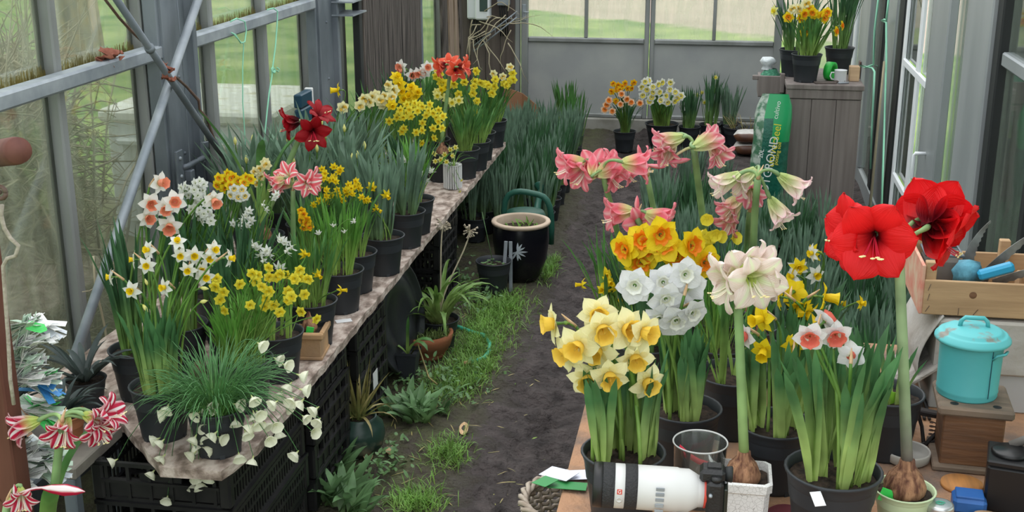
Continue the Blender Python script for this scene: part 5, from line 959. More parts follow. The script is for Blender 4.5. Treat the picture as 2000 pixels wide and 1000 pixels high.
# ================================================================ ON THE SOIL BESIDE THE STAGING
mat('urn_glaze', (.006, .006, .009), .25, col2=(.02, .02, .016), scale=5, lo=.55, hi=.75, spec=.3); mat('urn_rim', (.55, .43, .33), .8, col2=(.45, .35, .26), scale=14)
q = atz(1012, 550, 0); uo = Vector((q.x, q.y+.09, 0)); t = thing('ceramic_urn', 'black glazed ceramic urn with cream rim and painted bamboo', 'planter', uo)
b = MB(); b.lathe([(0, -.01), (.085, -.01), (.105, .02), (.132, .10), (.145, .19), (.143, .26), (.138, .285)], 36); b.build('body', 'urn_glaze', t)
b = MB(); b.lathe([(.138, .282), (.150, .288), (.153, .297), (.150, .303), (.130, .305), (.126, .298), (.128, .25)], 36); b.build('rim', 'urn_rim', t); b = MB(); b.lathe([(.128, .255), (.06, .258), (0, .255)], 24); b.build('soil', 'soil', t)
mat('bamboo_paint', (.42, .46, .50), .6); b = MB()
def on_urn(a, z, off=.002):
    pr = [(.085, 0), (.105, .02), (.132, .10), (.145, .19), (.143, .26)]
    for (r0, z0), (r1, z1) in zip(pr, pr[1:]):
        if z0 <= z <= z1: r = lerp(r0, r1, (z-z0)/(z1-z0)); break
    ang = -math.pi/2-YAW*.0+a; return Vector(((r+off)*math.cos(ang), (r+off)*math.sin(ang), z))
for k in range(9):
    a0, z0 = -.02+.03*(k % 3), .175; aa = -2.6+k*.52; pts = []
    for i in range(5): s = i/4; pts.append((a0+.36*s*math.cos(aa), z0+.05*s*math.sin(aa)))
    rows = [[on_urn(p[0]-w_*math.sin(aa), min(.255, max(.0, p[1]-.0+w_*.12*math.cos(aa)))), on_urn(p[0]+w_*math.sin(aa), min(.255, max(.0, p[1]-w_*.12*math.cos(aa))))] for p, w_ in zip(pts, (.01, .035, .04, .03, .003))]; b.grid(rows)
b.build('painted_bamboo', 'bamboo_paint', t)
b = MB()
for k in range(26): a = rnd(0, 6.28); r = .10*math.sqrt(random.random()); leaf_ribbon(b, (r*math.cos(a), r*math.sin(a), .255), rnd(0, 6.28), rnd(.1, .9), rnd(.02, .055), .010, rnd(0, .8), 0, 4)
stuff(b.build('seedlings', 'grass_leaf', t))
t = thing('garden_stakes', 'two grey plastic stakes stuck in the soil against the black urn', 'stakes', uo+Vector((-.04, -.20, 0)))
for dx, r in ((-.02, .05), (.02, -.02)): b = MB(); b.bbox((dx-.009, -.003, -.02), (dx+.009, .003, .24), .002, mtx=Matrix.Rotation(r, 4, 'Y') @ Matrix.Rotation(-.10, 4, 'X')); b.build('stake', 'galvanized', t)
mat('can_green', (.012, .075, .05), .45, col2=(.02, .10, .07), scale=6); wc = Vector((uo.x-.02, uo.y+.275, 0)); t = thing('watering_can', 'dark green plastic watering can with long arched handle behind the urn', 'watering can', wc)
b = MB(); b.lathe([(0, 0), (.11, 0), (.12, .02), (.115, .24), (.10, .275), (.06, .285), (0, .285)], 28); b.build('body', 'can_green', t)
b = MB(); b.tube(bez(Vector((-.11, 0, .20)), Vector((-.15, 0, .44)), Vector((.0, 0, .38)), Vector((.07, 0, .37)), 8)+bez(Vector((.07, 0, .37)), Vector((.13, 0, .36)), Vector((.15, 0, .30)), Vector((.14, 0, .10)), 6)[1:], .016, 10); b.build('handle', 'can_green', t)
b = MB(); b.tube([(0, .10, .05), (.02, .22, .16), (.03, .36, .30)], [.03, .022, .016], 10); b.lathe([(.016, 0), (.04, .03), (.04, .036), (0, .04)], 14, mtx=Matrix.Translation((.03, .36, .30)) @ Matrix.Rotation(-.9, 4, 'X')); b.build('spout', 'can_green', t)
q = atz(960, 575, 0); t = potted('black_pot', 'black nursery pot with tiny round-leaved weeds in front of the urn', (q.x, q.y+.06, 0), rim=.09, h=.16, leaves=(0, 0, 0, 'leaf_green'), lvl=.8)
b = MB()
for k in range(22): a = rnd(0, 6.28); r = .06*math.sqrt(random.random()); p = Vector((r*math.cos(a), r*math.sin(a), .135+rnd(0, .02))); s = rnd(.006, .011); b.grid([[p+Vector((s*math.cos(i)*j, s*math.sin(i)*j, 0)) for j in (0, 1)] for i in [x*.785 for x in range(9)]])
b.tube([Vector((.0, 0, .13)), Vector((-.03, .0, .28)), Vector((-.06, .02, .40))], .002, 4); stuff(b.build('weeds', 'weed_leaf', t))
# black round tray leaning on the crates
mat('tray_black', (.02, .022, .025), .3, col2=(.07, .075, .08), scale=6, lo=.5, hi=.75)
q = atz(795, 630, 0); b = MB(); prof = [(0, .01), (.10, .012), (.11, .02), (.17, .022), (.18, .012), (.225, .012), (.23, .03), (.24, .03), (.236, .0), (0, 0)]
mt = Matrix.Translation((-1.27, 4.70, .235)) @ Matrix.Rotation(math.radians(-8), 4, 'Z') @ Matrix.Rotation(math.radians(80), 4, 'Y'); b.lathe(prof, 36, mtx=mt); tag(b.build('round_tray', 'tray_black'), 'large round black plastic tray leaning against the crates', 'tray')
# agapanthus-like clump in black pot
t = thing('strap_leaf_plant', 'arching strap-leaved plant in black pot behind the terracotta bowl', 'potted plant', (-1.155, 5.00, 0)); link('pot', pot_mesh(.09, .13), t); link('soil', soil_mesh(.09, .13), t)
leafmat('agapanthus', (.15, .27, .06), (.36, .44, .16))
for k in range(46): b = MB(); leaf_ribbon(b, (rnd(-.03, .03), rnd(-.03, .03), .10), k*2.39+rnd(-.3, .3), rnd(.15, .8), rnd(.24, .40), .020, rnd(.9, 2.2), rnd(-.4, .4), 9, 0, .2, .5); b.build('leaf', 'agapanthus', t)
mat('dry_head', (.33, .27, .19), .9, col2=(.5, .44, .34), scale=40)
for (px, py, yy) in ((918, 450, 5.1), (865, 440, 5.05)):
    top = aty(px, py, yy)-Vector((-1.155, 5.00, 0)); b = MB(); b.tube(bez(Vector((0, 0, .12)), Vector((.02, 0, .3)), top-Vector((.02, 0, .12)), top, 8), .0035, 6); b.build('dry_stalk', 'dry_twig', t)
    b = MB()
    for k in range(22): d = Vector((rnd(-1, 1), rnd(-1, 1), rnd(-.9, .8))).normalized()*rnd(.025, .04); b.tube([top, top+d*.7, top+d], [.001, .0015, .006], 4)
    stuff(b.build('seed_head', 'dry_head', t))
# terracotta bowl with feathery moss
q = atz(824, 705, 0); t = thing('terracotta_bowl', 'wide terracotta bowl with feathery moss-like plants on the grass', 'planter', (q.x, q.y+.08, -.01)); b = MB(); b.lathe([(0, 0), (.075, 0), (.085, .02), (.083, .035), (.098, .04), (.096, .055), (.108, .06), (.118, .095), (.120, .115), (.105, .115), (.10, .09), (.09, .07)], 30); b.build('bowl', 'terracotta', t)
b = MB(); b.lathe([(.10, .095), (.05, .10), (0, .10)], 20); b.build('soil', 'soil', t); b = MB()
for k in range(420): a = rnd(0, 6.28); r = .09*math.sqrt(random.random()); leaf_ribbon(b, (.02+r*math.cos(a), r*math.sin(a), .095), rnd(0, 6.28), rnd(0, 1.0), rnd(.02, .06), .004, rnd(0, 1.5), 0, 3)
leafmat('moss', (.16, .22, .06), (.10, .15, .04)); stuff(b.build('moss', 'moss', t))
# hose
mat('hose', (.06, .42, .28), .35); q = [atz(x, y, .02) for x, y in ((893, 628), (905, 632), (925, 638), (945, 646), (956, 660), (955, 675), (945, 687), (930, 695), (917, 700))]
for p in q: p.z = floor_z(p.x, p.y)+.012
t = thing('garden_hose', 'loop of green garden hose lying in the grass', 'hose', (0, 0, 0)); b = MB(); b.tube(q, .0095, 10); b.build('hose', 'hose', t); b = MB(); b.tube([q[-1], q[-1]+(q[-1]-q[-2]).normalized()*.03], .011, 10); b.build('end_fitting', 'terracotta_pale', t)
# square pot with leek-like plant
q = atz(788, 745, 0); t = thing('square_pot', 'small square black pot with a thick leek-like shoot by the crates', 'potted plant', (q.x+.01, q.y+.05, 0)); b = MB()
for (s0, z0, s1, z1) in ((.030, 0, .042, .11), (.046, .11, .046, .122)): b.add([Vector((x*s0, y*s0, z0)) for x, y in ((-1, -1), (1, -1), (1, 1), (-1, 1))]+[Vector((x*s1, y*s1, z1)) for x, y in ((-1, -1), (1, -1), (1, 1), (-1, 1))], [(0, 1, 5, 4), (1, 2, 6, 5), (2, 3, 7, 6), (3, 0, 4, 7)], 0, None, False)
b.box((-.04, -.04, .09), (.04, .04, .10)); b.build('pot', 'pot_plastic', t)
for k, (az, le, L_, dr_) in enumerate(((1.0, .05, .17, .1), (0, .3, .16, 2.0), (3.4, .5, .14, 2.0), (-.6, .35, .18, 2.2))): b = MB(); leaf_ribbon(b, (rnd(-.01, .01), rnd(-.01, .01), .095), az, le, L_, .022, dr_, 0, 8, 0, .2, .2); b.build('leaf', 'leaf_green', t)
b = MB(); b.tube([(.01, 0, .1), (.05, -.03, .16), (.10, -.06, .03), (.14, -.08, .01)], .0035, 5); b.build('withered_leaf', 'straw_leaf', t)
# squat green glazed pot with spiky plant
mat('green_glaze', (.02, .045, .035), .3, col2=(.30, .30, .22), scale=6, lo=.58, hi=.72); q = atz(692, 895, 0); gp = Vector((q.x, q.y+.07, -.005)); t = thing('glazed_pot', 'squat dark green glazed pot with a spiky half-dry plant', 'potted plant', gp)
b = MB(); b.lathe([(0, 0), (.06, 0), (.085, .03), (.095, .07), (.088, .11), (.066, .132), (.066, .142), (.058, .142), (.056, .12)], 30); b.build('pot', 'green_glaze', t); b = MB(); b.lathe([(.058, .125), (0, .128)], 16); b.build('soil', 'soil', t)
leafmat('spiky', (.20, .18, .06), (.16, .20, .06))
for k in range(30): b = MB(); leaf_ribbon(b, (rnd(-.02, .02), rnd(-.02, .02), .125), k*2.4, rnd(.05, .8), rnd(.12, .24), .013, rnd(-.1, .6), rnd(-.3, .3), 7, 0, .3, .8); b.build('leaf', 'straw_leaf' if k % 6 == 0 else 'spiky', t)
for k in range(7): b = MB(); leaf_ribbon(b, (0, 0, .13), k*.9, 1.0, rnd(.12, .22), .012, rnd(1.2, 2.0), .3, 7, 0, .3, .6); b.build('hanging_leaf', 'straw_leaf', t)
# broad-leaved weeds
def weed(px, py, n, L, W, lab, sq=1.0, m='weed_leaf'):
    q = atz(px, py, 0); t = thing('broadleaf_weed', lab, 'weed', (q.x, q.y, floor_z(q.x, q.y)), 0, 'weeds along the staging')
    for k in range(n): b = MB(); leaf_ribbon(b, (rnd(-.05, .05)*sq, rnd(-.05, .05)*sq, 0), rnd(0, 6.28), rnd(.35, 1.0), L*rnd(.7, 1.15), W*rnd(.8, 1.2), rnd(.2, .9), rnd(-.3, .3), 8, 0, .15, .55); b.build('leaf', m, t)
for a in ((815, 815, 34, .15, .030, 'lush oblong-leaved weed clump beside the crates near the green glazed pot'), (775, 800, 18, .13, .026, 'smaller weed clump pressed against the crate stack'), (860, 795, 12, .12, .024, 'flattened pale weed rosette at the path edge'), (640, 930, 30, .16, .032, 'big weed clump below the corner of the nearest crates'), (660, 975, 30, .16, .034, 'weed clump with long pale leaves at the foot of the nearest crates'), (690, 1000, 20, .14, .030, 'low weed spreading from the nearest crates towards the mud'), (640, 880, 16, .13, .03, 'dark upright weed squeezed behind the green glazed pot')): weed(*a)
b = MB()
for (px, py, n, sp) in ((870, 560, 120, .13), (940, 590, 60, .08), (890, 560, 60, .1), (850, 530, 120, .12), (760, 900, 40, .06), (745, 925, 50, .06), (920, 590, 60, .1), (860, 745, 90, .12), (900, 760, 60, .1), (805, 745, 60, .08)):
    q = atz(px, py, 0)
    for k in range(n): x, y = q.x+random.gauss(0, sp*.6), q.y+random.gauss(0, sp); leaf_ribbon(b, (x, y, floor_z(x, y)+rnd(0, .06)), rnd(0, 6.28), rnd(.4, 1.4), rnd(.015, .035), .014, rnd(0, .8), 0, 3, 0, .1, .5)
stuff(tag(b.build('ground_weeds', 'weed_leaf'), 'tiny round-leaved creeping weeds on the soil beside the crates', 'weeds'))
# grass
b = MB()
def tuft(px, py, n, sx, sy, L=.06):
    q = atz(px, py, 0)
    for k in range(n):
        x, y = q.x+random.gauss(0, sx), q.y+random.gauss(0, sy)
        if x > -.66 and y < 5.6: continue
        if x < -1.19: continue
        leaf_ribbon(b, (x, y, floor_z(x, y)-.003), rnd(0, 6.28), rnd(.1, .9), L*rnd(.5, 1.3), .0034, rnd(.2, 1.6), 0, 3, 0, .1, .6)
for a in ((875, 885, 420, .035, .06), (812, 972, 520, .045, .05), (950, 620, 900, .05, .17), (930, 680, 900, .06, .14), (900, 730, 700, .06, .12), (985, 600, 500, .03, .14), (1075, 520, 450, .02, .12), (960, 640, 600, .08, .2), (850, 755, 200, .05, .08), (1000, 590, 250, .06, .1), (940, 720, 300, .04, .1)): tuft(*a)
stuff(tag(b.build('grass', 'grass_leaf'), 'short bright green grass tufts growing between staging and mud path', 'grass'))
b = MB()
for k in range(80): q = atz(rnd(720, 1060), rnd(560, 990), 0); leaf_ribbon(b, (q.x, q.y, floor_z(q.x, q.y)+.003), rnd(0, 6.28), 1.45, rnd(.02, .07), .004, rnd(0, .3), 0, 3)
stuff(tag(b.build('dry_litter', 'straw_leaf'), 'scattered dry straw and leaf bits on the trodden soil', 'litter'))
for px, py, lab in ((715, 885, 'pale dry leaf lying beside the green glazed pot'), (762, 875, 'reddish dry leaf on the bare soil'), (905, 845, 'dry leaf at the edge of the mud path')):
    q = atz(px, py, 0); b = MB(); leaf_ribbon(b, (0, 0, .012), rnd(0, 6.28), 1.4, .09, .035, .2, 0, 5, 0, .3, .5); o = b.build('dry_leaf', 'spathe'); o.location = (q.x, q.y, floor_z(q.x, q.y)); tag(o, lab, 'dead leaf')
# cardboard edging beyond the leafy block
mat('cardboard', (.36, .17, .085), .85, col2=(.30, .15, .08), scale=4); b = MB(); P0 = [atz(x, y, .0) for x, y in ((985, 262), (1020, 262), (1050, 268), (1083, 280))]; H = [.38, .33, .25, .17]
for off in (0, .012):
    b.grid([[p+Vector((0, off, 0)) for p in P0], [p+Vector((.0, off, h)) for p, h in zip(P0, H)]], smooth=False)
b.grid([[p+Vector((0, 0, h)) for p, h in zip(P0, H)], [p+Vector((0, .012, h)) for p, h in zip(P0, H)]], smooth=False); tag(b.build('cardboard_sheet', 'cardboard'), 'sloping brown cardboard sheet standing behind the leafy pots by the door', 'cardboard')
# ================================================================ BACK CORNER
mat('meter_white', (.66, .68, .69), .45); mat('meter_window', (.05, .08, .07), .15)
q = aty(913, 37, 10.0); t = thing('meter_box', 'white electric meter box mounted on the brown boards', 'meter', (q.x, 9.98, q.z)); b = MB(); b.bbox((0, 0, 0), (.19, .09, .40), .012); b.build('case', 'meter_white', t); b = MB(); b.bbox((.075, -.05, .0), (.19, .0, .40), .02); b.build('cover', 'meter_white', t); b = MB(); b.bbox((.115, -.056, .07), (.18, -.045, .32), .008); b.build('window', 'meter_window', t)
b = MB()
for x in (.05, .075, .10): b.tube([(x, .04, 0), (x-.01, .04, -.08), (x+.02, .05, -.2)], .008, 6)
b.build('cable', 'rubber_black', t)
q = aty(971, 11, 10.0); t = thing('junction_box', 'small grey junction box right of the white meter', 'box', (q.x, 9.99, q.z)); b = MB(); b.bbox((0, 0, 0), (.10, .07, .2), .008); b.build('case', 'galvanized', t); b = MB()
for k in range(4): b.tube([(.015+.022*k, .03, 0), (.02+.02*k, .03, -.05), (.02+.02*k, .06, -.25)], .006, 6)
b.build('cable', 'rubber_black', t)
mat('blue_pipe', (.02, .16, .55), .35); q = aty(889, 60, 9.95); t = thing('blue_pipe', 'bright blue pipe with wire ties in the back corner', 'pipe', (q.x, 9.92, 0)); b = MB(); b.tube([(0, 0, .55), (0, 0, 1.2), (0, 0, 2.2)], .018, 12); b.build('pipe', 'blue_pipe', t); b = MB(); b.tube([(.032, 0, .4), (.034, 0, 2.2)], .004, 6); b.build('wire', 'galvanized', t)
for z in (.62, .70, .78, .86, .94, 1.02): b = MB(); b.tube([(.034*math.cos(a)*.9+.008, .022*math.sin(a), z) for a in [i*.628 for i in range(11)]], .003, 4); b.build('wire_tie', 'galvanized', t)
c0, c1 = aty(925, 90, 9.9), aty(1010, 22, 9.9); b = MB(); b.tube([c0, c1], .006, 6); b.tube([c0+Vector((0, 0, -.045)), c1+Vector((0, 0, -.045))], .006, 6)
for k in range(9): m_ = lerp(c0, c1, k/8); b.tube([m_, m_+Vector((0, 0, -.045))], .0035, 4)
tag(b.build('cable_tray', 'galvanized'), 'narrow wire cable tray slanting below the meter', 'cable tray')
b = MB(); rs = random.Random(12)
for k in range(22):
    p = aty(rs.uniform(922, 1000), rs.uniform(20, 90), rs.uniform(9.8, 9.9)); d = Vector((rs.uniform(-1, 1), rs.uniform(-.2, .2), rs.uniform(-1, .4))).normalized(); pts = [p]
    for i in range(6): p = p+d*rs.uniform(.03, .09); d = (d+Vector((rs.uniform(-.5, .5), rs.uniform(-.2, .2), rs.uniform(-.6, .4)))).normalized(); p.y = min(p.y, 10.0); p.x = max(p.x, -1.98); pts.append(p)
    b.tube(pts, [.005, .0045, .004, .004, .003, .002, .001], 5)
stuff(tag(b.build('dry_vine', 'dry_twig'), 'leafless dry vine tangled over the cable tray', 'vine'))
# ================================================================ GREY CABINET CORNER
cx0, cx1 = aty(1537, 200, 7.0).x, .80
t = thing('grey_cabinet', 'tall grey weathered wooden cabinet against the right glass wall', 'cabinet', ((cx0+cx1)/2, 7.0, 0)); hw = (cx1-cx0)/2
b = MB(); b.bbox((-hw-.01, -.01, .855), (hw+.01, .62, .885), .004); b.build('top', 'grey_board', t); b = MB(); b.bbox((-hw, .012, -.01), (hw, .60, .855), .003); b.build('carcass', 'grey_board', t)
for k in range(3): x0 = -hw+k*2*hw/3; b = MB(); b.bbox((x0+.0015, .0, .0), (x0+2*hw/3-.0015, .012, .80), .002); b.build('front_board', 'grey_board', t)
b = MB(); b.bbox((-hw, -.004, .805), (hw, .012, .855), .002); b.build('front_rail', 'grey_board', t)
# slatted crate left of it with netting bag
q = aty(1470, 180, 7.25); t = thing('slatted_box', 'grey slatted wooden box on battens beside the cabinet top', 'box', (q.x, 7.22, q.z-.02)); 
for (a, c) in (((.03, 0, 0), (.17, .02, .12)), ((.03, .26, 0), (.17, .28, .10)), ((.03, .02, 0), (.05, .26, .10)), ((-.005, .04, .09), (.05, .07, .115)), ((.15, .02, -.02), (.17, .26, .09)), ((.15, -.03, .03), (.175, .0, .14)), ((.10, -.02, -.04), (.22, .0, -.01)), ((.17, .05, -.0), (.215, .08, .03)), ((.17, .20, .05), (.215, .23, .08))): b = MB(); b.bbox(a, c, .003); b.build('slat', 'grey_board', t)
b = MB(); b.bbox((.03, .02, -.005), (.16, .26, .004), .002); b.build('bottom', 'grey_board', t); b = MB(); b.bbox((.05, .10, -(q.z-.02)), (.09, .14, -.004), .003); b.build('support_post', 'grey_board', t)
mat('green_net', (.02, .17, .09), .5, col2=(.10, .35, .22), scale=60, bump=.8); mat('clear_plastic', (.70, .74, .76), .2, col2=(.55, .6, .62), scale=30, bump=.5)
t = thing('netting_bag', 'plastic bag of green netting in the slatted box', 'bag', (q.x+.10, 7.36, q.z-.012)); b = MB(); b.lathe([(0, 0), (.05, .0), (.066, .04), (.055, .10), (.03, .135)], 16, wob=lambda i, j: .08*math.sin(i*1.9+j*2)); b.build('netting', 'green_net', t); b = MB(); b.lathe([(.03, .13), (.025, .15), (.045, .175), (.03, .2), (.0, .19)], 12, wob=lambda i, j: .2*math.sin(i*2.3+j)); o = b.build('bag_top', 'clear_plastic', t); o.location = (-.02, 0, -.0)
# potting soil bag standing against the cabinet
mat('bag_green', (.006, .085, .055), .3, col2=(.012, .12, .08), scale=40, bump=.3); mat('bag_bright', (.01, .27, .09), .3); mat('bag_photo', (.06, .16, .09), .35, col2=(.42, .48, .42), scale=26, lo=.45, hi=.62, bump=.2); mat('ink_yellow', (.72, .62, .05), .5); mat('ink_white', (.72, .74, .72), .5)
by = 6.72; cc = aty(1503, 260, by); t = thing('soil_bag', 'green plastic bag of potting soil propped upright against the cabinet', 'bag', (cc.x, by, 0))
rows = []; ht = aty(1505, 185, by).z
for i in range(15):
    s = i/14; r = []
    w = .098*(1-.30*max(0, (s-.86)/.14)**2); d = .07*(1-.9*max(0, s-.8)/.2)
    for j in range(21):
        a = 2*math.pi*j/20; c, sn = math.cos(a), math.sin(a); k = .012*mn.noise(Vector((c*3, sn*3, s*9))); r.append(Vector((math.copysign(abs(c)**.6, c)*(w+k)+.035*(s-.4), math.copysign(abs(sn)**.7, sn)*(d+k)+.03*s, s*ht)))
    rows.append(r)
b = MB(); b.grid(rows)
for fi in range(len(b.f)):
    i, j = divmod(fi, 20); s = (i+.5)/14; a = 2*math.pi*(j+.5)/20; x = math.cos(a)
    b.m[fi] = 1 if (s > .70 and x > -.1+.9*(.84-s)*3.0) else (2 if (x < -.25 and s > .30) else 0)
b.build('bag', ['bag_green', 'bag_bright', 'bag_photo'], t)
def bagtext(s, px, py, size, m): p = aty(px, py, by-.088); o = lettering('lettering', s, size, m, t, frame_mtx(p-Vector((cc.x, by, 0)), (.12, 0, .99), (-.99, 0, .12))); return o
bagtext('POTGROND', 1502, 328, .062, 'ink_white'); bagtext('universeel', 1512, 284, .058, 'ink_yellow'); bagtext('potting soil', 1519, 300, .028, 'ink_yellow'); bagtext('cultivo', 1518, 215, .036, 'ink_white'); bagtext('20L', 1487, 300, .034, 'ink_white')
# stacked soil sacks
mat('sack_brown', (.12, .05, .025), .4, col2=(.07, .03, .02), scale=8); mat('sack_white', (.66, .64, .62), .4, col2=(.5, .47, .45), scale=20)
q = atz(1455, 305, 0)
for k in range(2):
    b = MB(); rows = []
    for i in range(13):
        u = i/12*2-1; r = []
        for j in range(17): a = 2*math.pi*j/16; c, sn = math.cos(a), math.sin(a); f = (1-abs(u)**6)**.4; r.append(Vector((u*.17, math.copysign(abs(c)**.6, c)*.11*max(.15, f), .045+math.copysign(abs(sn)**.7, sn)*.042*max(.12, f)+.004*mn.noise(Vector((u*5, c*3, k))))))
        rows.append(r)
    b.grid(rows); 
    for fi in range(len(b.f)): j = fi % 16; b.m[fi] = 1 if 3 <= j <= 5 else 0
    o = b.build('soil_sack', ['sack_brown', 'sack_white']); o.location = (q.x+.08, q.y+.1, .0+k*.088); o.rotation_euler = (0, 0, .1-k*.1); tag(o, 'brown and white soil sack lying flat, %s of two by the green bag' % ('lower' if k == 0 else 'upper'), 'bag', 'stacked soil sacks')
# things on the cabinet
mat('tape_green', (.02, .42, .05), .4); q = atz(1606, 140, CT); b = MB(); prof = [(.032, -.02), (.052, -.02), (.052, .02), (.032, .02), (.032, -.02)]; b.lathe(prof, 28, mtx=Matrix.Translation((0, 0, .052)) @ Matrix.Rotation(math.radians(60), 4, 'Z') @ Matrix.Rotation(math.pi/2, 4, 'X')); o = b.build('tape_roll', 'tape_green'); o.location = (.635, 7.16, CT); tag(o, 'bright green roll of tape standing on the cabinet', 'tape')
mat('enamel', (.74, .75, .77), .25); t = thing('mug', 'white enamel mug on the grey cabinet', 'mug', (.685, 7.09, CT)); b = MB(); b.lathe([(0, .002), (.030, 0), (.033, .004), (.034, .068), (.036, .07), (.033, .07), (.031, .008), (0, .006)], 24); b.build('cup', 'enamel', t); b = MB(); b.tube([(-.032, 0, .055), (-.050, 0, .055), (-.056, 0, .035), (-.048, 0, .018), (-.032, 0, .016)], .004, 8); b.build('handle', 'enamel', t)
mat('pale_wood', (.52, .36, .22), .7, col2=(.42, .28, .17), scale=5, stretch=(1, 1, 8)); b = MB(); b.bbox((-.028, -.028, 0), (.028, .028, .085), .004); o = b.build('wood_block', 'pale_wood'); o.location = (.765, 7.16, CT); tag(o, 'small pale wooden block beside the white mug', 'block')
b = MB(); b.bbox((-.06, -.03, 0), (.06, .03, .008), .003); b.tube([(.05, 0, .008), (.11, 0, .012)], .007, 8); o = b.build('trowel', 'brown_wall'); o.location = (.60, 7.05, CT); o.rotation_euler = (0, 0, .2); tag(o, 'flat rusty trowel lying before the green tape', 'trowel'); b = MB(); b.tube([(-.03, 0, .006), (.03, 0, .006)], .005, 8); o = b.build('pen', 'galvanized'); o.location = (.70, 7.04, CT); o.rotation_euler = (0, 0, .35); tag(o, 'grey pen lying in front of the white mug', 'pen')
# cane and strings on the right wall
b = MB(); p0, p1 = atx(1727, 120, .93), atx(1693, 470, .93); b.tube([p0, lerp(p0, p1, .5), p1], [.006, .008, .009], 7); tag(b.build('bamboo_cane', 'dry_twig'), 'thin bamboo cane leaning on the right glass wall', 'cane')
for pts, lab in ((((1716, -5), (1708, 60), (1706, 126), (1690, 132), (1680, 128), (1704, 133), (1708, 140), (1706, 190), (1703, 250), (1700, 330)), 'thin green cord tied round the lock plate of the right wall'), (((1736, -5), (1731, 40), (1727, 38), (1722, 40), (1731, 44), (1731, 120), (1727, 250), (1722, 400)), 'thick green cord hanging down the right wall seal')):
    b = MB(); b.tube([atx(x, y, .945) for x, y in pts], .006, 6); tag(b.build('twine', 'green_string'), lab, 'cord', 'green cords on the right wall')
# pot of straw on the soil
q = atz(1690, 600, 0); t = potted('straw_pot', 'black pot full of dry straw below the scarlet amaryllis', (.74, 5.72, 0), rim=.10, h=.17, leaves=(0, 0, 0, 'leaf_green'), lvl=.95); b = MB()
for k in range(160): a = rnd(0, 6.28); r = .085*math.sqrt(random.random()); leaf_ribbon(b, (r*math.cos(a), r*math.sin(a), .162+rnd(0, .02)), rnd(0, 6.28), rnd(.9, 1.5), rnd(.04, .12), .003, rnd(-.2, .9), 0, 4)
stuff(b.build('straw', 'straw_leaf', t))
b = MB()
for k in range(260): x, y = rnd(.42, .86), rnd(4.3, 5.5); leaf_ribbon(b, (x, y, floor_z(x, y)), rnd(0, 6.28), rnd(.3, 1.2), rnd(.04, .10), .02, rnd(.2, 1.2), 0, 4, 0, .1, .5)
stuff(tag(b.build('ground_weeds', 'leaf_dark'), 'dark low weeds growing by the foot of the right glass wall', 'weeds'))
# ================================================================ RIGHT BENCH THINGS
# camera with long white lens
mat('lens_white', (.58, .58, .57), .45); mat('lens_rubber', (.022, .023, .025), .7, bump=.5, bscale=300, col2=(.03, .03, .032), scale=200); mat('lens_black', (.012, .012, .013), .4); mat('lens_red', (.55, .06, .04), .4); mat('camera_black', (.014, .014, .015), .45, bump=.2, bscale=250); mat('screen_glass', (.02, .025, .02), .08)
LY = 2.135; LC = aty(1260, 952, LY); t = thing('camera', 'black camera with a long white telephoto lens on the potting bench', 'camera', (LC.x, LC.y, EZ)); zc_ = LC.z-EZ
LM = Matrix.Translation((0, 0, zc_)) @ Matrix.Rotation(math.radians(5), 4, 'Z') @ Matrix.Rotation(math.radians(2), 4, 'Y') @ Matrix.Rotation(math.pi/2, 4, 'Y')      # lens axis: local z points to camera body (right)
def lpart(nm, prof, m, par=t): b = MB(); b.lathe(prof, 40, mtx=LM); return b.build(nm, m, par)
lens = lpart('lens_barrel', [(.0375, -.018), (.0425, -.015), (.0425, .06), (.041, .064), (.041, .082), (.032, .098), (.0305, .10), (.0305, .112), (.0, .112)], 'lens_white')
lpart('lens_rim', [(.0, -.094), (.036, -.094), (.038, -.100), (.0425, -.099), (.0435, -.088), (.0435, -.082), (.0, -.082)], 'lens_black', t)
lpart('front_grip', [(.0405, -.083), (.0432, -.081), (.0432, -.060), (.0405, -.058)], 'lens_rubber'); lpart('white_ring', [(.0405, -.059), (.0425, -.058), (.0425, -.040), (.0405, -.039)], 'lens_white'); lpart('zoom_grip', [(.0405, -.040), (.0432, -.038), (.0432, -.017), (.0405, -.015)], 'lens_rubber'); lpart('mount_ring', [(.0, .110), (.0315, .110), (.0315, .116), (.0, .116)], 'lens_red')
q = MB(); q.tube([LM @ Vector((.042, .012, .072)), LM @ Vector((.052, .016, .072))], .009, 12); q.build('collar_knob', 'lens_white', lens)
for k, z in enumerate((-.022, -.010, .002, .013, .024)):
    q = MB(); mt = LM @ Matrix.Rotation(math.radians(-90), 4, 'Z') @ Matrix.Translation((.0420, z*-1.0+.004, .026)); q.bbox((-.0005, -.0035, -.008), (.0018, .0035, .008), .001, mtx=mt); q.build('switch', 'galvanized', lens)
def on_lens(ax, ang, r=.0428):  # tangent frame at angle ang (0 = up, 90 = towards viewer)
    a = math.radians(ang); up = Vector((0, 0, 1)); fw = Vector((0, -1, 0)); n_ = up*math.cos(a)+fw*math.sin(a); base = Vector((ax, 0, 0))+n_*r; return Matrix.Translation((0, 0, zc_)) @ Matrix.Rotation(math.radians(5), 4, 'Z') @ Matrix.Rotation(math.radians(2), 4, 'Y') @ frame_mtx(base, (1, 0, 0), n_.cross(Vector((1, 0, 0))))
q = MB(); q.bbox((-.0048, -.0048, -.0004), (.0048, .0048, .0006), .0015); o = q.build('badge', 'lens_red', lens); o.matrix_local = on_lens(-.0495, 78); o2 = lettering('badge_letter', 'G', .009, 'ink_white', t, on_lens(-.0495, 78, .0436))
q = MB(); q.lathe([(.0055, 0), (.0065, .0008), (.0045, .0012), (.004, .0004), (0, .0006)], 20); o = q.build('focus_button', 'lens_white', lens); o.matrix_local = on_lens(-.0495, 101, .0425)
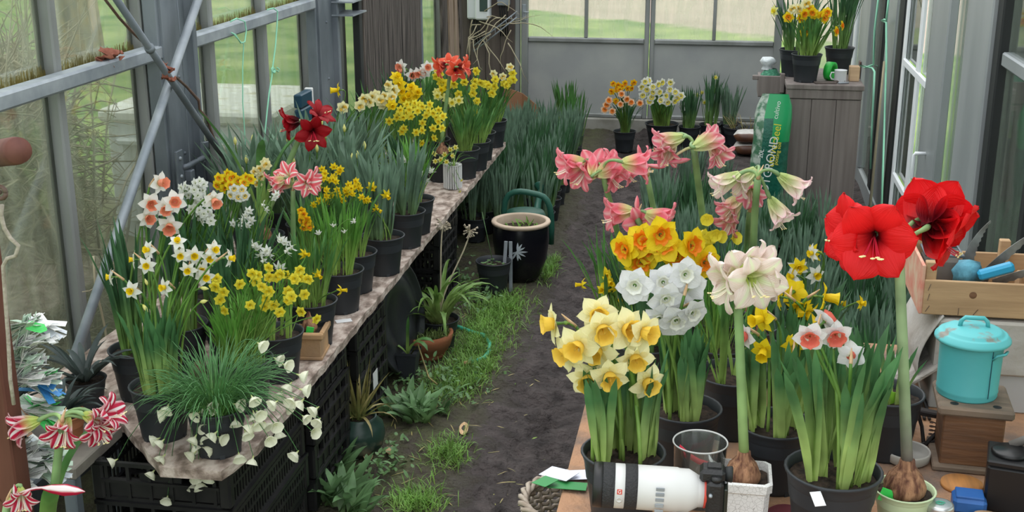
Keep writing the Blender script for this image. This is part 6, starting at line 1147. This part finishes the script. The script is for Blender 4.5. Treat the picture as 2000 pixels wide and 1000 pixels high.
cb = LM @ Vector((0, 0, .116)); b = MB(); b.bbox((0, -.036, -.050), (.032, .034, .036), .006, mtx=Matrix.Translation(cb)); body = b.build('body', 'camera_black', t)
b = MB(); b.bbox((-.014, -.022, .028), (.034, .020, .054), .008, mtx=Matrix.Translation(cb)); b.bbox((.0, -.010, .053), (.026, .010, .058), .001, mtx=Matrix.Translation(cb)); b.build('viewfinder_hump', 'camera_black', t)
b = MB(); b.lathe([(0, 0), (.014, 0), (.016, .012), (.013, .014), (0, .014)], 18, mtx=Matrix.Translation(cb+Vector((.034, 0, .040))) @ Matrix.Rotation(math.pi/2, 4, 'Y')); b.build('eyecup', 'rubber_black', t)
b = MB(); b.lathe([(0, 0), (.010, 0), (.010, .008), (0, .008)], 14, mtx=Matrix.Translation(cb+Vector((.018, -.024, .036)))); b.build('dial', 'camera_black', t); b = MB(); b.lathe([(0, 0), (.0035, 0), (.0035, .006), (0, .008)], 10, mtx=Matrix.Translation(cb+Vector((.008, -.036, .012))) @ Matrix.Rotation(math.pi/2, 4, 'X')); b.build('strap_lug', 'galvanized', t)
b = MB(); b.bbox((.032, -.030, -.040), (.040, .028, .022), .002, mtx=Matrix.Translation(cb)); b.build('screen', 'screen_glass', t)
th = thing('tripod_head', 'grey metal tripod head clamping the camera on the bench', 'tripod', (LC.x+.10, LC.y+.0, EZ)); b = MB(); b.lathe([(0, 0), (.034, 0), (.034, .012), (.022, .016), (.020, max(.02, zc_-.075)), (0, max(.02, zc_-.074))], 20); b.build('base', 'galvanized_dark', th); b = MB(); b.bbox((-.05, -.02, max(.02, zc_-.074)), (.035, .02, max(.03, zc_-.056)), .003); b.build('clamp', 'galvanized', th); b = MB(); b.tube([(.03, -.01, .04), (.06, -.02, .055), (.075, -.02, .06)], [.008, .010, .006], 8); b.build('lever', 'galvanized', th)
# glass vase with red ribbon
va = aty(1368, 862, 2.395); t = thing('glass_vase', 'clear glass vase with a red ribbon inside behind the camera', 'vase', (va.x, va.y, EZ)); b = MB(); vh = va.z-EZ; b.lathe([(0, .003), (.042, 0), (.047, .006), (.054, vh*.5), (.057, vh-.004), (.0585, vh-.002), (.058, vh), (.0555, vh-.001), (.0545, vh-.004), (.051, vh*.5), (.044, .010), (0, .008)], 40); b.build('glass', 'clear_glass', t); b = MB(); b.lathe([(.055, vh-.001), (.057, vh+.0015), (.0585, vh-.001), (.057, vh-.003), (.055, vh-.001)], 40); b.build('rim', 'lens_white', t)
mat('red_ribbon', (.75, .03, .07), .4); b = MB(); pts = [Vector((-.042, -.01, vh-.012)), Vector((-.02, -.012, vh-.03)), Vector((.0, -.01, vh-.042)), Vector((.022, -.005, vh-.05)), Vector((.028, .0, vh-.075)), Vector((.02, .0, .012))]; b.grid([[p+Vector((0, 0, .006)), p-Vector((.003, 0, .006))] for p in pts]); o = b.build('ribbon', 'red_ribbon', t); o.modifiers.new('thickness', 'SOLIDIFY').thickness = .001
# wicker basket under the bench edge
mat('wicker', (.26, .20, .15), .8, col2=(.40, .34, .28), scale=30, bump=.4); bo = Vector((-.262, 2.50, 0)); t = thing('wicker_basket', 'grey-brown woven wicker basket standing half under the bench edge', 'basket', bo); R0, R1, HB = .095, .125, .645
for i in range(28):
    a = i*2*math.pi/28; b = MB(); b.tube([Vector(((lerp(R0, R1, s))*math.cos(a), lerp(R0, R1, s)*math.sin(a), s*HB)) for s in (0, .5, 1)], .0035, 4); b.build('stake', 'wicker', t)
for z in range(46):
    s = (z+.5)/46
    if s < .55 and z % 2: continue
    b = MB(); n = 56; b.tube([Vector(((lerp(R0, R1, s)+.0045*(1 if (i+z) % 2 else -1))*math.cos(i*2*math.pi/n), (lerp(R0, R1, s)+.0045*(1 if (i+z) % 2 else -1))*math.sin(i*2*math.pi/n), s*HB)) for i in range(n+1)], .005, 4, caps=False); b.build('weaver', 'wicker', t)
for k in range(3): b = MB(); n = 60; b.tube([Vector(((R1+.008*math.cos(i*.9+k*2.1))*math.cos(i*2*math.pi/n), (R1+.008*math.cos(i*.9+k*2.1))*math.sin(i*2*math.pi/n), HB+.008*math.sin(i*.9+k*2.1))) for i in range(n+1)], .006, 5, caps=False); b.build('rim_braid', 'wicker', t)
b = MB(); b.lathe([(0, .004), (R0, .004)], 24); b.build('base', 'wicker', t)
mat('card_green', (.03, .23, .06), .5); mat('card_white', (.66, .68, .78), .5)
for px, py, w_, h_, rz, m, lab, z in ((1092, 925, .075, .05, -.5, 'card_white', 'white card tilted over the basket rim', .012), (1110, 928, .09, .045, .05, 'card_white', 'white card lying on the bench edge beside the pale yellow pot', .004), (1065, 940, .04, .045, -.6, 'card_green', 'small green card hanging over the basket', .018), (1108, 948, .085, .035, .0, 'card_green', 'long green card on the bench edge before the pale yellow pot', .008)):
    q = atz(px, py, EZ+z); b = MB(); b.box((-w_/2, -h_/2, -.0005), (w_/2, h_/2, .0005)); o = b.build('card', m); o.location = q; o.rotation_euler = (0, .0 if q.x > -.28 else -.10, rz); tag(o, lab, 'card', 'cards by the basket')
# wooden box-stool with the turquoise bin on it
mat('oak', (.20, .095, .045), .6, col2=(.12, .06, .032), scale=7, stretch=(1, 1, 9), bump=.3); mat('oak_top', (.22, .16, .115), .8, col2=(.13, .10, .075), scale=7, stretch=(1, 5, 1), bump=.4)
wo = atz(1893, 925, EZ); wb_ = Vector((wo.x+.005, wo.y+.075, EZ)); t = thing('wooden_box', 'old oak box with two holes in its overhanging lid under the turquoise bin', 'box', wb_, math.radians(-4)); bh = .135
b = MB(); b.bbox((-.065, -.065, .012), (.065, .065, bh), .003); b.build('body', 'oak', t); b = MB(); b.bbox((-.080, -.08, bh), (.080, .08, bh+.022), .006); lid = b.build('lid', 'oak_top', t); b = MB(); b.bbox((-.08, -.08, 0), (.08, .08, .014), .003); b.build('base_board', 'oak_top', t)
for x in (-.045, .045): b = MB(); b.lathe([(0, .0004), (.0085, .0004), (.0095, .0)], 14); o = b.build('hole', 'rubber_black', lid, (x, -.055, bh+.0222))
mat('turquoise', (.075, .40, .43), .45, col2=(.10, .45, .47), scale=4); mat('turquoise_worn', (.10, .45, .47), .5, col2=(.22, .22, .19), scale=22, lo=.58, hi=.66)
bn = Vector((wb_.x-.012, wb_.y+.015, EZ+bh+.022)); t = thing('lidded_bin', 'turquoise painted metal bin with domed lid and loop handles', 'bin', bn)
b = MB(); b.lathe([(0, .002), (.064, 0), (.066, .004), (.065, .010), (.067, .014), (.066, .018), (.0685, .128), (.0695, .132), (.068, .136)], 40); b.build('bin', 'turquoise', t)
b = MB(); b.lathe([(.074, .128), (.0795, .129), (.082, .132), (.0815, .137), (.077, .140), (.0745, .146), (.070, .147), (.064, .1485), (.062, .1535), (.056, .155), (.046, .158), (.02, .162), (0, .163)], 40); lid = b.build('lid', 'turquoise_worn', t)
b = MB(); b.tube([(-.030, 0, .158), (-.028, 0, .172), (-.020, 0, .180), (.020, 0, .180), (.028, 0, .172), (.030, 0, .158)], .0050, 8); b.build('lid_handle', 'turquoise', lid)
for sg, an in ((1, -.75), (-1, 2.3)): b = MB(); b.tube([Vector((.069*math.cos(an-.28), .069*math.sin(an-.28), .105)), Vector((.078*math.cos(an-.27), .078*math.sin(an-.27), .117)), Vector((.083*math.cos(an), .083*math.sin(an), .118)), Vector((.078*math.cos(an+.27), .078*math.sin(an+.27), .117)), Vector((.069*math.cos(an+.28), .069*math.sin(an+.28), .105))], .003, 8); b.build('side_handle', 'turquoise', t)
b = MB(); b.box((-.0008, -.0005, .012), (.0008, .0006, .130), 0, Matrix.Rotation(-1.05, 4, 'Z') @ Matrix.Translation((.0685, 0, 0)) @ Matrix.Rotation(math.pi/2, 4, 'Z')); b.build('seam', 'teal_box', t)
# pale drawer box behind the bin with curled-up lining, fruit crate on top
mat('pale_board', (.42, .39, .35), .85, col2=(.52, .50, .47), scale=7, bump=.5, bscale=30); mat('paper_grey', (.46, .46, .46), .6); mat('weathered', (.40, .37, .34), .9, col2=(.24, .22, .20), scale=5, stretch=(1, 8, 8), bump=.6)
pbx, pby = .565, 2.98; t = thing('pale_crate', 'pale painted box with peeling board edge behind the turquoise bin', 'box', (pbx, pby, EZ))
b = MB(); b.bbox((0, 0, .0), (.40, .30, .10), .003); b.build('lower_body', 'paper_grey', t); b = MB(); b.bbox((.0, -.012, .10), (.40, .30, .240), .006); b.build('upper_body', 'pale_board', t)
b = MB(); rows = []
for i in range(13):
    s = i/12; a = s*2.6; rows.append([Vector((.02-.05*math.sin(a)*1.0-.01, y, .250-.105*s*2.1+.0*y)) for y in (-.012, .29)])
b.grid(rows); o = b.build('curled_lining', 'pale_board', t); o.modifiers.new('thickness', 'SOLIDIFY').thickness = .003
b = MB(); p0 = aty(1764, 665, 2.95); mt = Matrix.Translation((.50, 3.00, EZ+.055)) @ Matrix.Rotation(math.radians(-38), 4, 'Y'); b.bbox((-.015, -.05, 0), (.14, .16, .010), .003, mtx=mt); tag(b.build('tilted_board', 'weathered'), 'weathered grey board tilted up against the pale box', 'board')
mat('crate_wood', (.50, .33, .18), .75, col2=(.38, .24, .13), scale=5, stretch=(.6, 6, 6), bump=.2); mat('crate_red', (.60, .22, .16), .7, col2=(.62, .45, .32), scale=20)
fx, fy, fz = pbx-.040, pby-.005, EZ+.249; t = thing('fruit_crate', 'pale wooden fruit crate holding pruning saws on the pale box', 'crate', (fx, fy, fz))
b = MB(); b.bbox((0, 0, 0), (.42, .010, .088), .002); b.build('front_slat', 'crate_wood', t); b = MB(); b.bbox((0, .26, 0), (.42, .27, .088), .002); b.build('back_slat', 'crate_wood', t); b = MB(); b.bbox((-.008, 0, .0), (.0, .27, .125), .002); b.build('end_panel', 'crate_red', t); b = MB(); b.bbox((.42, 0, .0), (.428, .27, .125), .002); b.build('end_panel', 'crate_wood', t)
for x, y in ((.002, .012), (.002, .235), (.218, .235), (.395, .012)): b = MB(); b.bbox((x, y, 0), (x+.026, y+.022, .130), .002); b.build('corner_post', 'crate_wood', t)
for k in range(4): b = MB(); b.bbox((.002, .012+.064*k, .001), (.418, .068+.064*k, .006), .001); b.build('bottom_slat', 'crate_wood', t)
for x, z, r in ((.012, .07, .3), (.012, .045, .2), (.012, .015, .5), (.085, .012, 0), (.125, .012, .6), (.245, .012, 0), (.4, .02, .3)): b = MB(); b.box((-.0006, -.0012, -.009), (.0006, 0, .009), 0, Matrix.Translation((x, 0, z)) @ Matrix.Rotation(r, 4, 'Y')); b.build('staple', 'rust', t)
b = MB(); b.lathe([(0, .0004), (.008, .0005), (.009, 0)], 14, mtx=Matrix.Translation((.115, 0, .055)) @ Matrix.Rotation(math.pi/2, 4, 'X')); b.build('knot', 'oak', t)
mat('saw_steel', (.26, .26, .25), .45, .6, col2=(.12, .11, .10), scale=20); mat('tool_blue', (.02, .28, .48), .35); mat('glove_blue', (.10, .32, .42), .7, col2=(.03, .10, .14), scale=20, bump=.5)
for (x0, z0, x1, z1, yy, w_, lab) in ((.12, .06, .185, .195, .16, .032, 'pale curved pruning saw blade standing up in the fruit crate'), (.14, .05, .30, .20, .10, .030, 'long pointed pruning saw blade leaning right in the fruit crate'), (.17, .07, .40, .125, .06, .020, 'dark serrated saw blade lying over the crate edge')):
    b = MB(); d = Vector((x1-x0, 0, z1-z0)); L_ = d.length; d.normalize(); nrm = Vector((-d.z, 0, d.x)); rows = [[], []]
    for i in range(25):
        s = i/24; w = w_*(1-s**1.6)*(.9)+.001; c = Vector((x0, yy, z0))+d*L_*s+nrm*.02*math.sin(s*2.2); rows[0].append(c+nrm*w*.5); rows[1].append(c-nrm*(w*.5+(.003 if i % 2 else 0)))
    b.grid([rows[0], rows[1]], smooth=False); o = b.build('pruning_saw', 'saw_steel'); o.location = (fx, fy, fz); o.modifiers.new('thickness', 'SOLIDIFY').thickness = .002; tag(o, lab, 'saw', 'saws in the fruit crate')
b = MB(); b.bbox((0, 0, 0), (.085, .028, .024), .006, mtx=Matrix.Translation((.135, .03, .080)) @ Matrix.Rotation(-.35, 4, 'Y')); o = b.build('saw_handle', 'tool_blue'); o.location = (fx, fy, fz); tag(o, 'bright blue plastic tool handle lying on the crate edge', 'handle')
b = MB(); b.lathe([(0, 0), (.03, .0), (.035, .03), (.028, .055), (0, .065)], 14, wob=lambda i, j: .18*math.sin(i*1.7+j*2)); o = b.build('work_glove', 'glove_blue'); o.location = (fx+.115, fy+.085, fz+.055); tag(o, 'crumpled blue work glove inside the fruit crate', 'glove')
b = MB(); b.bbox((0, 0, 0), (.10, .05, .075), .004); o = b.build('carton', 'terracotta_pale'); o.location = (fx+.24, fy+.09, fz+.008); tag(o, 'brown carton standing in the fruit crate', 'carton')
t = thing('lantern_frame', 'grey metal tray with rounded rim behind the scarlet amaryllis in the crate', 'tray', (fx+.02, fy+.13, fz+.008)); b = MB(); b.bbox((.0, .0, .0), (.09, .09, .10), .012); b.build('body', 'stool_grey', t); b = MB(); b.tube([(.0, 0, .105), (.09, 0, .105), (.09, .09, .105), (.0, .09, .105), (.0, 0, .105)], .004, 6); b.build('rim', 'galvanized_dark', t)
# black box, jar, blue tin, wooden discs
mat('box_black', (.010, .010, .011), .35); q = atz(1962, 1010, EZ); kx = Vector((q.x+.01, q.y+.06, EZ)); t = thing('black_canister', 'black rectangular canister with a flip handle lid at the bench corner', 'canister', kx, math.radians(-12)); b = MB(); b.bbox((-.042, -.05, 0), (.05, .05, .105), .006); b.build('body', 'box_black', t); b = MB(); b.bbox((-.044, -.052, .105), (.052, .052, .118), .005); b.build('lid', 'box_black', t); b = MB(); b.lathe([(.036, .118), (.038, .122), (.034, .127), (0, .128)], 28); b.build('screw_cap', 'box_black', t); b = MB(); b.tube([(.0, .03, .122), (.03, .034, .140), (.05, .02, .146), (.055, -.01, .122)], .010, 8); b.build('handle', 'stool_grey', t)
q = atz(1836, 1005, EZ+.05); t = thing('mason_jar', 'small glass jar with a silver lid and green squiggle', 'jar', (q.x, q.y+.01, EZ)); b = MB(); b.lathe([(0, .002), (.026, 0), (.028, .006), (.028, .05), (.024, .058)], 28); b.build('jar', 'clear_glass', t); mat('tin_silver', (.55, .56, .56), .3, .8); b = MB(); b.lathe([(.0265, .054), (.0275, .055), (.0275, .066), (.0265, .069), (.022, .070), (0, .0695)], 28); lid = b.build('lid', 'tin_silver', t); b = MB(); b.tube([(.010*math.cos(a)*(1-.03*i), .008*math.sin(a)*(1-.03*i), .0712) for i, a in enumerate([k*.6 for k in range(22)])], .0008, 4); b.build('squiggle', 'hose', lid)
mat('tin_blue', (.015, .09, .32), .4, col2=(.03, .13, .38), scale=9); q = atz(1892, 1000, EZ); b = MB(); b.bbox((-.034, -.028, 0), (.034, .028, .036), .008); b.bbox((-.028, -.022, .034), (.028, .022, .040), .004); o = b.build('blue_tin', 'tin_blue'); o.location = (q.x, q.y+.01, EZ); o.rotation_euler = (0, 0, -.1); tag(o, 'small blue tin between the jar and the black canister', 'tin')
mat('disc_wood', (.55, .24, .07), .7, col2=(.40, .18, .06), scale=10, stretch=(8, 1, 1)); q = atz(1878, 950, EZ); b = MB(); b.lathe([(0, 0), (.044, 0), (.045, .004), (.044, .009), (0, .009)], 32); o = b.build('wooden_disc', 'disc_wood'); o.location = (q.x, q.y, EZ); tag(o, 'flat orange wooden disc in front of the oak box', 'disc')
mat('cork', (.48, .32, .19), .9, col2=(.36, .23, .13), scale=40); q = atz(1920, 1000, EZ); b = MB(); b.lathe([(0, 0), (.03, 0), (.031, .01), (.03, .02), (0, .02)], 28); o = b.build('cork_disc', 'cork'); o.location = (q.x-.005, q.y-.06, EZ); tag(o, 'round cork mat beside the black canister', 'cork')
# dish, spring tool, iron rods, papers, stones, little bulbs
mat('stoneware', (.52, .50, .46), .6, col2=(.38, .36, .32), scale=8); q = atz(1762, 915, EZ); b = MB(); b.lathe([(0, .004), (.042, 0), (.050, .006), (.052, .024), (.050, .028), (.047, .024), (.044, .010), (0, .009)], 32); o = b.build('stone_dish', 'stoneware'); o.location = (q.x+.015, q.y+.045, EZ); tag(o, 'grey stoneware dish behind the green amaryllis pot', 'dish')
mat('tool_dark', (.035, .03, .03), .6, .3); mat('tool_yellow', (.60, .45, .10), .5); q = atz(1798, 880, EZ); t = thing('spring_clamp', 'rusty spring tool with yellow-edged grip beside the oak box', 'tool', (q.x+.01, q.y+.01, EZ)); b = MB(); b.tube([(0, 0, .01), (.03, .03, .03), (.05, .05, .06)], .005, 6); b.tube([(.0, .02, .008), (.0, .06, .03), (-.015, .05, .07)], .005, 6); b.tube([(-.02, .0, .008), (.05, .02, .02)], .004, 6); b.build('frame', 'tool_dark', t); b = MB(); b.tube([(.02+.008*math.cos(a), .03+.008*math.sin(a), .01+a*.0016) for a in [i*.5 for i in range(60)]], .0016, 5); b.build('spring', 'rust', t); b = MB(); b.bbox((-.03, .035, .065), (.03, .06, .078), .006, mtx=Matrix.Rotation(.15, 4, 'Y')); g_ = b.build('grip', 'tool_dark', t); b = MB(); b.bbox((-.035, .037, .066), (-.025, .058, .080), .004, mtx=Matrix.Rotation(.15, 4, 'Y')); b.build('grip_edge', 'tool_yellow', g_)
t = thing('iron_shears', 'iron garden shears with flat blade and three thin rods lying on the bench', 'tool', atz(1795, 790, EZ)); 
for k in range(3): b = MB(); b.tube([(-.014+.012*k, -.10, .006), (-.004+.010*k, .03, .006)], .0042, 6); b.build('rod', 'tool_dark', t)
b = MB(); b.bbox((-.045, .02, .002), (.03, .075, .008), .003, mtx=Matrix.Rotation(.35, 4, 'Z')); b.build('blade', 'saw_steel', t)
for px, py, w_, h_, rz, lab in ((1752, 803, .075, .045, .15, 'white sheet of paper under the scarlet amaryllis stalk'), (1770, 786, .03, .012, -.5, 'small white plant tag beside the paper sheet')):
    q = atz(px, py, EZ+.001); b = MB(); b.box((-w_/2, -h_/2, 0), (w_/2, h_/2, .0008)); o = b.build('paper_sheet', 'enamel'); o.location = q; o.rotation_euler = (0, 0, rz); tag(o, lab, 'paper')
t = thing('wood_strips', 'short dark and pale wooden strips lying across the bench', 'wood', atz(1722, 862, EZ)); b = MB(); b.bbox((-.06, -.006, 0), (.06, .006, .008), .002, mtx=Matrix.Rotation(.75, 4, 'Z')); b.build('dark_strip', 'tool_dark', t); b = MB(); b.bbox((-.05, -.003, 0), (.05, .003, .006), .001, mtx=Matrix.Translation((-.018, .008, 0)) @ Matrix.Rotation(.75, 4, 'Z')); b.build('pale_strip', 'pale_wood', t)
mat('pebble', (.30, .27, .24), .9, col2=(.42, .38, .34), scale=20, bump=.5); q = atz(1716, 720, EZ)
b = MB(); b.lathe([(0, 0), (.03, .004), (.042, .03), (.036, .06), (0, .07)], 16, wob=lambda i, j: .07*math.sin(i*2.6+j)); o = b.build('rough_stone', 'pebble'); o.location = (.47, 2.84, EZ); tag(o, 'rough grey ridged stone behind the coral-cupped daffodils', 'stone')
mat('bulb_green', (.22, .30, .10), .6, col2=(.34, .20, .10), scale=14, stretch=(1, 1, 4)); t = thing('small_bulb', 'little striped sprouting bulb beside the pale box', 'bulb', atz(1785, 735, EZ)+Vector((-.01, .0, 0))); b = MB(); b.lathe([(0, 0), (.014, .003), (.020, .016), (.014, .03), (.004, .042)], 16); b.build('bulb', 'bulb_green', t); b = MB()
for k in range(5): leaf_ribbon(b, (0, 0, .035), k*1.3, .5, .03, .010, .6, 0, 4)
b.build('sprout', 'grass_leaf', t)
mat('tag_lime', (.30, .62, .06), .4); b = MB(); b.bbox((-.012, -.001, 0), (.012, .001, .035), .0005); o = b.build('lime_tag', 'tag_lime'); o.location = (.395, 2.62, EZ+.155); o.location = Vector((.42, 2.68, EZ+.13)); o.rotation_euler = (.2, .3, .3); tag(o, 'lime green plant tag stuck in the pot behind the coral-cupped daffodils', 'tag')
mat('lid_plum', (.16, .04, .05), .4); q = atz(1535, 1000, EZ); b = MB(); b.lathe([(0, 0), (.04, 0), (.041, .006), (.036, .010), (0, .010)], 28); o = b.build('plum_lid', 'lid_plum'); o.location = (q.x, q.y-.02, EZ); tag(o, 'plum red lid lying between the two front bench pots', 'lid')
for par, px, py in ((None, 1598, 992),): q = atz(px, py, EZ+.14); b = MB(); b.box((-.011, -.016, 0), (.011, .016, .001)); o = b.build('plant_tag', 'enamel'); o.location = q+Vector((0, .02, .008)); o.rotation_euler = (.5, 0, .35); tag(o, 'white punched plant tag in the soil of the coral-cupped daffodil pot', 'tag')
q = atz(1460, 757, EZ+.14); b = MB(); b.box((-.009, -.014, 0), (.009, .014, .001)); o = b.build('plant_tag', 'enamel'); o.location = q; o.rotation_euler = (.5, 0, .5); tag(o, 'white plant tag in the black pot behind the white amaryllis stem', 'tag')
